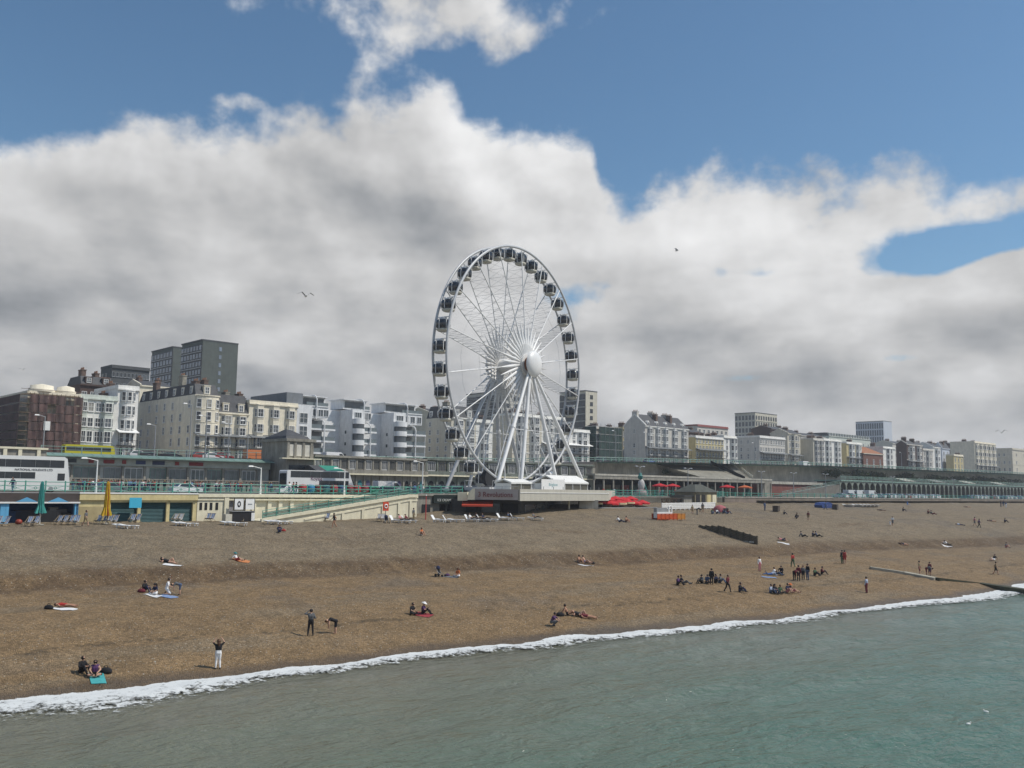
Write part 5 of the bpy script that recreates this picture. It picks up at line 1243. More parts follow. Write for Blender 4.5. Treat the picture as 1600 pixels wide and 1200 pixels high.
    # drive station: tyre drive and boarding deck
    p = T * -8.5 + Nn * 1.0; MB().tube(p + Nn * -.4 + Zv * 2.1, p + Nn * .4 + Zv * 2.1, 1.55, 1.55, 20).build('drive_wheel', M_BLACK, root)
    MB().tube(p + Zv * .0, p + Zv * 2.2, .3, .25, 8).build('drive_post', M_WGR, root)
    p = T * 8.6 + Nn * 2.6; MB().tube(p + T * -.7 + Zv * 3.1, p + T * .7 + Zv * 3.1, .5, .5, 12).build('motor', M_WST, root); MB().tube(p, p + Zv * 3.0, .2, .2, 8).build('motor_post', M_WGR, root)
    mb = MB(); q = [T * -11 + Nn * 3, T * 11 + Nn * 3, T * 11 + Nn * -3, T * -11 + Nn * -3]; mb.prism([(v.x, v.y) for v in q][::-1], -.05, .55); mb.build('boarding_deck', M_WGR, root)
    for s in (-1, 1):
        mb = MB()
        for i in range(12): u = T * (-10 + i * 1.8) + Nn * (s * 2.9); mb.tube(u + Zv * .5, u + Zv * 1.6, .03, None, 4, False)
        mb.tube(T * -10 + Nn * (s * 2.9) + Zv * 1.6, T * 10 + Nn * (s * 2.9) + Zv * 1.6, .03, None, 4, False); mb.build('guard_rail', M_WST, root)
    return root
wheel()
# --- marquees, banner and ticket hut on the platform
M_CANV = mat('white_canvas', (.72, .72, .69), .8, .06, 1.0); M_CLEAR = mat('smoky_window', (.10, .095, .075), .3, .2, 1.0)
def marquee(label, s0, s1, off, w, ze, zr, open_side=True):
    _, K_, Rr, dR, nR, zd = BAST
    a = K_ + dR * s0 - nR * off; root = empty('marquee', (a.x, a.y, zd), math.atan2(dR.y, dR.x), label, 'marquee')
    L = s1 - s0
    MB().extr([(0 - .15, ze), (w * .5, zr), (w + .15, ze), (w + .15, ze - .25), (w * .5, zr - .2), (-.15, ze - .25)], 'x', -.1, L + .1).build('roof', M_CANV, root)
    k = max(2, int(L / 2.2))
    for i in range(k + 1):
        x = L * i / k
        for y in (0, w): MB().tube((x, y, 0), (x, y, ze), .06, .06, 6).build('pole', M_WHITE, root)
    for i in range(k): MB().box(L * i / k + .1, L * (i + 1) / k - .1, .02, .05, .3, ze - .3).build('side_panel', M_CLEAR if open_side else M_CANV, root)
    MB().box(L - .04, L, .1, w - .1, 0, ze - .2).build('end_panel', M_CLEAR, root); MB().box(0, .04, .1, w - .1, 0, ze - .2).build('end_panel', M_CANV, root)
marquee('small white canopy tent over the ticket queue beside the bright wheel leg', 1.0, 6.2, 2.2, 3.0, 1.45, 1.95)
marquee('white gabled marquee at the right end of the wheel platform', 12.5, 21.5, 1.6, 4.6, 1.6, 2.75)
_, K_, Rr, dR, nR, zd = BAST
a = K_ + dR * 7.2 - nR * .9; S_ = empty('banner', (a.x, a.y, zd), math.atan2(dR.y, dR.x), 'long white banner with pale teal lettering on the wheel platform', 'banner')
MB().box(0, 6.4, 0, .06, .35, 2.0).build('sheet', M_WHITE, S_); 
for x in (0, 3.2, 6.4): MB().tube((x, .1, 0), (x, .1, 2.15), .05, .05, 6).build('post', M_GREYMET, S_)
text_mesh('Brighton', .7, mat('banner_teal', (.30, .50, .52), .6, 0), S_, (3.2, -.02, .95), depth=.005)
# ------------------------------------------------------------------ people
def sym(**k): return k
POSES = {
 'stand': dict(pe=(0, 0, .95), ch=(0, .01, 1.30), ne=(0, .02, 1.49), he=(0, -.01, 1.63), el=(.25, .03, 1.14), wr=(.27, -.05, .88), kn=(.11, -.02, .50), an=(.11, .03, .08)),
 'walk': dict(pe=(0, 0, .94), ch=(0, -.03, 1.30), ne=(0, -.04, 1.49), he=(0, -.07, 1.62), el=(.25, .16, 1.16), wr=(.26, .12, .92), elr=(-.25, -.12, 1.14), wrr=(-.24, -.32, .98), kn=(.1, -.2, .52), an=(.1, -.28, .1), knr=(-.1, .1, .5), anr=(-.1, .36, .15)),
 'hand_to_head': dict(pe=(0, 0, .97), ch=(0, .01, 1.33), ne=(0, .02, 1.52), he=(0, -.02, 1.66), el=(.42, -.12, 1.46), wr=(.16, -.2, 1.66), elr=(-.30, .05, 1.18), wrr=(-.12, -.18, 1.22), kn=(.14, -.02, .52), an=(.18, .03, .08), knr=(-.13, -.02, .52), anr=(-.17, .03, .08)),
 'arms_up': dict(pe=(0, 0, .95), ch=(0, .0, 1.31), ne=(0, .0, 1.5), he=(0, -.04, 1.63), el=(.33, -.02, 1.58), wr=(.18, -.06, 1.80), kn=(.1, -.03, .50), an=(.13, .05, .08)),
 'bend': dict(pe=(0, .12, .92), ch=(0, -.28, 1.06), ne=(0, -.47, 1.02), he=(0, -.6, .97), el=(.22, -.46, .78), wr=(.14, -.42, .52), kn=(.11, .08, .48), an=(.12, .1, .08)),
 'sit_knees': dict(pe=(0, 0, .14), ch=(0, .0, .50), ne=(0, -.03, .69), he=(0, -.08, .82), el=(.28, -.14, .40), wr=(.1, -.40, .42), kn=(.13, -.38, .46), an=(.12, -.64, .08)),
 'sit_out': dict(pe=(0, 0, .13), ch=(0, .19, .48), ne=(0, .27, .65), he=(0, .23, .79), el=(.30, .40, .33), wr=(.30, .52, .07), kn=(.12, -.42, .22), an=(.13, -.84, .08), knr=(-.13, -.36, .38), anr=(-.13, -.66, .08)),
 'sit_cross': dict(pe=(0, 0, .14), ch=(0, -.03, .50), ne=(0, -.06, .69), he=(0, -.12, .81), el=(.29, -.12, .40), wr=(.16, -.34, .28), kn=(.35, -.28, .16), an=(-.08, -.36, .10), knr=(-.35, -.28, .16), anr=(.08, -.42, .09)),
 'lie_back': dict(pe=(0, 0, .13), ch=(0, .37, .15), ne=(0, .56, .14), he=(0, .70, .15), el=(.34, .28, .08), wr=(.33, .04, .08), kn=(.11, -.42, .15), an=(.13, -.84, .08)),
 'lie_knee': dict(pe=(0, 0, .13), ch=(0, .36, .18), ne=(0, .54, .24), he=(0, .66, .31), el=(.32, .46, .08), wr=(.2, .7, .12), kn=(.11, -.30, .44), an=(.12, -.52, .08), knr=(-.12, -.42, .15), anr=(-.13, -.84, .08)),
 'lie_prop': dict(pe=(0, 0, .12), ch=(0, .36, .22), ne=(0, .52, .34), he=(0, .62, .44), el=(.22, .54, .06), wr=(.1, .80, .07), kn=(.11, -.42, .09), an=(.1, -.66, .34), knr=(-.11, -.42, .09), anr=(-.1, -.84, .08)),
 'crouch': dict(pe=(0, .12, .34), ch=(0, -.04, .68), ne=(0, -.1, .86), he=(0, -.16, .99), el=(.3, -.3, .62), wr=(.14, -.5, .5), kn=(.16, -.34, .42), an=(.13, .0, .08)),
 'kneel_reach': dict(pe=(0, .1, .5), ch=(0, .02, .86), ne=(0, .0, 1.05), he=(0, -.05, 1.18), el=(.34, -.1, 1.2), wr=(.12, -.2, 1.42), elr=(-.3, -.1, .72), wrr=(-.2, -.38, .66), kn=(.16, -.2, .1), an=(.15, .24, .08)),
 'recline': dict(pe=(0, 0, .46), ch=(0, .26, .72), ne=(0, .38, .88), he=(0, .38, 1.02), el=(.3, .16, .58), wr=(.26, -.12, .56), kn=(.11, -.40, .54), an=(.12, -.84, .45)),
 'seated': dict(pe=(0, 0, .47), ch=(0, .06, .82), ne=(0, .06, 1.0), he=(0, .02, 1.14), el=(.27, -.04, .72), wr=(.16, -.28, .62), kn=(.12, -.42, .48), an=(.13, -.46, .08)),
}
PEOPLE = {}
def make_pose(name):
    p = {k: Vector(v) for k, v in POSES[name].items()}
    mir = lambda v: Vector((-v.x, v.y, v.z))
    el = [p['el'], p.get('elr') or mir(p['el'])]; wr = [p['wr'], p.get('wrr') or mir(p['wr'])]
    kn = [p['kn'], p.get('knr') or mir(p['kn'])]; an = [p['an'], p.get('anr') or mir(p['an'])]
    up = (p['ne'] - p['pe']).normalized(); caps = []
    add = lambda a, b, ra, rb, reg: caps.append((Vector(a), Vector(b), ra * (1.22 if reg in (1, 2, 3, 4, 5, 6) else 1.0), rb * (1.22 if reg in (1, 2, 3, 4, 5, 6) else 1.0), reg))
    sh = [p['ne'] - up * .075 + Vector((s * .17, 0, 0)) for s in (1, -1)]
    waist = p['pe'].lerp(p['ch'], .45)
    add(p['pe'] + Vector((.065, 0, 0)), p['pe'] - Vector((.065, 0, 0)), .115, .115, 4)
    for s in (1, -1):
        o = Vector((s * .055, 0, 0)); add(p['pe'] + o, waist + o, .112, .10, 4); add(waist + o, p['ch'] + o * 1.25, .10, .118, 1); add(p['ch'] + o * 1.3, p['ne'] - up * .1 + o * 1.1, .115, .075, 1)
    add(p['ne'] - up * .1, p['ne'] + (p['he'] - p['ne']) * .45, .055, .05, 0)
    for i in (0, 1):
        add(p['ne'] - up * .09, sh[i], .07, .062, 1); add(sh[i], el[i], .055, .043, 2); add(el[i], wr[i], .042, .03, 3)
        hd = (wr[i] - el[i]).normalized(); add(wr[i], wr[i] + hd * .075, .034, .034, 0)
        hip = p['pe'] + Vector(((1 if i == 0 else -1) * .09, 0, -.01)); add(hip, kn[i], .092, .06, 5); add(kn[i], kn[i].lerp(an[i], .35), .06, .062, 6); add(kn[i].lerp(an[i], .35), an[i], .062, .04, 6)
        sh_d = (an[i] - kn[i]); fw = Vector((0, -1, 0)) if abs(sh_d.z) > abs(sh_d.y) * .8 or an[i].z > .2 else Vector((0, -.35, .9)); 
        if name in ('lie_prop',): fw = Vector((0, -.6, -.2)) if an[i].z < .2 else Vector((0, -.2, .8))
        f = fw.normalized(); heel = an[i] - Vector((0, 0, .03 if f.z < .3 else 0)); add(heel - f * .04, heel + f * .15, .04, .032, 7)
    hdir = (p['he'] - p['ne']).normalized(); add(p['he'] - hdir * .035, p['he'] + hdir * .05, .085, .098, 0)
    fwd = Vector((0, -1, 0)) - hdir * Vector((0, -1, 0)).dot(hdir)
    if fwd.length < .3: fwd = Vector((0, -.2, 1))
    fwd.normalize(); side = hdir.cross(fwd)
    add(p['he'] + fwd * .085 - hdir * .01, p['he'] + fwd * .112 - hdir * .025, .02, .02, 0); add(p['he'] + fwd * .05 - hdir * .075, p['he'] + fwd * .075 - hdir * .08, .04, .035, 0)
    for s in (-1, 1): add(p['he'] + side * (.095 * s), p['he'] + side * (.105 * s) - hdir * .03, .022, .018, 0)
    mb = MB()
    for a, b, ra, rb, reg in caps:
        mb.tube(a, b, ra, rb, 10); mb.ball(a, ra, 10, 6); mb.ball(b, rb, 10, 6)
    tmp = mb.build('tmp', []); md = tmp.modifiers.new('r', 'REMESH'); md.mode = 'VOXEL'; md.voxel_size = .027
    sm = tmp.modifiers.new('s', 'SMOOTH'); sm.factor = .5; sm.iterations = 2
    dg = bpy.context.evaluated_depsgraph_get(); me = bpy.data.meshes.new_from_object(tmp.evaluated_get(dg)); bpy.data.objects.remove(tmp)
    n = len(me.polygons); cen = np.empty(n * 3, 'f'); me.polygons.foreach_get('center', cen); cen = cen.reshape(-1, 3); best = np.full(n, 9e9); reg = np.zeros(n, 'i')
    for a, b, ra, rb, rg in caps:
        a_, b_ = np.array(a), np.array(b); d = b_ - a_; L2 = max(d @ d, 1e-9); t = np.clip(((cen - a_) @ d) / L2, 0, 1); q = np.linalg.norm(cen - (a_ + t[:, None] * d), axis=1) - (ra + (rb - ra) * t)
        m = q < best; best[m] = q[m]; reg[m] = rg
    # fingers on the ends of the hands
    vs = [tuple(v.co) for v in me.vertices]; fs = [tuple(q.vertices) for q in me.polygons]; regs = list(reg); fb = MB(); 
    for i in (0, 1):
        hd = (wr[i] - el[i]).normalized(); pal = wr[i] + hd * .09; s = 1 if i == 0 else -1
        lat = hd.cross(Vector((s, 0, 0))); lat = lat.normalized() if lat.length > .1 else Vector((0, 1, 0)); curl = hd.cross(lat) * s
        for k, L in enumerate((.055, .068, .072, .064)):
            a = pal + lat * (.019 * (k - 1.5)); m_ = a + hd * L * .6; fb.tube(a - hd * .02, m_, .010, .009, 5); fb.tube(m_, m_ + (hd * .7 - curl * .7) * L * .55, .009, .007, 5)
        a = wr[i] + hd * .03 + lat * .03; fb.tube(a, a + (lat * .8 + hd * .7).normalized() * .06, .011, .009, 5)
    o = len(vs); vs += fb.v; fs += [tuple(q + o for q in f) for f in fb.f]; regs += [0] * len(fb.f)
    bpy.data.meshes.remove(me)
    me = bpy.data.meshes.new('person'); me.from_pydata(vs, [], fs); me.polygons.foreach_set('material_index', regs); me.polygons.foreach_set('use_smooth', [True] * len(fs)); me.update()
    dummy = mat('skin_light', (.50, .30, .21), .6, .08, 6)
    for _ in range(8): me.materials.append(dummy)
    # hair
    hm = MB(); c = p['he'] - fwd * .02 + hdir * .03
    def hairball(c, r, k): hm.ball(c, r, 12, 8, k)
    hairball(c, .118, (1, 1, 1)); short = hm.mesh('hair', dummy)
    hm = MB(); hairball(c, .12, (1, 1, 1)); bk = -fwd
    pts = [c + bk * .05, c + bk * .09 - hdir * .08, c + bk * .1 - hdir * .2, c + bk * .09 - hdir * .34]
    for a, b, ra, rb in zip(pts[:-1], pts[1:], (.11, .105, .09), (.105, .09, .03)): hm.tube(a, b, ra, rb, 9)
    long = hm.mesh('hair', dummy)
    hm = MB(); hm.M = None
    q = hdir.to_track_quat('Z', 'Y').to_matrix().to_4x4(); hm.M = Matrix.Translation(p['he']) @ q
    hm.lathe([(.24, .045), (.24, .055), (.125, .065), (.11, .15), (.03, .165)], 0, 0, 16); hat = hm.mesh('hat', dummy)
    PEOPLE[name] = (me, short, long, hat)
    return PEOPLE[name]
SKIN = [mat('skin_light', (.50, .30, .21), .6, .08, 6), mat('skin_tan', (.40, .22, .14), .6, .08, 6), mat('skin_deep', (.20, .11, .07), .6, .08, 6)]
HAIR = {'dark': mat('hair_dark', (.018, .013, .011), .6, .1, 8), 'brown': mat('hair_brown', (.09, .045, .025), .6, .1, 8), 'fair': mat('hair_fair', (.32, .22, .11), .6, .1, 8)}
CL = {'black': (.015, .015, .018), 'navy': (.02, .025, .06), 'white': (.72, .72, .72), 'grey': (.12, .125, .13), 'red': (.36, .035, .03), 'maroon': (.13, .02, .03), 'purple': (.09, .04, .12), 'blue': (.06, .13, .32), 'orange': (.55, .15, .04),
      'pink': (.50, .2, .22), 'teal': (.03, .17, .18), 'denim': (.07, .10, .17), 'khaki': (.24, .19, .11), 'green': (.05, .1, .05), 'stripe': (.35, .4, .5)}
def cloth(c): return mat('cloth_' + c, CL[c], .85, .12, 5)
def person(pos, pose, rz, label, top='black', bottom='navy', style='full', hair='dark', hairlen='short', hat=None, skin=0, group='people on the beach', sc=1.0):
    me, short, long, hatm = PEOPLE.get(pose) or make_pose(pose)
    o = bpy.data.objects.new('person', me); COL.objects.link(o); tag(o, label, 'person', group)
    o.location = pos; o.rotation_euler[2] = R(rz); o.scale = (sc, sc, sc)
    sk = SKIN[skin]; t = cloth(top); b = cloth(bottom); shoe = cloth('black')
    slots = {'full': [sk, t, t, t, b, b, b, shoe], 'tee': [sk, t, t, sk, b, b, b, shoe], 'shorts': [sk, t, t, sk, b, b, sk, shoe], 'dress': [sk, t, sk, sk, t, t, sk, sk], 'swim': [sk, t, sk, sk, b, sk, sk, sk], 'trunks': [sk, sk, sk, sk, b, sk, sk, sk], 'vest': [sk, t, sk, sk, b, b, sk, shoe]}[style]
    for s_, m in zip(o.material_slots, slots): s_.link = 'OBJECT'; s_.material = m
    h = put('hair', long if hairlen != 'short' else short, o); h.material_slots[0].link = 'OBJECT'; h.material_slots[0].material = HAIR[hair]
    if hat: h2 = put('hat', hatm, o); h2.material_slots[0].link = 'OBJECT'; h2.material_slots[0].material = cloth(hat)
    return o
def bp(px, py, dz=0.0):
    v = on_beach(px, py); return (v.x, v.y, v.z + dz)
# ground things that lie beside people
def slope_rot(o, x, y):
    e = .5; dx = (beach_z(x + e, y, False) - beach_z(x - e, y, False)) / (2 * e); dy = (beach_z(x, y + e, False) - beach_z(x, y - e, False)) / (2 * e)
    n = Vector((-dx, -dy, 1)).normalized(); q = n.to_track_quat('Z', 'Y'); return q
def towel(px, py, rz, m, label, w=.8, l=1.7):
    mb = MB(); nx, ny = 6, 10; vs = []
    x0, y0, _ = bp(px, py)
    for i in range(nx + 1):
        for j in range(ny + 1):
            u, v = (i / nx - .5) * w, (j / ny - .5) * l; a = R(rz); x, y = u * math.cos(a) - v * math.sin(a), u * math.sin(a) + v * math.cos(a)
            vs.append((x, y, beach_z(x0 + x, y0 + y) + .045 + .02 * mnoise.noise((u * 3, v * 3, px))))
    z0 = beach_z(x0, y0); vs = [(x, y, z - z0) for x, y, z in vs]; n = ny + 1; top = [(i * n + j, (i + 1) * n + j, (i + 1) * n + j + 1, i * n + j + 1) for i in range(nx) for j in range(ny)]
    k = len(vs); mb.add(vs + [(x, y, z - .03) for x, y, z in vs], top + [tuple(q + k for q in f[::-1]) for f in top])
    return tag(mb.build('towel', m, None, (x0, y0, z0)), label, 'towel', 'towels on the beach')
def bag(px, py, m, label, s=.4):
    mb = MB(); mb.lathe([(.02, 0), (.9 * s, 0.0), (1.0 * s, .3 * s), (.85 * s, .75 * s), (.4 * s, 1.0 * s), (.02, 1.05 * s)], 0, 0, 12)
    mb.v = [(x * 1.25, y * .75, z) for x, y, z in mb.v]; o = mb.build('bag', m, None, bp(px, py)); tag(o, label, 'bag', 'bags on the beach')
    MB().path([(-.4 * s, 0, .85 * s), (-.25 * s, 0, 1.35 * s), (.25 * s, 0, 1.35 * s), (.4 * s, 0, .85 * s)], .02, 5).build('handle', m, o)
SEA = 37  # facing the water
PPL = [
 # px, py, pose, rz, label, kwargs
 (102, 951, 'lie_back', 90, 'sunbather in a red swimsuit lying on a white towel, leftmost on the beach', dict(top='red', bottom='red', style='swim', skin=1, hair='brown')),
 (127, 1054, 'sit_knees', 60, 'person in black sitting close to the water at lower left, left one of two', dict(top='black', bottom='black')),
 (148, 1058, 'sit_cross', 20, 'person in a purple top sitting by a teal cloth near the water', dict(top='purple', bottom='black', style='vest', hairlen='long')),
 (340, 1046, 'arms_up', 200, 'person in white trousers with brown hair blowing, standing at the edge of the surf', dict(top='black', bottom='white', hair='brown', hairlen='long', style='tee')),
 (485, 994, 'hand_to_head', 190, 'person in grey top and black trousers standing with a hand raised to the head', dict(top='grey', bottom='black', sc=1.03)),
 (522, 991, 'bend', -70, 'person in a dark dress bending over to pick up pebbles', dict(top='black', bottom='black', style='dress', hair='brown', sc=.95)),
 (225, 925, 'sit_knees', 70, 'person in black sitting at the left end of the picnic group', dict()),
 (243, 930, 'sit_cross', -30, 'person in a dark top and white skirt sitting on the picnic towels', dict(top='navy', bottom='white', style='tee', hairlen='long')),
 (262, 929, 'kneel_reach', 100, 'person in white kneeling with one arm raised over the picnic towels', dict(top='white', bottom='white', style='shorts')),
 (279, 930, 'bend', -70, 'person in grey leaning over the right end of the picnic group', dict(top='grey', bottom='denim', style='shorts', sc=.9)),
 (263, 882, 'lie_knee', 90, 'dark-haired sunbather with one knee raised, above the picnic group', dict(top='black', bottom='black', style='swim', hairlen='long')),
 (370, 877, 'sit_out', 75, 'person in white with a teal hat sitting on the upper shingle', dict(top='white', bottom='red', style='shorts', hat='teal', sc=.9)),
 (436, 832, 'sit_knees', 20, 'person in navy sitting beside a red ball below the loungers', dict(top='navy', bottom='navy', sc=.95)),
 (522, 825, 'walk', -60, 'person in dark swimwear walking along the top of the shingle', dict(top='black', bottom='black', style='swim', skin=1)),
 (658, 837, 'sit_knees', 40, 'bare-shouldered sunbather sitting alone on the upper slope', dict(top='orange', bottom='white', style='swim', skin=1, hair='brown')),
 (716, 902, 'sit_cross', -40, 'person in an orange top sitting beside the pushchair', dict(top='orange', bottom='white', style='tee', hair='brown', hairlen='long')),
 (643, 961, 'sit_cross', 60, 'person in black sitting cross-legged, left of the person in a white hat', dict(top='black', bottom='black', style='tee')),
 (661, 960, 'sit_knees', 80, 'person in purple with a white sun hat sitting on a red cloth', dict(top='purple', bottom='black', style='tee', hat='white')),
 (904, 880, 'sit_knees', 60, 'bare-chested sunbather sitting mid-beach, left one of a pair', dict(bottom='grey', style='trunks', skin=1)),
 (914, 880, 'sit_out', 70, 'bare-chested sunbather leaning back mid-beach, right one of a pair', dict(bottom='blue', style='trunks', skin=0)),
 (887, 962, 'sit_out', 95, 'person leaning back against a black bag near the water', dict(top='black', bottom='black', style='trunks', skin=1)),
 (906, 965, 'lie_knee', 80, 'sunbather with a raised knee, middle one of three near the water', dict(bottom='black', top='black', style='swim', skin=0)),
 (917, 968, 'lie_back', 80, 'sunbather lying flat with feet towards the surf, right one of three', dict(bottom='maroon', top='maroon', style='swim', skin=1)),
 (864, 980, 'crouch', 70, 'person in a purple grey top crouching near the water mid-picture', dict(top='purple', bottom='grey', style='tee')),
 (968, 816, 'sit_out', 60, 'person in a white shirt sitting below the red parasols', dict(top='white', bottom='navy', style='tee')),
 (978, 816, 'sit_knees', 50, 'tanned person sitting beside the person in a white shirt', dict(top='maroon', bottom='navy', style='trunks', skin=1)),
 (1059, 914, 'sit_knees', 60, 'person in dark purple sitting, left one of the pair nearest mid-picture', dict(top='purple', bottom='black')),
 (1068, 913, 'sit_out', 70, 'person in dark clothes leaning back, right one of the pair nearest mid-picture', dict(top='black', bottom='grey')),
 (1097, 912, 'sit_knees', -60, 'person hunched at the left end of the dark seated group', dict(top='grey', bottom='black')),
 (1105, 912, 'sit_cross', 10, 'person in blue grey sitting second in the dark seated group', dict(top='denim', bottom='black')),
 (1112, 914, 'stand', 160, 'person in a black jacket standing in the middle of the seated group', dict(top='black', bottom='black', sc=.95)),
 (1118, 911, 'sit_knees', 30, 'person in dark clothes sitting just right of the standing black jacket', dict(top='navy', bottom='black')),
 (1125, 911, 'sit_knees', 60, 'person at the right end of the dark seated group', dict(top='grey', bottom='denim')),
 (1137, 926, 'walk', 40, 'person in a dark red jacket walking towards the water', dict(top='maroon', bottom='black')),
 (1156, 925, 'sit_knees', 60, 'lone person in black sitting right of the walker in dark red', dict()),
 (1187, 893, 'stand', 30, 'person in white top and pink leggings standing beside the resting group', dict(top='white', bottom='pink', sc=.98)),
 (1204, 901, 'lie_prop', -80, 'person in pale blue lying on their front on a striped towel', dict(top='stripe', bottom='blue')),
 (1213, 899, 'sit_out', 60, 'person in a white shirt sitting beside the striped towel', dict(top='white', bottom='denim', style='tee')),
 (1221, 899, 'crouch', -30, 'person in black crouching right of the white shirt', dict(top='black', bottom='black')),
 (1239, 887, 'walk', 190, 'person in a bright red top walking up the beach behind the standing group', dict(top='red', bottom='green')),
 (1242, 907, 'bend', 20, 'person in maroon stooping at the left of the standing group', dict(top='maroon', bottom='black')),
 (1248, 908, 'stand', 150, 'person in black standing second in the standing group', dict(top='maroon', bottom='black')),
 (1255, 907, 'stand', -20, 'person in grey standing third in the standing group', dict(top='grey', bottom='black', sc=.95)),
 (1262, 907, 'stand', -60, 'tall person in black with pale trousers at the right of the standing group', dict(top='black', bottom='denim', sc=1.06)),
 (1273, 900, 'sit_knees', 40, 'person in dark green sitting right of the standing group', dict(top='green', bottom='black')),
 (1284, 898, 'sit_knees', 70, 'person in maroon sitting at the far right of the standing group', dict(top='maroon', bottom='black')),
 (1204, 927, 'sit_knees', 50, 'person in pale blue at the left end of the seated row by the water', dict(top='stripe', bottom='denim')),
 (1210, 927, 'sit_knees', 20, 'person in black second from left in the seated row by the water', dict(hairlen='long')),
 (1218, 928, 'sit_cross', 30, 'person in dark green in the middle of the seated row by the water', dict(top='green', bottom='black')),
 (1230, 926, 'sit_knees', 40, 'person in navy fourth in the seated row by the water', dict(top='navy', bottom='pink', style='shorts')),
 (1238, 926, 'sit_out', 50, 'person with an orange sun hat at the right end of the seated row', dict(top='black', bottom='pink', style='shorts', hat='orange')),
 (1316, 881, 'stand', 200, 'person in black standing alone with a companion in red, far right beach', dict(top='black', bottom='green')),
 (1320, 881, 'stand', 150, 'person in a red dress beside the black-clad companion', dict(top='red', bottom='red', style='dress')),
 (1354, 927, 'stand', 220, 'person in pale top and long maroon skirt standing at the water edge', dict(top='stripe', bottom='maroon')),
 (1437, 899, 'stand', 60, 'person standing left of the embracing pair by the low groyne', dict(top='khaki', bottom='maroon', style='shorts')),
 (1449, 900, 'bend', 70, 'person leaning forward in the pair by the low groyne', dict(top='grey', bottom='maroon', style='shorts', skin=1)),
 (1453, 900, 'stand', -60, 'person in maroon upright in the pair by the low groyne', dict(top='maroon', bottom='purple', style='shorts')),
 (1556, 898, 'walk', 60, 'person in khaki wading at the edge of the far surf', dict(top='khaki', bottom='black', style='shorts')),
 (1553, 876, 'sit_out', -60, 'person sitting with a white bundle above the wader', dict(top='black', bottom='white', style='shorts')),
 (1411, 853, 'lie_back', 95, 'dark sunbather lying flat in the middle of the far beach', dict(style='swim', skin=1)),
 (1480, 853, 'lie_prop', 80, 'person in white lying propped on elbows on the far beach', dict(top='white', bottom='black')),
 (1572, 856, 'sit_knees', 30, 'person sitting by the right edge above the wader', dict(top='grey', bottom='pink', style='shorts')),
 (1395, 822, 'walk', -40, 'person in white walking across the middle of the far beach', dict(top='white', bottom='grey', style='shorts')),
 (1391, 823, 'walk', -40, 'small child in white walking beside an adult in white', dict(top='white', bottom='white', style='shorts', sc=.6)),
 (1500, 823, 'lie_back', 80, 'sunbather in pale blue lying left of two walkers', dict(top='stripe', bottom='navy')),
 (1523, 822, 'walk', 80, 'person in pink grey walking, left one of two far walkers', dict(top='pink', bottom='grey', style='shorts')),
 (1530, 825, 'walk', 80, 'person in purple walking, right one of two far walkers', dict(top='purple', bottom='black')),
 (1549, 817, 'lie_back', 80, 'dark sunbather lying right of two far walkers', dict(style='swim', skin=1)),
 (1570, 817, 'sit_knees', 50, 'person in dark clothes sitting alone near the right edge', dict(top='navy', bottom='black')),
 (1377, 800, 'lie_back', 80, 'dark sunbather lying at the top of the far beach', dict(style='swim', skin=2)),
 (1411, 799, 'sit_knees', 60, 'person in black sitting at the top of the far beach', dict()),
 (1450, 803, 'sit_knees', 60, 'person in maroon sitting, left one of a pair on the top of the far beach', dict(top='maroon', bottom='black')),
 (1457, 804, 'sit_out', 60, 'person in grey sitting, right one of a pair on the top of the far beach', dict(top='grey', bottom='maroon')),
 (1511, 795, 'lie_back', 80, 'sunbather lying below the parked cars at far right', dict(style='swim', skin=1)),
 (1564, 792, 'stand', 30, 'person in black standing, left one of three by the far right edge', dict()),
 (1568, 792, 'stand', -30, 'person in navy standing, middle one of three by the far right edge', dict(top='navy', bottom='denim')),
 (1572, 794, 'stand', 10, 'person in pale skirt standing, right one of three by the far right edge', dict(top='denim', bottom='white')),
 (1244, 811, 'crouch', 60, 'person in black crouching above the timber groyne, left one of two', dict(top='black', bottom='navy')),
 (1263, 813, 'stand', 150, 'person in brown standing above the timber groyne, right one of two', dict(top='maroon', bottom='khaki', style='shorts', sc=.9)),
 (1225, 804, 'sit_knees', 60, 'small dark figure sitting left of the crouching person', dict(sc=.85)),
 (1223, 847, 'lie_knee', 80, 'person in pink resting beside the end of the timber groyne', dict(top='pink', bottom='navy', style='shorts')),
 (1254, 839, 'sit_out', 80, 'person in grey leaning back right of the timber groyne', dict(top='grey', bottom='black')),
 (1270, 839, 'sit_knees', 60, 'person in dark clothes sitting in a pair right of the timber groyne', dict(top='navy', bottom='black')),
 (1277, 839, 'sit_out', 60, 'person in denim leaning back in a pair right of the timber groyne', dict(top='denim', bottom='black')),
 (1082, 803, 'stand', 20, 'person in khaki standing by the white fence, left one of three', dict(top='khaki', bottom='khaki', style='shorts', sc=.9)),
 (1090, 804, 'bend', 60, 'person in black bending down by the white fence', dict(top='black', bottom='grey')),
 (1098, 801, 'stand', -20, 'person in grey standing by the white fence, right one of three', dict(top='grey', bottom='khaki', style='shorts')),
 (309, 813, 'walk', 80, 'person in grey walking past the yellow arches towards the slot windows', dict(top='grey', bottom='grey')),
 (133, 823, 'walk', 80, 'person with dark hair walking past the deckchairs by the yellow wall', dict(top='grey', bottom='khaki', style='shorts')),
 (646, 814, 'stand', 60, 'person in dark grey standing left of the ice cream kiosk', dict(top='grey', bottom='khaki')),
 (1290, 797, 'walk', 70, 'person in blue walking below the far low wall', dict(top='blue', bottom='denim')),
 (1195, 798, 'stand', 30, 'person in denim standing by the far low wall near the kiosk', dict(top='denim', bottom='denim')),
]
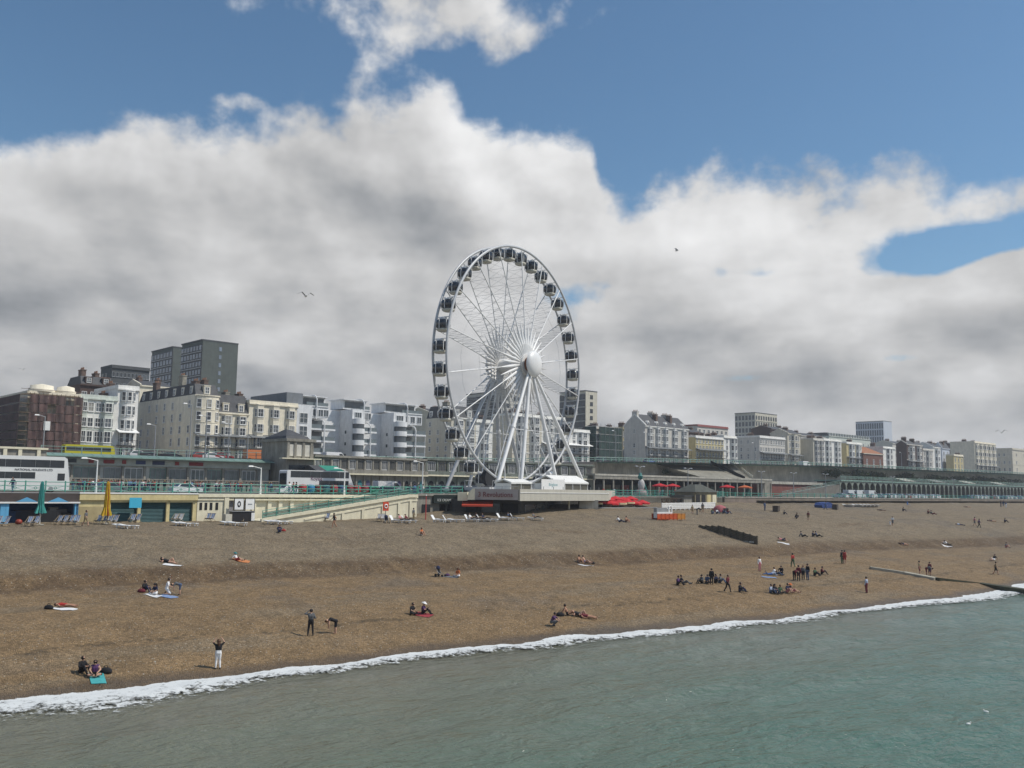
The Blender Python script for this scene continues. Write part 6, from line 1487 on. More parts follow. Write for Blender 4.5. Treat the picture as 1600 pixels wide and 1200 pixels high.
for px, py, pose, rz, lb, kw in PPL:
    if pose in ('lie_back', 'lie_knee', 'lie_prop'): pos = bp(px, py - 2, .03)
    else: pos = bp(px, py)
    o = person(pos, pose, rz, lb, **kw)
    if pose.startswith('lie'):
        q = slope_rot(o, pos[0], pos[1]); o.rotation_mode = 'QUATERNION'; n_ = q @ Vector((0, 0, 1))
        o.rotation_quaternion = Vector((0, 0, 1)).rotation_difference(n_) @ Matrix.Rotation(R(rz), 3, 'Z').to_quaternion()
# flying hair of the person at the surf
TW = {k: mat('towel_' + k, c, .9, .1, 6) for k, c in dict(white=(.68, .68, .68), teal=(.06, .33, .34), red=(.32, .05, .06), grey=(.13, .14, .16), blue=(.2, .28, .45), orange=(.5, .2, .08)).items()}
for a in [(100, 953, 90, 'white', 'white towel under the leftmost sunbather'), (152, 1061, 30, 'teal', 'teal cloth beside the pair near the water'), (240, 932, 60, 'white', 'white towel under the left of the picnic group'), (262, 933, 60, 'blue', 'blue and white towel under the right of the picnic group'),
          (270, 884, 90, 'white', 'pale towel under the dark-haired sunbather'), (703, 902, 90, 'grey', 'grey blanket between pushchair and orange top'), (660, 962, 60, 'red', 'red cloth under the person in a white hat'), (915, 884, 70, 'white', 'pale towel below the bare-chested pair'),
          (1202, 903, 90, 'blue', 'striped towel under the person in pale blue'), (1480, 855, 80, 'white', 'white towel under the propped-up person on the far beach'), (1224, 849, 80, 'white', 'pale towel by the timber groyne end'), (376, 878, 90, 'orange', 'orange towel beside the teal hat')]:
    towel(a[0], a[1], a[2], TW[a[3]], a[4])
for a in [(76, 952, 'black', 'black bag at the head of the leftmost sunbather', .45), (165, 1052, 'black', 'black bag right of the purple top near the water', .5), (221, 926, 'maroon', 'dark red bag at the left of the picnic group', .45), (875, 963, 'black', 'black bag behind the person leaning near the water', .5),
          (926, 881, 'black', 'black bag right of the bare-chested pair', .35), (699, 900, 'purple', 'purple bag right of the pushchair', .35), (443, 830, 'red', 'red round bag beside the person in navy', .35), (1162, 924, 'grey', 'grey bag beside the lone person in black', .3)]:
    bag(a[0], a[1], cloth(a[2]), a[3], a[4] * .62)
# crowd on the pavement behind the railing
rnd = random.Random(11); tops = list(CL)
for i in range(86):
    px = rnd.choice([rnd.uniform(112, 260), rnd.uniform(105, 330), rnd.uniform(300, 445)]); n_ = rnd.uniform(141.5, 147)
    p = P2(on_line(px, n_), n_); person((p.x, p.y, Z_DRIVE), rnd.choice(['stand', 'stand', 'walk']), rnd.uniform(0, 360), 'person in the dense crowd on the pavement behind the green railing', top=rnd.choice(['red', 'maroon', 'black', 'navy', 'white', 'pink', 'blue', 'grey', 'black']), bottom=rnd.choice(['black', 'denim', 'navy']), group='crowd behind the railing', skin=rnd.randrange(2), hair=rnd.choice(['dark', 'brown', 'fair']))
for i, px in enumerate((20, 452, 458, 463, 640, 648, 655, 661)):
    p = P2(on_line(px, 116), 116); person((p.x, p.y, Z_DRIVE), 'stand' if i % 2 else 'walk', 40 * i, ['person leaning by the railing in front of the double-decker', 'person in white near the coach rear, leftmost of three', 'person in red near the coach rear, middle of three', 'person in black near the coach rear, right of three', 'person in navy at the top of the ramp, leftmost of four', 'person in blue at the top of the ramp, second of four', 'person in maroon at the top of the ramp, third of four', 'person in white at the top of the ramp, rightmost of four'][i], top=['navy', 'white', 'red', 'black', 'navy', 'blue', 'maroon', 'white'][i], bottom='denim', group='people on the promenade')
for i in range(14):
    px = rnd.uniform(935, 1150); n_ = rnd.uniform(126, 143); p = P2(on_line(px, n_), n_)
    person((p.x, p.y, Z_DRIVE), rnd.choice(['stand', 'walk']), rnd.uniform(0, 360), 'person strolling on the promenade in front of the dark cafe colonnade', top=rnd.choice(['red', 'white', 'navy', 'black', 'pink']), bottom='denim', group='strollers by the cafes')
# ------------------------------------------------------------------ vehicles
M_TYRE = mat('tyre', (.015, .015, .016), .8, 0); M_HUBM = mat('wheel_hub', (.35, .35, .36), .4, 0, metal=.5); M_LAMP = mat('head_lamp', (.7, .7, .68), .15, 0); M_TAIL = mat('tail_lamp', (.35, .02, .02), .2, 0); M_CARG = mat('car_glass', (.02, .025, .03), .08, 0, spec=.7)
WHL = {}
def wheels(root, xs, w, r):
    if r not in WHL: WHL[r] = (MB().tube((0, -.11, 0), (0, .11, 0), r, r, 14).mesh('wheel', M_TYRE), MB().tube((0, -.125, 0), (0, .125, 0), r * .58, r * .58, 10).mesh('hub', M_HUBM))
    for x in xs:
        for s in (-1, 1): o = put('wheel', WHL[r][0], root, (x, s * (w / 2 - .12), r)); put('hub', WHL[r][1], o)
CARM = {}
def car_meshes(kind):
    if kind in CARM: return CARM[kind]
    L, w, h = {'hatch': (4.0, 1.72, 1.48), 'saloon': (4.5, 1.76, 1.44), 'van': (5.2, 1.95, 2.35)}[kind]
    if kind == 'van': low = [(-L / 2, .3), (L / 2, .3), (L / 2, .85), (L / 2 - .25, 1.15), (L / 2 - 1.25, h - .08), (L / 2 - 1.6, h), (-L / 2 + .08, h), (-L / 2, h - .1)]
    else:
        b = .15 if kind == 'hatch' else .75
        low = [(-L / 2, .28), (L / 2, .28), (L / 2 + .02, .55), (L / 2 - .1, .78), (L / 2 - 1.1, .92), (L / 2 - 1.75, h - .06), (L / 2 - 2.2, h), (-L / 2 + b + .5, h - .03), (-L / 2 + b, .98), (-L / 2, .92)]
    n = len(low); vs = []; inset = lambda z: .0 if z < .95 else .16 * (z - .95) / (h - .95)
    for s in (-1, 1): vs += [(x, s * (w / 2 - inset(z)), z) for x, z in low]
    mb = MB(); mb.sm = False; mb.add(vs, [tuple(range(n)), tuple(range(2 * n - 1, n - 1, -1))] + [((i + 1) % n, i, n + i, n + (i + 1) % n) for i in range(n)])
    g = MB(); yb = lambda z: w / 2 - inset(z) + .012
    if kind == 'van':
        for s in (-1, 1): g.add([(L / 2 - 1.9, s * yb(1.3), 1.3), (L / 2 - .45, s * yb(1.3), 1.3), (L / 2 - 1.25, s * yb(2.0), 2.05), (L / 2 - 1.9, s * yb(2.0), 2.05)], [(0, 1, 2, 3) if s < 0 else (3, 2, 1, 0)])
        g.add([(L / 2 - .30, -w / 2 + .15, 1.25), (L / 2 - .30, w / 2 - .15, 1.25), (L / 2 - 1.2, w / 2 - .3, 2.2), (L / 2 - 1.2, -w / 2 + .3, 2.2)], [(0, 1, 2, 3)])
    else:
        for s in (-1, 1): g.add([(-L / 2 + b + .18, s * yb(1.0), 1.0), (L / 2 - 1.35, s * yb(.98), .98), (L / 2 - 1.82, s * yb(h - .1), h - .1), (-L / 2 + b + .55, s * yb(h - .1), h - .12)], [(0, 1, 2, 3) if s < 0 else (3, 2, 1, 0)])
        g.add([(L / 2 - 1.12, -w / 2 + .14, .95), (L / 2 - 1.12, w / 2 - .14, .95), (L / 2 - 1.72, w / 2 - .24, h - .06), (L / 2 - 1.72, -w / 2 + .24, h - .06)], [(0, 1, 2, 3)])
        g.add([(-L / 2 + b - .012, -w / 2 + .14, 1.0), (-L / 2 + b - .012, w / 2 - .14, 1.0), (-L / 2 + b + .46, w / 2 - .24, h - .05), (-L / 2 + b + .46, -w / 2 + .24, h - .05)], [(3, 2, 1, 0)])
    lamp = MB().box(-.06, .04, -.16, .16, -.07, .07).mesh('headlight', M_LAMP); tail = MB().box(-.04, .06, -.14, .14, -.08, .08).mesh('tail_light', M_TAIL)
    CARM[kind] = (mb.mesh('body', M_WHITE), g.mesh('windows', M_CARG), lamp, tail, L, w, h); return CARM[kind]
def car(pos, rz, kind, colour, label, group=None, cat='car'):
    bm_, gm, lm, tm, L, w, h = car_meshes(kind); root = empty('parked_car' if kind != 'van' else 'van', pos, rz, label, cat, group)
    b = put('body', bm_, root); b.material_slots[0].link = 'OBJECT'; b.material_slots[0].material = mat('paint_' + '_'.join('%02d' % int(c * 99) for c in colour), colour, .3, .0, spec=.6)
    put('windows', gm, root)
    for s in (-1, 1): put('headlight', lm, root, (L / 2 - .03, s * (w / 2 - .3), .68)); put('tail_light', tm, root, (-L / 2, s * (w / 2 - .25), .8))
    wheels(root, (-L / 2 + .75, L / 2 - .8), w, .32)
def coach(pos, rz, L, H, w, name, label, rows, colour, cat, front_slope=.5, texts=(), skirt=None):
    root = empty(name, pos, rz, label, cat); x0, x1 = -L, 0.0
    mb = MB(); mb.extr([(x0, .35), (x1, .35), (x1 + .02, 1.3), (x1 - front_slope, H - .25), (x1 - front_slope - .35, H), (x0 + .2, H), (x0, H - .2)], 'y', -w / 2, w / 2); mb.build('body', colour, root)
    for (a, b, z0, z1) in rows:
        for s in (-1, 1):
            k = max(1, int((b - a) / 1.6))
            for i in range(k): MB().box(a + (b - a) * i / k + .012, a + (b - a) * (i + 1) / k - .012, s * w / 2 - .015, s * w / 2 + .015, z0, z1).build('window', M_CARG, root)
    MB().add([(x1 + .03, -w / 2 + .12, 1.3), (x1 + .03, w / 2 - .12, 1.3), (x1 - front_slope + .03, w / 2 - .15, H - .4), (x1 - front_slope + .03, -w / 2 + .15, H - .4)], [(0, 1, 2, 3)]).build('windscreen', M_CARG, root)
    MB().add([(x0 - .012, -w / 2 + .2, 1.5), (x0 - .012, w / 2 - .2, 1.5), (x0 - .012, w / 2 - .2, H - .5), (x0 - .012, -w / 2 + .2, H - .5)], [(3, 2, 1, 0)]).build('rear_window', M_CARG, root)
    for s in (-1, 1): MB().box(x1 - .02, x1 + .06, s * (w / 2 - .35) - .2, s * (w / 2 - .35) + .2, .75, .95).build('headlight', M_LAMP, root)
    wheels(root, (x1 - 2.2, x0 + 2.6), w, .5)
    for body, size, m, x, z in texts: text_mesh(body, size, m, root, (x, -w / 2 - .02, z), depth=.005, bold=.01)
    return root
t_ = on_line(103, 127); p = P2(t_, 127)
coach((p.x, p.y, Z_DRIVE - .1), COAST, 11.2, 4.55, 2.5, 'double_decker_bus', 'white double-decker bus behind the railing at the left edge', [(-11, -.75, 3.15, 4.1), (-11, -4.1, 1.75, 2.55), (-1.5, -.6, 1.55, 2.45)], mat('bus_white', (.70, .71, .69), .35, .04, 1, spec=.5), 'bus', .4,
      [('NATIONAL HOLIDAYS LTD', .36, mat('bus_letters', (.10, .10, .11), .6, 0), -4.3, 2.72), ('TOURS', .36, mat('bus_letters', (.1, .1, .11), .6, 0), -9.4, 2.72)])
t_ = on_line(546, 130); p = P2(t_, 130)
coach((p.x, p.y, Z_DRIVE - .1), COAST, 12.2, 3.75, 2.5, 'tour_coach', 'white tour coach with dark upper windows and purple lettering, behind the coloured carts', [(-11.6, -.95, 2.62, 3.62), (-6.5, -1.0, 1.45, 2.2)], mat('coach_white', (.70, .70, .69), .35, .04, 1, spec=.5), 'coach', .9,
      [('Royale', .78, mat('coach_letters', (.10, .035, .09), .6, 0), -7.0, 2.2)])
t_ = on_line(173, 194); p = P2(t_, 194)
coach((p.x, p.y, z_upper(t_) + .05), COAST, 9.6, 2.75, 2.4, 'yellow_bus', 'yellow single-deck bus on the upper road above the shop terrace', [(-9.4, -.8, 1.5, 2.4)], mat('bus_yellow', (.50, .46, .03), .4, .04), 'bus', .2)
def vplace(px, n, z=None): t_ = on_line(px, n); p = P2(t_, n); return (p.x, p.y, (Z_DRIVE - .1) if z is None else z(t_))
up = lambda t: z_upper(t) + .02
car(vplace(606, 133), COAST, 'van', (.68, .68, .67), 'white van parked behind the top of the ramp', None, 'van')
car(vplace(610, 124), COAST, 'hatch', (.10, .012, .016), 'maroon car in front of the white van')
car(vplace(290, 131), COAST, 'saloon', (.70, .70, .70), 'white car on the lower road behind the crowd railing')
car(vplace(170, 131), COAST, 'saloon', (.12, .13, .14), 'dark car on the lower road right of the double-decker')
car(vplace(455, 122), COAST, 'saloon', (.70, .70, .70), 'white car in front of the rear of the coach')
car(vplace(678, 121), COAST, 'saloon', (.02, .05, .045), 'dark green car above the ice cream kiosk')
car(vplace(722, 121), COAST, 'hatch', (.02, .025, .04), 'navy hatchback in front of the blue hoarding')
UPC = [(214, (.55, .55, .56), 'hatch', 'silver hatchback at the foot of the side street'), (228, (.03, .03, .03), 'saloon', 'black car beside the silver hatchback'), (262, (.02, .02, .025), 'saloon', 'black saloon in front of the long cream side wall'), (312, (.30, .05, .04), 'hatch', 'red car under the rounded corner hotel'),
       (328, (.6, .6, .6), 'saloon', 'pale saloon under the bay-windowed houses'), (346, (.3, .03, .03), 'hatch', 'red hatchback under the cream pair of houses'), (398, (.5, .16, .05), 'van', 'orange van left of the stone pavilion'), (521, (.7, .7, .7), 'van', 'white van in front of the apartment block'),
       (552, (.7, .7, .7), 'saloon', 'white saloon in front of the apartment block'), (617, (.4, .42, .44), 'hatch', 'grey hatchback under the right bow of the apartment block'), (668, (.7, .7, .7), 'saloon', 'white saloon right of the apartment block'), (940, (.06, .06, .07), 'saloon', 'dark saloon in front of the green netted house'),
       (1015, (.1, .16, .3), 'hatch', 'blue hatchback below the grey gabled terrace'), (1150, (.5, .5, .5), 'saloon', 'silver saloon below the awning-balcony hotel'), (1258, (.7, .7, .7), 'van', 'white van below the plain beige side wall')]
for px, c, k, lb in UPC: car(vplace(px, 176 if k != 'van' else 179, up), COAST, k, c, lb, 'vehicles on the upper road', 'car' if k != 'van' else 'van')
rnd = random.Random(21); cols = [((.66, .67, .68), 'silver'), ((.70, .70, .70), 'white'), ((.02, .022, .03), 'black'), ((.05, .09, .2), 'blue'), ((.2, .21, .22), 'grey'), ((.28, .03, .03), 'red'), ((.04, .05, .07), 'navy')]
def ordw(i):
    a = ['first', 'second', 'third', 'fourth', 'fifth', 'sixth', 'seventh', 'eighth', 'ninth', 'tenth', 'eleventh', 'twelfth', 'thirteenth', 'fourteenth', 'fifteenth', 'sixteenth', 'seventeenth', 'eighteenth', 'nineteenth']
    if i < 19: return a[i]
    tens = {2: ('twenty', 'twentieth'), 3: ('thirty', 'thirtieth'), 4: ('forty', 'fortieth'), 5: ('fifty', 'fiftieth')}[(i + 1) // 10]
    return tens[1] if (i + 1) % 10 == 0 else tens[0] + '-' + a[(i + 1) % 10 - 1]
px = 1312.0; i = 0
while px < 1600:
    c, cn = cols[rnd.choice([0, 0, 1, 1, 2, 3, 4, 4, 5, 6])]; k = 'van' if i in (3, 4, 6) else rnd.choice(['hatch', 'saloon'])
    if k == 'van': c, cn = (.5, .53, .54), 'pale grey'
    if not (1462 < px < 1505): car(vplace(px, 129 + (i % 2) * .4), COAST + R(90 if k != 'van' else 0), k, c, '%s %s, %s from the left in the row parked below the arcade' % (cn, {'van': 'van', 'hatch': 'hatchback', 'saloon': 'saloon'}[k], ordw(i)), 'cars parked below the arcade', 'car' if k != 'van' else 'van')
    px += 5.4 if k != 'van' else 13; i += 1

# ------------------------------------------------------------------ promenade furniture
def lamp(px, n, z, h, label, two=False, m=M_WHITE, arm=1.2):
    t_ = on_line(px, n); p = P2(t_, n); root = empty('street_lamp', (p.x, p.y, z if not callable(z) else z(t_)), COAST, label, 'street lamp', 'street lamps along the seafront')
    MB().tube((0, 0, 0), (0, 0, h), .11, .07, 8).build('pole', m, root); MB().tube((0, 0, 0), (0, 0, .9), .17, .15, 8).build('base', m, root)
    for s in ((-1, 1) if two else (-1,)):
        a = MB().tube((0, 0, h - .1), (s * arm, 0, h + .15), .05, .05, 6).build('arm', m, root); MB().frustum(s * (arm + .35), 0, h + .08, h + .26, .75, .28, .55, .18).build('lamp_head', M_WHITE if not two else M_GREYMET, a)
lamp(150, 116, Z_DRIVE, 4.0, 'pale street lamp between the double-decker and the yellow parasol')
lamp(407, 116, Z_DRIVE, 3.6, 'pale street lamp in front of the stone pavilion')
lamp(538, 116, Z_DRIVE, 3.7, 'pale street lamp at the front of the coach')
lamp(660, 118, Z_DRIVE, 5.2, 'tall lamp post above the ice cream kiosk')
for px, h, lb in ((63, 6.0, 'flagpole-like mast at the left end of the upper road'), (238, 5.5, 'thin lamp mast below the long cream side wall'), (293, 9.5, 'tall lamp mast in front of the rounded corner hotel'), (318, 7.5, 'lamp mast right of the rounded corner hotel'), (354, 6.5, 'lamp mast in front of the cream pair of houses'), (384, 7.0, 'lamp mast at the left of the parapet house'),
                  (962, 8.5, 'lamp mast in front of the green netted house'), (1011, 8.5, 'lamp mast in front of the grey gable'), (705, 8, 'lamp mast left of the wheel'), (1180, 7, 'lamp mast above the steep stairway'), (1300, 7, 'lamp mast above the terrace ramp'), (1410, 7, 'lamp mast above the arcade, below the dark brick house'), (1500, 7, 'lamp mast above the arcade at far right')):
    lamp(px, N_M - 4 if px < 900 else N_M + 2, up, h, lb, m=M_GREYMET, arm=.9)
for px, lb in ((1000, 'twin lamp on the lower road behind the red parasols'), (1075, 'twin lamp left of the hipped kiosk'), (1190, 'twin lamp in front of the red wall'), (1290, 'twin lamp by the far ramp'), (1395, 'twin lamp among the parked cars'), (1490, 'twin lamp in the gap between parked cars'), (1240, 'twin lamp before the dull red wall')):
    lamp(px, 121, Z_DRIVE, 6.0, lb, True, M_GREYMET, .8)
# coloured barrel carts in a row
cc = [(.35, .03, .035), (.03, .18, .36), (.18, .03, .03), (.03, .10, .14), (.30, .03, .04), (.03, .05, .17), (.22, .02, .03), (.36, .03, .035), (.20, .02, .03)]
nm = ['bright red', 'sky blue', 'dark red', 'petrol blue', 'crimson', 'navy', 'deep maroon', 'scarlet', 'wine red']
for i, px in enumerate(np.linspace(473, 570, 9)):
    t_ = on_line(float(px), 118); p = P2(t_, 118); root = empty('barrel_cart', (p.x, p.y, Z_DRIVE), COAST, '%s barrel-shaped cart in the row behind the railing below the coach' % nm[i], 'cart', 'coloured carts in a row')
    mb = MB(); mb.lathe([(.05, .25), (.5, .28), (.62, .55), (.66, .85), (.6, 1.15), (.5, 1.38), (.05, 1.42)], 0, 0, 16); mb.build('drum', mat('cart_%d' % i, cc[i], .4, .06), root)
    mb = MB(); mb.lathe([(.675, .8), (.69, .85), (.675, .9)], 0, 0, 16); mb.build('hoop', M_BLACK, root)
    for s in (-1, 1): MB().tube((s * .4, -.32, .2), (s * .4, .32, .2), .2, .2, 10).build('wheel', M_TYRE, root)
for px, c, lb in ((580, (.02, .16, .10), 'green litter bin right of the coloured carts'), (587, (.02, .14, .09), 'green litter bin nearest the white van')):
    t_ = on_line(px, 118); p = P2(t_, 118); root = empty('litter_bin', (p.x, p.y, Z_DRIVE), COAST, lb, 'bin'); MB().lathe([(.05, 0), (.5, .02), (.55, 1.1), (.45, 1.3), (.05, 1.35)], 0, 0, 14).build('drum', mat('bin_green', c, .5, .1), root); MB().box(-.25, .25, -.56, -.48, .9, 1.1).build('slot', M_BLACK, root)

# closed parasols
def closed_parasol(px, py0, py1, label, cols, n):
    t_ = on_line(px, n); p = P2(t_, n); zb = beach_z(p.x, p.y); zt = z_at(px, py0, n); z1 = z_at(px, py1, n); root = empty('closed_parasol', (p.x, p.y, zb), 0, label, 'parasol'); H = zt - zb; h0 = max(.4, z1 - zb)
    MB().tube((0, 0, 0), (0, 0, H), .05, .05, 8).build('pole', M_WHITE, root); MB().lathe([(.02, 0), (.45, 0), (.45, .12), (.06, .18)], 0, 0, 14).build('base', M_STONE, root)
    K = 12
    for i in range(K):
        a0, a1 = 2 * math.pi * i / K, 2 * math.pi * (i + 1) / K; am = (a0 + a1) / 2; prof = [(.08, H), (.17, H - .25), (.27, H - (H - h0) * .45), (.30, H - (H - h0) * .75), (.50 + .08 * (i % 3), h0 + .05 * (i % 2))]
        vs = []
        for rr, z in prof: vs += [(rr * math.cos(a0) * .82, rr * math.sin(a0) * .82, z), (rr * 1.12 * math.cos(am), rr * 1.12 * math.sin(am), z), (rr * math.cos(a1) * .82, rr * math.sin(a1) * .82, z)]
        fs = []
        for j in range(len(prof) - 1):
            for k in (0, 1): fs.append((j * 3 + k, j * 3 + k + 1, j * 3 + k + 4, j * 3 + k + 3))
        MB().add(vs, fs).build('canopy_fold', mat('%s_%d' % (label[:12].replace(' ', '_'), i % len(cols)), cols[i % len(cols)], .8, .15, 3), root)
closed_parasol(66, 752, 802, 'closed teal parasol in front of the blue beach shop', [(.03, .20, .19), (.05, .27, .25), (.06, .3, .26)], N_P - 4)
closed_parasol(169, 752, 806, 'closed yellow and orange parasol in front of the teal shutters', [(.50, .30, .015), (.50, .34, .02), (.42, .12, .03), (.5, .36, .02)], N_P - 4)
# open red parasols of the restaurant
def open_parasol(pos, label, c, r=1.7, h=2.45, group='red parasols of the beach restaurant', trim=None):
    root = empty('parasol', pos, random.random(), label, 'parasol', group); MB().tube((0, 0, 0), (0, 0, h + .55), .035, .035, 6).build('pole', M_WHITE, root)
    K = 8
    for i in range(K):
        a0, a1 = 2 * math.pi * i / K, 2 * math.pi * (i + 1) / K
        MB().add([(0, 0, h + .55), (r * math.cos(a0), r * math.sin(a0), h), (r * math.cos(a1), r * math.sin(a1), h)], [(0, 1, 2)]).build('canopy_panel', c, root)
        MB().add([(r * math.cos(a0), r * math.sin(a0), h), (r * math.cos(a1), r * math.sin(a1), h), (r * math.cos(a1), r * math.sin(a1), h - .28), (r * math.cos(a0), r * math.sin(a0), h - .28)], [(0, 1, 2, 3)]).build('valance', trim or c, root)
    MB().lathe([(.02, 0), (.35, 0), (.3, .1), (.05, .14)], 0, 0, 10).build('base', M_STONE, root)
M_REDP = mat('parasol_red', (.50, .022, .028), .8, .08, 3); M_ORP = mat('parasol_cream', (.62, .50, .30), .8, .08, 3)
S = Site(926, N_P - 6, 6.9, 'restaurant_deck', 'raised timber restaurant deck with grey fence under the red parasols', 'deck'); r = S.root; x1 = S.X(1026)
for i in range(24): MB().box(x1 * i / 24 + .01, x1 * (i + 1) / 24 - .01, 0, 8.5, .55, .62).build('plank', mat('deck_grey', (.2, .19, .18), .8, .2, 1), r)
MB().box(0, x1, .1, 8.4, -.5, .54).build('base', M_STONE, r)
for i in range(15): MB().box(x1 * i / 14 - .05, x1 * i / 14 + .05, -.06, .04, .3, 1.65).build('post', M_GREYMET, r)
for z in (.8, 1.05, 1.3, 1.55): MB().box(0, x1, -.1, -.06, z, z + .12).build('fence_board', mat('fence_grey', (.27, .29, .31), .6, .15, 1), r)
lbs = ['first', 'second', 'third', 'fourth', 'fifth', 'sixth', 'seventh', 'eighth']
for i in range(8):
    x = x1 * (i + .35) / 8; q = r.matrix_world if False else None; p = P2(S.t0 + x, S.n + 2.2); open_parasol((p.x, p.y, 7.52), '%s red parasol from the left in the front row of the restaurant deck' % lbs[i], M_REDP, 1.45, 1.7 + .12 * (i % 3), trim=M_ORP if i in (0, 1, 4, 5) else M_REDP)
    p = P2(S.t0 + x + .8, S.n + 5.6); open_parasol((p.x, p.y, 7.52), '%s red parasol from the left in the back row of the restaurant deck' % lbs[i], M_REDP, 1.5, 2.3 + .14 * (i % 2))
tb = MB().lathe([(.02, .72), (.42, .72), (.42, .75), (.02, .76)], 0, 0, 12).tube((0, 0, 0), (0, 0, .72), .04, .04, 6).lathe([(.02, 0), (.25, 0), (.22, .04), (.03, .06)], 0, 0, 10).mesh('cafe_table', M_WHITE)
chm = [MB().box(-.22, .22, -.22, .22, .42, .46).mesh('seat', M_GREYMET), MB().box(-.22, .22, .2, .24, .46, .9).mesh('backrest', M_GREYMET)]
legm = MB().box(-.02, .02, -.02, .02, 0, .42).mesh('leg', M_GREYMET)
for i in range(8):
    x = x1 * (i + .35) / 8 + .2; p = P2(S.t0 + x, S.n + 1.3); tag(put('cafe_table', tb, None, (p.x, p.y, 7.52)), '%s white round cafe table from the left on the restaurant deck' % lbs[i], 'table', 'cafe tables on the restaurant deck')
    for s in (-1, 1):
        p2 = P2(S.t0 + x + s * .75, S.n + 1.3); c = empty('cafe_chair', (p2.x, p2.y, 7.52), COAST - s * math.pi / 2, '%s grey chair of the %s cafe table from the left' % ('left' if s < 0 else 'right', lbs[i]), 'chair', 'chairs on the restaurant deck')
        put('seat', chm[0], c); put('backrest', chm[1], c)
        for (lx, ly) in ((-.2, -.2), (.2, -.2), (-.2, .2), (.2, .2)): put('leg', legm, c, (lx, ly, 0))
for i, (px, n_, lb) in enumerate([(1031, 140, 'red parasol outside the cafes above the white fence, left one'), (1051, 140, 'pale red parasol outside the cafes above the white fence, right one'), (1136, 138, 'red parasol outside the cafes right of the kiosk'), (1164, 138, 'orange parasol outside the cafes near the stairway')]):
    p = P2(on_line(px, n_), n_); open_parasol((p.x, p.y, Z_DRIVE), lb, mat('parasol_orange', (.5, .12, .04), .8, .1) if i == 3 else M_REDP, 1.9, 2.5, 'parasols outside the cafes')
# red awning of the bastion cafe
a = empty('awning', (-7.2, 138.8, 9.05), 0, 'red sloping awning beside the overhanging platform', 'awning'); MB().add([(0, 0, 0), (4.6, .2, 0), (4.6, 3.4, .75), (0, 3.4, .75), (0, 0, -.25), (4.6, .2, -.25)], [(0, 1, 2, 3), (4, 5, 1, 0)]).build('sheet', mat('awning_red', (.5, .06, .03), .8, .08), a)
for x in (.1, 4.5): MB().tube((x, .1, -.05), (x, 3.4, .6), .03, .03, 5).build('arm', M_GREYMET, a)
# tall thin red flag pole by the kiosk
v = bp(665, 812); o = empty('flag_pole', v, 0, 'thin red and white pole left of the ice cream kiosk', 'pole'); MB().tube((0, 0, 0), (0, 0, 3.3), .07, .06, 8).build('shaft', mat('pole_red', (.5, .06, .06), .5, 0), o); MB().ball((0, 0, 3.35), .1, 8, 6).build('finial', M_WHITE, o)
# red sign of the lifebuoy post, notice boards
v = bp(602, 816); o = empty('lifebuoy_post', v, COAST, 'red lifebuoy board on a post before the ramp wall', 'sign'); MB().tube((0, 0, 0), (0, 0, 1.7), .06, .06, 6).build('post', M_GREYMET, o); MB().box(-.45, .45, -.05, .05, 1.5, 2.7).build('board', mat('buoy_red', (.55, .07, .03), .5, .05), o)
mb = MB(); mb.lathe([(.22, -.05), (.32, 0), (.22, .05), (.16, 0), (.22, -.05)], 0, 0, 16); mb.v = [(x, z - .08, y + 2.1) for x, y, z in mb.v]; mb.build('ring', M_WHITE, o)
for px, lb, mk in ((375, 'white notice board with a dark oval mark, left one of two', 0), (392, 'white notice board with small marks, right one of two', 1)):
    t_ = on_line(px, N_P - 1); p = P2(t_, N_P - 1); o = empty('notice_board', (p.x, p.y, 7.0), COAST, lb, 'sign', 'notice boards by the ramp foot'); MB().box(-.6, .6, 0, .06, 1.4, 2.75).build('board', M_WHITE, o)
    for x in (-.65, .65): MB().tube((x, .03, 0), (x, .03, 2.8), .05, .05, 6).build('post', M_BLACK, o)
    if mk == 0: mb = MB(); mb.lathe([(.16, -.01), (.3, 0), (.16, .01)], 0, 0, 16); mb.v = [(x * .8, z - .03, y * 1.3 + 2.1) for x, y, z in mb.v]; mb.build('mark', M_BLACK, o)
    else: MB().box(-.3, .3, -.02, 0, 2.0, 2.15).build('mark', M_GREYMET, o)
t_ = on_line(384, N_P - 3); p = P2(t_, N_P - 3); o = empty('hire_booth', (p.x, p.y, 6.95), COAST, 'low black hire booth below the notice boards', 'booth'); MB().box(-1.6, 1.3, 0, .9, 0, 1.25).build('counter', M_BLACK, o); MB().box(-1.7, 1.4, -.1, 1.0, 1.25, 1.32).build('top', M_GREYMET, o); MB().box(.9, 1.35, -.12, -.02, .1, 1.1).build('price_board', M_WHITE, o); MB().box(-2.6, -1.75, -.2, .6, 0, .95).build('locker', mat('locker_cream', (.55, .53, .45), .6, .1), o)
# white board fence, timber playground frame, kiosk, orange barrier
a, b = on_beach(1034, 797), on_beach(1117, 795); d = (b - a); L = d.length; ang = math.atan2(d.y, d.x); o = empty('board_fence', a, ang, 'long white board fence on the beach right of the restaurant deck', 'fence')
for i in range(13):
    x = L * i / 12; z = lerp_tab(x / L, [(0, 0), (1, d.z)]); MB().box(x - .06, x + .06, -.06, .06, z - .3, z + 1.25).build('post', M_WHITE, o)
for k in range(4): MB().add([(0, -.08, .15 + .28 * k), (L, -.08, d.z + .15 + .28 * k), (L, -.08, d.z + .38 + .28 * k), (0, -.08, .38 + .28 * k), (0, -.05, .15 + .28 * k), (L, -.05, d.z + .15 + .28 * k), (L, -.05, d.z + .38 + .28 * k), (0, -.05, .38 + .28 * k)], [(0, 1, 2, 3), (7, 6, 5, 4), (3, 2, 6, 7), (4, 5, 1, 0)]).build('fence_board', M_WHITE, o)
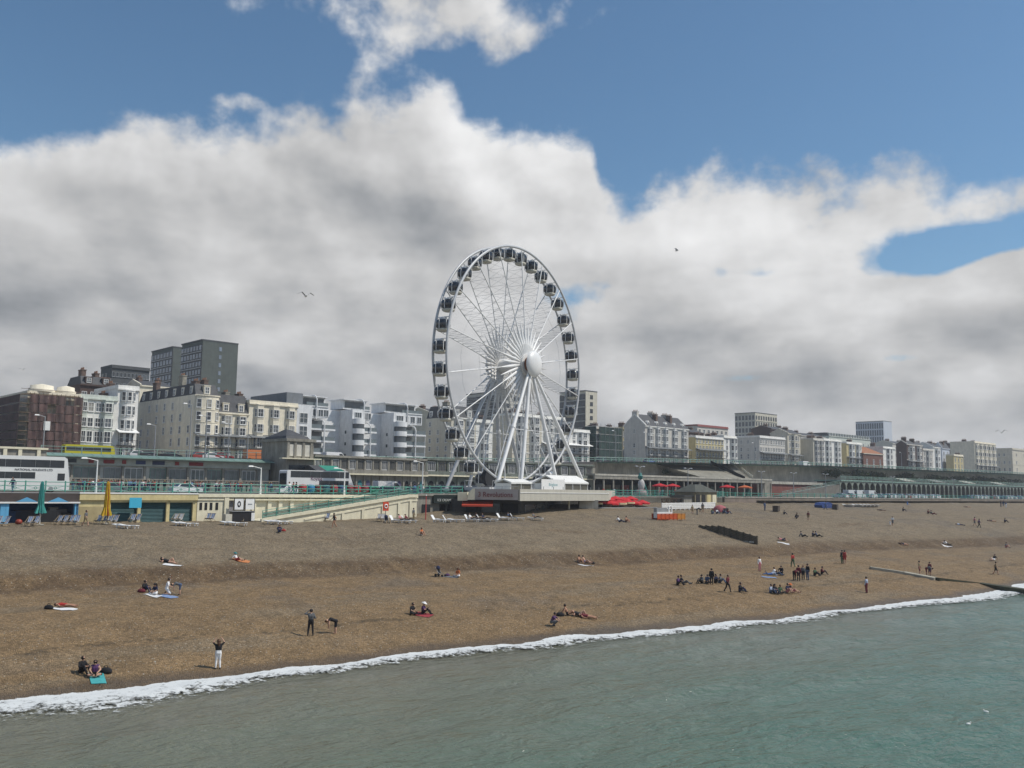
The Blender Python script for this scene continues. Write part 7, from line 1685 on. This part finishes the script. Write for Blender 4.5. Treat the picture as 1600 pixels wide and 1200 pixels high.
S = Site(1034, N_P - 1, 8.0, 'climbing_frame', 'brown timber play frame with crossed braces behind the white fence', 'play frame'); x1 = S.X(1078); m_ = mat('brown_timber', (.075, .045, .03), .9, .2, 2)
for i in range(7):
    x = x1 * i / 6; MB().tube((x, 0, -.5), (x, 0, 2.1), .09, .09, 6).build('post', m_, S.root)
    if i < 6: MB().tube((x, 0, .3), (x + x1 / 6, 0, 1.9), .06, .06, 6).build('brace', m_, S.root); MB().tube((x, .1, 1.9), (x + x1 / 6, .1, .3), .06, .06, 6).build('brace', m_, S.root)
MB().tube((0, 0, 2.0), (x1, 0, 2.0), .08, .08, 6).build('beam', m_, S.root)
# tall painted figure in the play area
p = P2(on_line(1001, 121), 121); o = empty('painted_figure', (p.x, p.y, Z_DRIVE - .2), COAST, 'tall lumpy painted figure in teal, pink and white by the cafes', 'statue')
MB().lathe([(.02, 0), (1.3, 0), (1.5, .8), (1.0, 1.6), (.02, 1.7)], 0, 0, 14).build('plinth', mat('figure_mauve', (.26, .2, .2), .7, .3, 1.5), o); MB().ball((.2, 0, 2.6), .8, 14, 10, (1, .8, 1.5)).build('torso', mat('figure_white', (.45, .43, .42), .7, .15, 2), o)
MB().ball((-.1, 0, 4.15), .5, 14, 10).build('head', mat('figure_teal', (.04, .17, .16), .6, .2, 2), o); MB().lathe([(.6, 4.35), (.35, 4.5), (.28, 4.95), (.02, 5.1)], -.1, 0, 12).build('hat', mat('figure_teal', (.04, .17, .16), .6, .2, 2), o); MB().tube((.9, 0, 2.8), (1.7, -.2, 1.2), .3, .22, 8).build('arm', mat('figure_teal', (.04, .17, .16), .6, .2, 2), o)
S = Site(1086, N_P - 2, 7.6, 'hipped_kiosk', 'small cream kiosk with dark hipped roof at the promenade edge', 'kiosk'); x1 = S.X(1120); zt = S.Z(1100, 769); zr = S.Z(1100, 757)
MB().box(0, x1, 0, 5, 0, zt).build('wall', mat('kiosk_cream', (.22, .19, .125), .7, .25, 1), S.root); MB().frustum(x1 / 2, 2.5, zt, zr, x1 + .7, 5.6, x1 * .3, 1.2).build('roof', mat('kiosk_roof', (.075, .08, .068), .8, .25, 1), S.root)
for i in range(4): MB().box(x1 * (i + .15) / 4, x1 * (i + .85) / 4, -.05, 0, .4, zt - .5).build('window', [M_DARK, M_DARK, M_YELW, M_CREAMW][i], S.root)
MB().box(-3, -.2, .5, 4, 0, zt - .9).build('annexe', M_STONE, S.root); MB().box(-3.2, -.1, .2, 4.2, zt - .9, zt - .7).build('annexe_roof', M_SLATE, S.root)
MB().box(x1 * .3, x1 + 3.5, -2.5, -1.8, -.5, 1.5).build('yard_wall', mat('yard_wall', (.3, .25, .17), .8, .2, 1), S.root)
a, b = on_beach(1027, 813), on_beach(1071, 813); d = b - a; L = d.length; root = empty('barrier_compound', a, math.atan2(d.y, d.x), 'orange plastic barriers around machinery on the beach', 'barrier')
K = 7
for i in range(K):
    m_ = mat('barrier_orange' if i < 5 else 'barrier_amber', (.50, .08, .02) if i < 5 else (.5, .2, .03), .5, .15, 2); x0, x1 = L * i / K, L * (i + 1) / K - .06
    bb = MB().box(x0, x1, -.04, .04, .12, .28).box(x0, x1, -.04, .04, .86, 1.0).box(x0, x0 + .1, -.04, .04, .0, 1.0).box(x1 - .1, x1, -.04, .04, 0, 1.0).build('barrier', m_, root)
    MB().box(x0 + .12, x1 - .12, -.02, .02, .3, .84).build('barrier_panel', m_, bb); MB().box(x0, x1, 1.2, 1.26, .1, 1.0).build('barrier', m_, root)
MB().box(.2, L * .55, .2, 1.0, .3, 1.25).build('trailer', M_WHITE, root); MB().box(.2, L * .4, .3, 1.0, 1.25, 1.9).build('engine_cover', M_GREYMET, root); MB().path([(L * .5, .6, 1.2), (L * .5, .6, 2.0), (L * .56, .6, 2.2), (L * .6, .6, 2.0), (L * .6, .6, 1.0)], .14, 8).build('pipe', M_WHITE, root)
# beach shelter tent
v = on_beach(1125, 800); o = empty('beach_tent', v, COAST, 'small red and white domed tent with people beside the kiosk yard', 'tent'); mb = MB(); mb.lathe([(1.35, 0), (1.3, .45), (.95, .95), (.4, 1.2), (.02, 1.28)], 0, 0, 12); mb.build('dome', mat('tent_pink', (.33, .1, .11), .8, .25, 1.5), o); MB().box(-.5, .5, -1.38, -1.2, 0, .7).build('opening', M_DARK, o)
for i, (px, c) in enumerate(((1113, 'green'), (1120, 'white'), (1130, 'navy'), (1137, 'maroon'))): person(bp(px, 803), 'seated' if False else 'sit_knees', 30 * i, 'person in %s sitting outside the red and white tent' % c, top=c, bottom='denim', group='people on the beach')
# box-like beach lockers
for px, py, lb, c in ((1213, 799, 'dark timber box on the far beach, left one of two', (.07, .055, .045)), (1305, 796, 'dark timber box on the far beach, right one of two', (.08, .065, .055))):
    v = on_beach(px, py); o = empty('timber_box', v, COAST + .3, lb, 'box', 'timber boxes'); m_ = mat('box_%d' % px, c, .9, .2, 2)
    for k in range(5): MB().box(-.85, .85, -.5, .5, .2 * k, .2 * k + .185).build('plank', m_, o)
    MB().box(-.9, .9, -.55, .55, 1.0, 1.06).build('lid', m_, o)
v = on_beach(1288, 794); o = empty('covered_boat', v, COAST, 'low boat under a blue tarpaulin beside the timber box', 'boat'); mb = MB(); mb.extr([(-2.4, 0), (2.2, 0), (2.7, .7), (.5, 1.25), (-2.0, 1.1), (-2.6, .6)], 'y', -.9, .9); mb.build('tarpaulin', mat('tarp_blue', (.03, .06, .2), .6, .2, 1.5), o); MB().box(-2.5, 2.4, -.7, .7, -.2, .1).build('keel', M_STONE, o)
v = on_beach(1420, 791); o = empty('beach_chair', v, COAST, 'small blue folding chair on the far beach', 'chair'); MB().box(-.3, .3, -.3, .3, .35, .4).build('seat', cloth('blue'), o); MB().box(-.3, .3, .28, .34, .4, 1.1).build('backrest', cloth('blue'), o)
for x in (-.28, .28):
    for y in (-.28, .28): MB().box(x - .02, x + .02, y - .02, y + .02, 0, .36).build('leg', M_GREYMET, o)
for i, px in enumerate((1326, 1341, 1347, 1353, 1359, 1365)):
    v = on_beach(px, 792); o = empty('rowing_boat', v, COAST + R(80), '%s small pale boat drawn up on the far beach, counted from the left' % lbs[i], 'boat', 'pale boats on the far beach'); mb = MB(); mb.add([(-1.6, 0, .55), (-1.5, -.6, .5), (1.0, -.6, .5), (1.8, 0, .65), (1.0, .6, .5), (-1.5, .6, .5), (-1.2, 0, 0), (1.1, 0, 0)], [(0, 1, 6), (1, 2, 7, 6), (2, 3, 7), (3, 4, 7), (4, 5, 6, 7), (5, 0, 6), (5, 4, 3, 2, 1, 0)]); mb.build('hull', M_WHITE, o); MB().box(-.2, .2, -.5, .5, .5, .55).build('thwart', m_, o)

# ------------------------------------------------------------------ timber groyne and concrete outfall
a, b = on_beach(1093, 824), on_beach(1183, 851); d = (b - a); L = Vector((d.x, d.y)).length; root = empty('timber_groyne', a, math.atan2(d.y, d.x), 'weathered timber groyne running down the shingle', 'groyne'); m_ = mat('groyne_timber', (.075, .065, .045), .9, .3, 1.2, streak=.2)
K = 9
for i in range(K + 1):
    x = L * i / K; zz = d.z * i / K; h = .22 + 1.0 * min(1, i / 4); MB().box(x - .1, x + .1, -.16, .1, zz - 1, zz + h).build('post', m_, root)
    if i < K:
        for k in range(5):
            h0 = .05 + .24 * k
            if h0 > .3 + 1.1 * min(1, (i + .5) / 4): continue
            za, zb_ = zz, d.z * (i + 1) / K; x2 = L * (i + 1) / K
            MB().add([(x, -.08, za + h0 - .12), (x2, -.08, zb_ + h0 - .12), (x2, -.08, zb_ + h0 + .1), (x, -.08, za + h0 + .1), (x, .0, za + h0 - .12), (x2, .0, zb_ + h0 - .12), (x2, .0, zb_ + h0 + .1), (x, .0, za + h0 + .1)], [(0, 1, 2, 3), (7, 6, 5, 4), (3, 2, 6, 7), (4, 5, 1, 0)]).build('plank', m_, root)
for i in range(3): MB().box(L * (.68 + .1 * i), L * (.76 + .1 * i), -.3, -.2, d.z * .8 - .2, d.z * .8 + .0).build('shoe_block', M_CONC, root)
pts = [on_beach(1360, 889), on_beach(1412, 897), on_beach(1462, 906)]; end = on_z(1530, 914, .35); end2 = on_z(1640, 930, .2); pts += [end, end2]
root = empty('outfall_groyne', (0, 0, 0), 0, 'low concrete outfall groyne running into the sea at right', 'groyne')
for i, (p, q) in enumerate(zip(pts[:-1], pts[1:])):
    dd = (q - p); n_ = Vector((-dd.y, dd.x, 0)).normalized() * (.6 if i < 2 else .6); up_ = Vector((0, 0, .28 if i < 2 else .3))
    vs = [p - n_ - up_ * 4, q - n_ - up_ * 4, q - n_ + up_, p - n_ + up_, p + n_ - up_ * 4, q + n_ - up_ * 4, q + n_ + up_, p + n_ + up_]
    MB().add(vs, [(0, 1, 2, 3), (7, 6, 5, 4), (3, 2, 6, 7), (0, 3, 7, 4), (1, 5, 6, 2)]).build('slab', mat('outfall_pale', (.33, .31, .25), .85, .2, 1) if i < 2 else mat('outfall_weed', (.05, .052, .03), .8, .35, 1.2), root)

# ------------------------------------------------------------------ deckchairs and loungers
M_SL = [mat('sling_stripe', (.42, .47, .55), .85, .1, 4), mat('sling_white', (.58, .58, .58), .85, .1, 4)]
M_WOOD = mat('chair_wood', (.38, .30, .20), .7, .1, 3)
fr1 = MB().box(-.32, -.28, -.62, .0, .04, .09).box(.28, .32, -.62, .0, .04, .09).tube((-.3, -.62, .06), (-.3, .42, 1.0), .022, None, 5).tube((.3, -.62, .06), (.3, .42, 1.0), .022, None, 5).tube((-.3, .42, 1.0), (.3, .42, 1.0), .022, None, 5).tube((-.3, -.62, .06), (.3, -.62, .06), .022, None, 5).mesh('frame', M_WOOD)
fr2 = MB().tube((-.27, .5, .03), (-.27, -.45, .42), .022, None, 5).tube((.27, .5, .03), (.27, -.45, .42), .022, None, 5).tube((-.27, -.45, .42), (.27, -.45, .42), .022, None, 5).tube((-.27, .5, .03), (.27, .5, .03), .022, None, 5).mesh('rear_frame', M_WOOD)
pr = [(-.45, .42), (-.3, .30), (-.1, .26), (.08, .34), (.24, .58), (.42, 1.0)]
sl = []
for m_ in M_SL:
    mb = MB()
    for (ya, za), (yb, zb_) in zip(pr[:-1], pr[1:]):
        for k in range(5): xa, xb = -.26 + .104 * k, -.26 + .104 * (k + 1); mb.cur = k % 2; mb.add([(xa, ya, za), (xb, ya, za), (xb, yb, zb_), (xa, yb, zb_)], [(0, 1, 2, 3)])
    sl.append(mb.mesh('sling', [m_, mat('sling_blue', (.13, .2, .36), .85, .1, 4) if m_ is M_SL[0] else M_SL[1]]))
def deckchair(px, py, label, k=0, rz=None):
    v = bp(px, py, .02); o = empty('deckchair', v, R(SEA - 45 + random.uniform(-8, 8)) if rz is None else R(rz), label, 'deckchair', 'deckchairs at the top of the beach'); put('frame', fr1, o); put('rear_frame', fr2, o); put('sling', sl[k], o)
ordn = ['first', 'second', 'third', 'fourth', 'fifth']
for pxs, py, where, k in (((-4, 8), 822, 'pair at the left edge of the picture', 0), ((45, 55), 822, 'pair in front of the blue beach shop', 0), ((91, 100, 110, 119), 820, 'row of four left of the yellow parasol', 0), ((153, 163, 171, 179), 819, 'row of four under the yellow parasol', 0),
                         ((206, 214), 817, 'pair below the hanging cyan sign', 0), ((273, 281), 816, 'pair in front of the third shutter', 1), ((325, 331), 815, 'pair below the slot windows', 0), ((372, 379), 815, 'pair beside the hire booth', 0), ((459, 466, 473), 815, 'row of three at the ramp foot', 0), ((496, 504, 511), 814, 'row of three along the ramp wall', 0), ((592, 598), 815, 'pair by the lifebuoy board', 1)):
    for i, px in enumerate(pxs): deckchair(px, py, 'striped deckchair, %s from the left in the %s' % (ordn[i], where), k)
M_PLAS = mat('white_plastic', (.74, .74, .73), .45, .04, 2)
lb_ = MB().box(-.33, .33, -1.25, .45, .28, .34); lbm = lb_.mesh('bed', M_PLAS); lback = {a: MB().add([(-.33, .45, .30), (.33, .45, .30), (.33, .45 + .72 * math.cos(R(a)), .30 + .72 * math.sin(R(a))), (-.33, .45 + .72 * math.cos(R(a)), .30 + .72 * math.sin(R(a))), (-.33, .45, .36), (.33, .45, .36), (.33, .43 + .72 * math.cos(R(a)), .36 + .72 * math.sin(R(a))), (-.33, .43 + .72 * math.cos(R(a)), .36 + .72 * math.sin(R(a)))], [(3, 2, 1, 0), (4, 5, 6, 7), (0, 1, 5, 4), (1, 2, 6, 5), (2, 3, 7, 6), (3, 0, 4, 7)]).mesh('backrest', M_PLAS) for a in (8, 55)}
lleg = MB().box(-.04, .04, -.04, .04, 0, .3).mesh('leg', M_PLAS)
def lounger(px, py, rz, label, a=8):
    v = bp(px, py, .02); o = empty('sun_lounger', v, R(rz), label, 'sun lounger', 'white loungers at the top of the beach'); put('bed', lbm, o); put('backrest', lback[a], o)
    for x in (-.28, .28):
        for y in (-1.1, .4): put('leg', lleg, o, (x, y, 0))
    return v
for pxs, py, where, a in (((190, 199), 826, 'pair below the yellow parasol', 8), ((282, 293), 822, 'pair below the third shutter', 8), ((358, 370), 821, 'pair below the hire booth', 8), ((425, 434, 442), 819, 'group of three at the ramp foot', 8), ((618, 628, 637), 817, 'group of three beside the kiosk row', 55), ((683, 693, 701, 712), 816, 'group of four before the ice cream kiosk', 55), ((735, 745, 754, 765), 815, 'group of four under the red awning', 55), ((785, 796, 806, 836), 813, 'group of four before the dark platform rooms', 55)):
    for i, px in enumerate(pxs): lounger(px, py, SEA + 30 + 9 * ((i * 7) % 3), 'white lounger, %s from the left in the %s' % (ordn[i], where), a if (i % 2 == 0 or a == 8) else 8)
for px, py, lb, c in ((737, 815, 'person in a white shirt reclining under the red awning, left one', 'white'), (747, 815, 'person in black reclining under the red awning, middle one', 'black'), (757, 815, 'person in navy reclining under the red awning, right one', 'navy'), (797, 813, 'person in dark blue reclining before the dark platform rooms', 'denim'), (836, 813, 'person in grey reclining at the right end of the loungers', 'grey'), (627, 817, 'person in pink reclining beside the kiosk row', 'pink'), (637, 817, 'person in maroon reclining beside the kiosk row', 'maroon')):
    person(bp(px, py), 'recline', SEA + 30, lb, top=c, bottom='black', style='tee', group='people on loungers')
# pushchairs
def pushchair(px, py, rz, label):
    v = bp(px, py); o = empty('pushchair', v, R(rz), label, 'pushchair', 'pushchairs')
    MB().add([(-.22, -.25, .42), (.22, -.25, .42), (.22, .1, .38), (-.22, .1, .38), (-.22, .32, .85), (.22, .32, .85)], [(0, 1, 2, 3), (3, 2, 5, 4), (5, 2, 3, 4), (3, 2, 1, 0)]).build('seat', cloth('black'), o)
    mb = MB(); mb.lathe([(.02, .32), (.2, .28), (.32, .12), (.34, 0)], 0, 0, 12, 0, math.pi); mb.v = [(x * .75, -y * .9 + .35, z + .78) for x, y, z in mb.v]; mb.build('hood', cloth('navy'), o)
    for x in (-.25, .25): MB().path([(x, -.4, .12), (x, .1, .4), (x, .55, 1.0)], .02, 6).path([(x, .4, .14), (x, .05, .4)], .02, 6).build('frame', M_GREYMET, o)
    MB().tube((-.25, .55, 1.0), (.25, .55, 1.0), .025, None, 6).build('handle', M_BLACK, o)
    for x in (-.27, .27):
        for y, rr in ((-.4, .12), (.4, .15)): MB().tube((x - .025, y, rr), (x + .025, y, rr), rr, rr, 12).build('wheel', M_TYRE, o)
pushchair(688, 901, 60, 'black pushchair standing alone mid-beach'); pushchair(604, 818, 20, 'black pushchair parked beside the lifebuoy board')
# ------------------------------------------------------------------ gulls
def gull(px, py, Y, rz, label, s=1.0, fold=.35):
    v = at(px, py, Y); o = empty('gull', v, R(rz), label, 'gull', 'gulls'); MB().ball((0, 0, 0), .1, 10, 6, (.9, 2.4, .85)).ball((0, -.28, .04), .065, 8, 6).build('body', M_WHITE, o); MB().tube((0, -.33, .03), (0, -.42, .01), .02, .004, 5).build('beak', mat('beak_yellow', (.5, .3, .03), .5, 0), o); MB().add([(-.06, .2, 0), (.06, .2, 0), (.1, .4, .0), (-.1, .4, .0)], [(0, 1, 2, 3), (3, 2, 1, 0)]).build('tail', M_WHITE, o)
    for q in (-1, 1):
        vs = [(q * .06, -.14, .04), (q * .06, .12, .04), (q * .42, .1, .04 + fold), (q * .40, -.14, .05 + fold), (q * .85, .16, fold * .55), (q * .8, -.02, fold * .6)]; MB().add(vs + [(x, y, z - .02) for x, y, z in vs], [(0, 1, 2, 3), (3, 2, 4, 5), (9, 8, 7, 6), (11, 10, 8, 9), (0, 3, 9, 6), (3, 5, 11, 9), (2, 1, 7, 8), (4, 2, 8, 10)]).build('wing', mat('gull_grey', (.3, .31, .33), .7, .05), o)
    o.scale = (s, s, s)
gull(478, 463, 90, 30, 'gull gliding against the clouds left of the wheel'); gull(1565, 676, 130, -40, 'gull flying low at the far right above the houses'); gull(1057, 392, 160, 60, 'distant gull high to the right of the wheel')
gull(35, 578, 200, 10, 'distant gull above the leftmost building')
def floating(px, py, label): v = on_z(px, py, .05); o = empty('floating_gull', v, random.random() * 6, label, 'gull', 'gulls'); MB().ball((0, 0, .03), .075, 10, 6, (.9, 1.8, .8)).ball((0, -.12, .1), .04, 8, 6).build('body', M_WHITE, o); MB().tube((0, -.15, .1), (0, -.2, .095), .012, .004, 5).build('beak', mat('beak_yellow', (.5, .3, .03), .5, 0), o)
floating(1541, 1113, 'white gull floating on the sea near the lower right'); floating(1513, 1132, 'small white gull floating below the other near lower right')
# ------------------------------------------------------------------ haze: slightly milky sea air over the whole place
mb = MB(); mb.box(-1200, 2200, -400, 2600, -9, 90)
hz_ = mb.build('haze', [])
hm = bpy.data.materials.new('sea_air'); hm.use_nodes = True; hm.node_tree.nodes.clear()
t = NT(hm.node_tree); o_ = t.node('ShaderNodeOutputMaterial'); v_ = t.node('ShaderNodeVolumePrincipled'); v_.inputs['Color'].default_value = (.86, .92, 1.0, 1); v_.inputs['Density'].default_value = 0.00026; v_.inputs['Anisotropy'].default_value = 0.2
t.l.new(v_.outputs[0], o_.inputs['Volume']); hz_.data.materials.append(hm); tag(hz_, 'thin pale sea haze', kind='stuff')
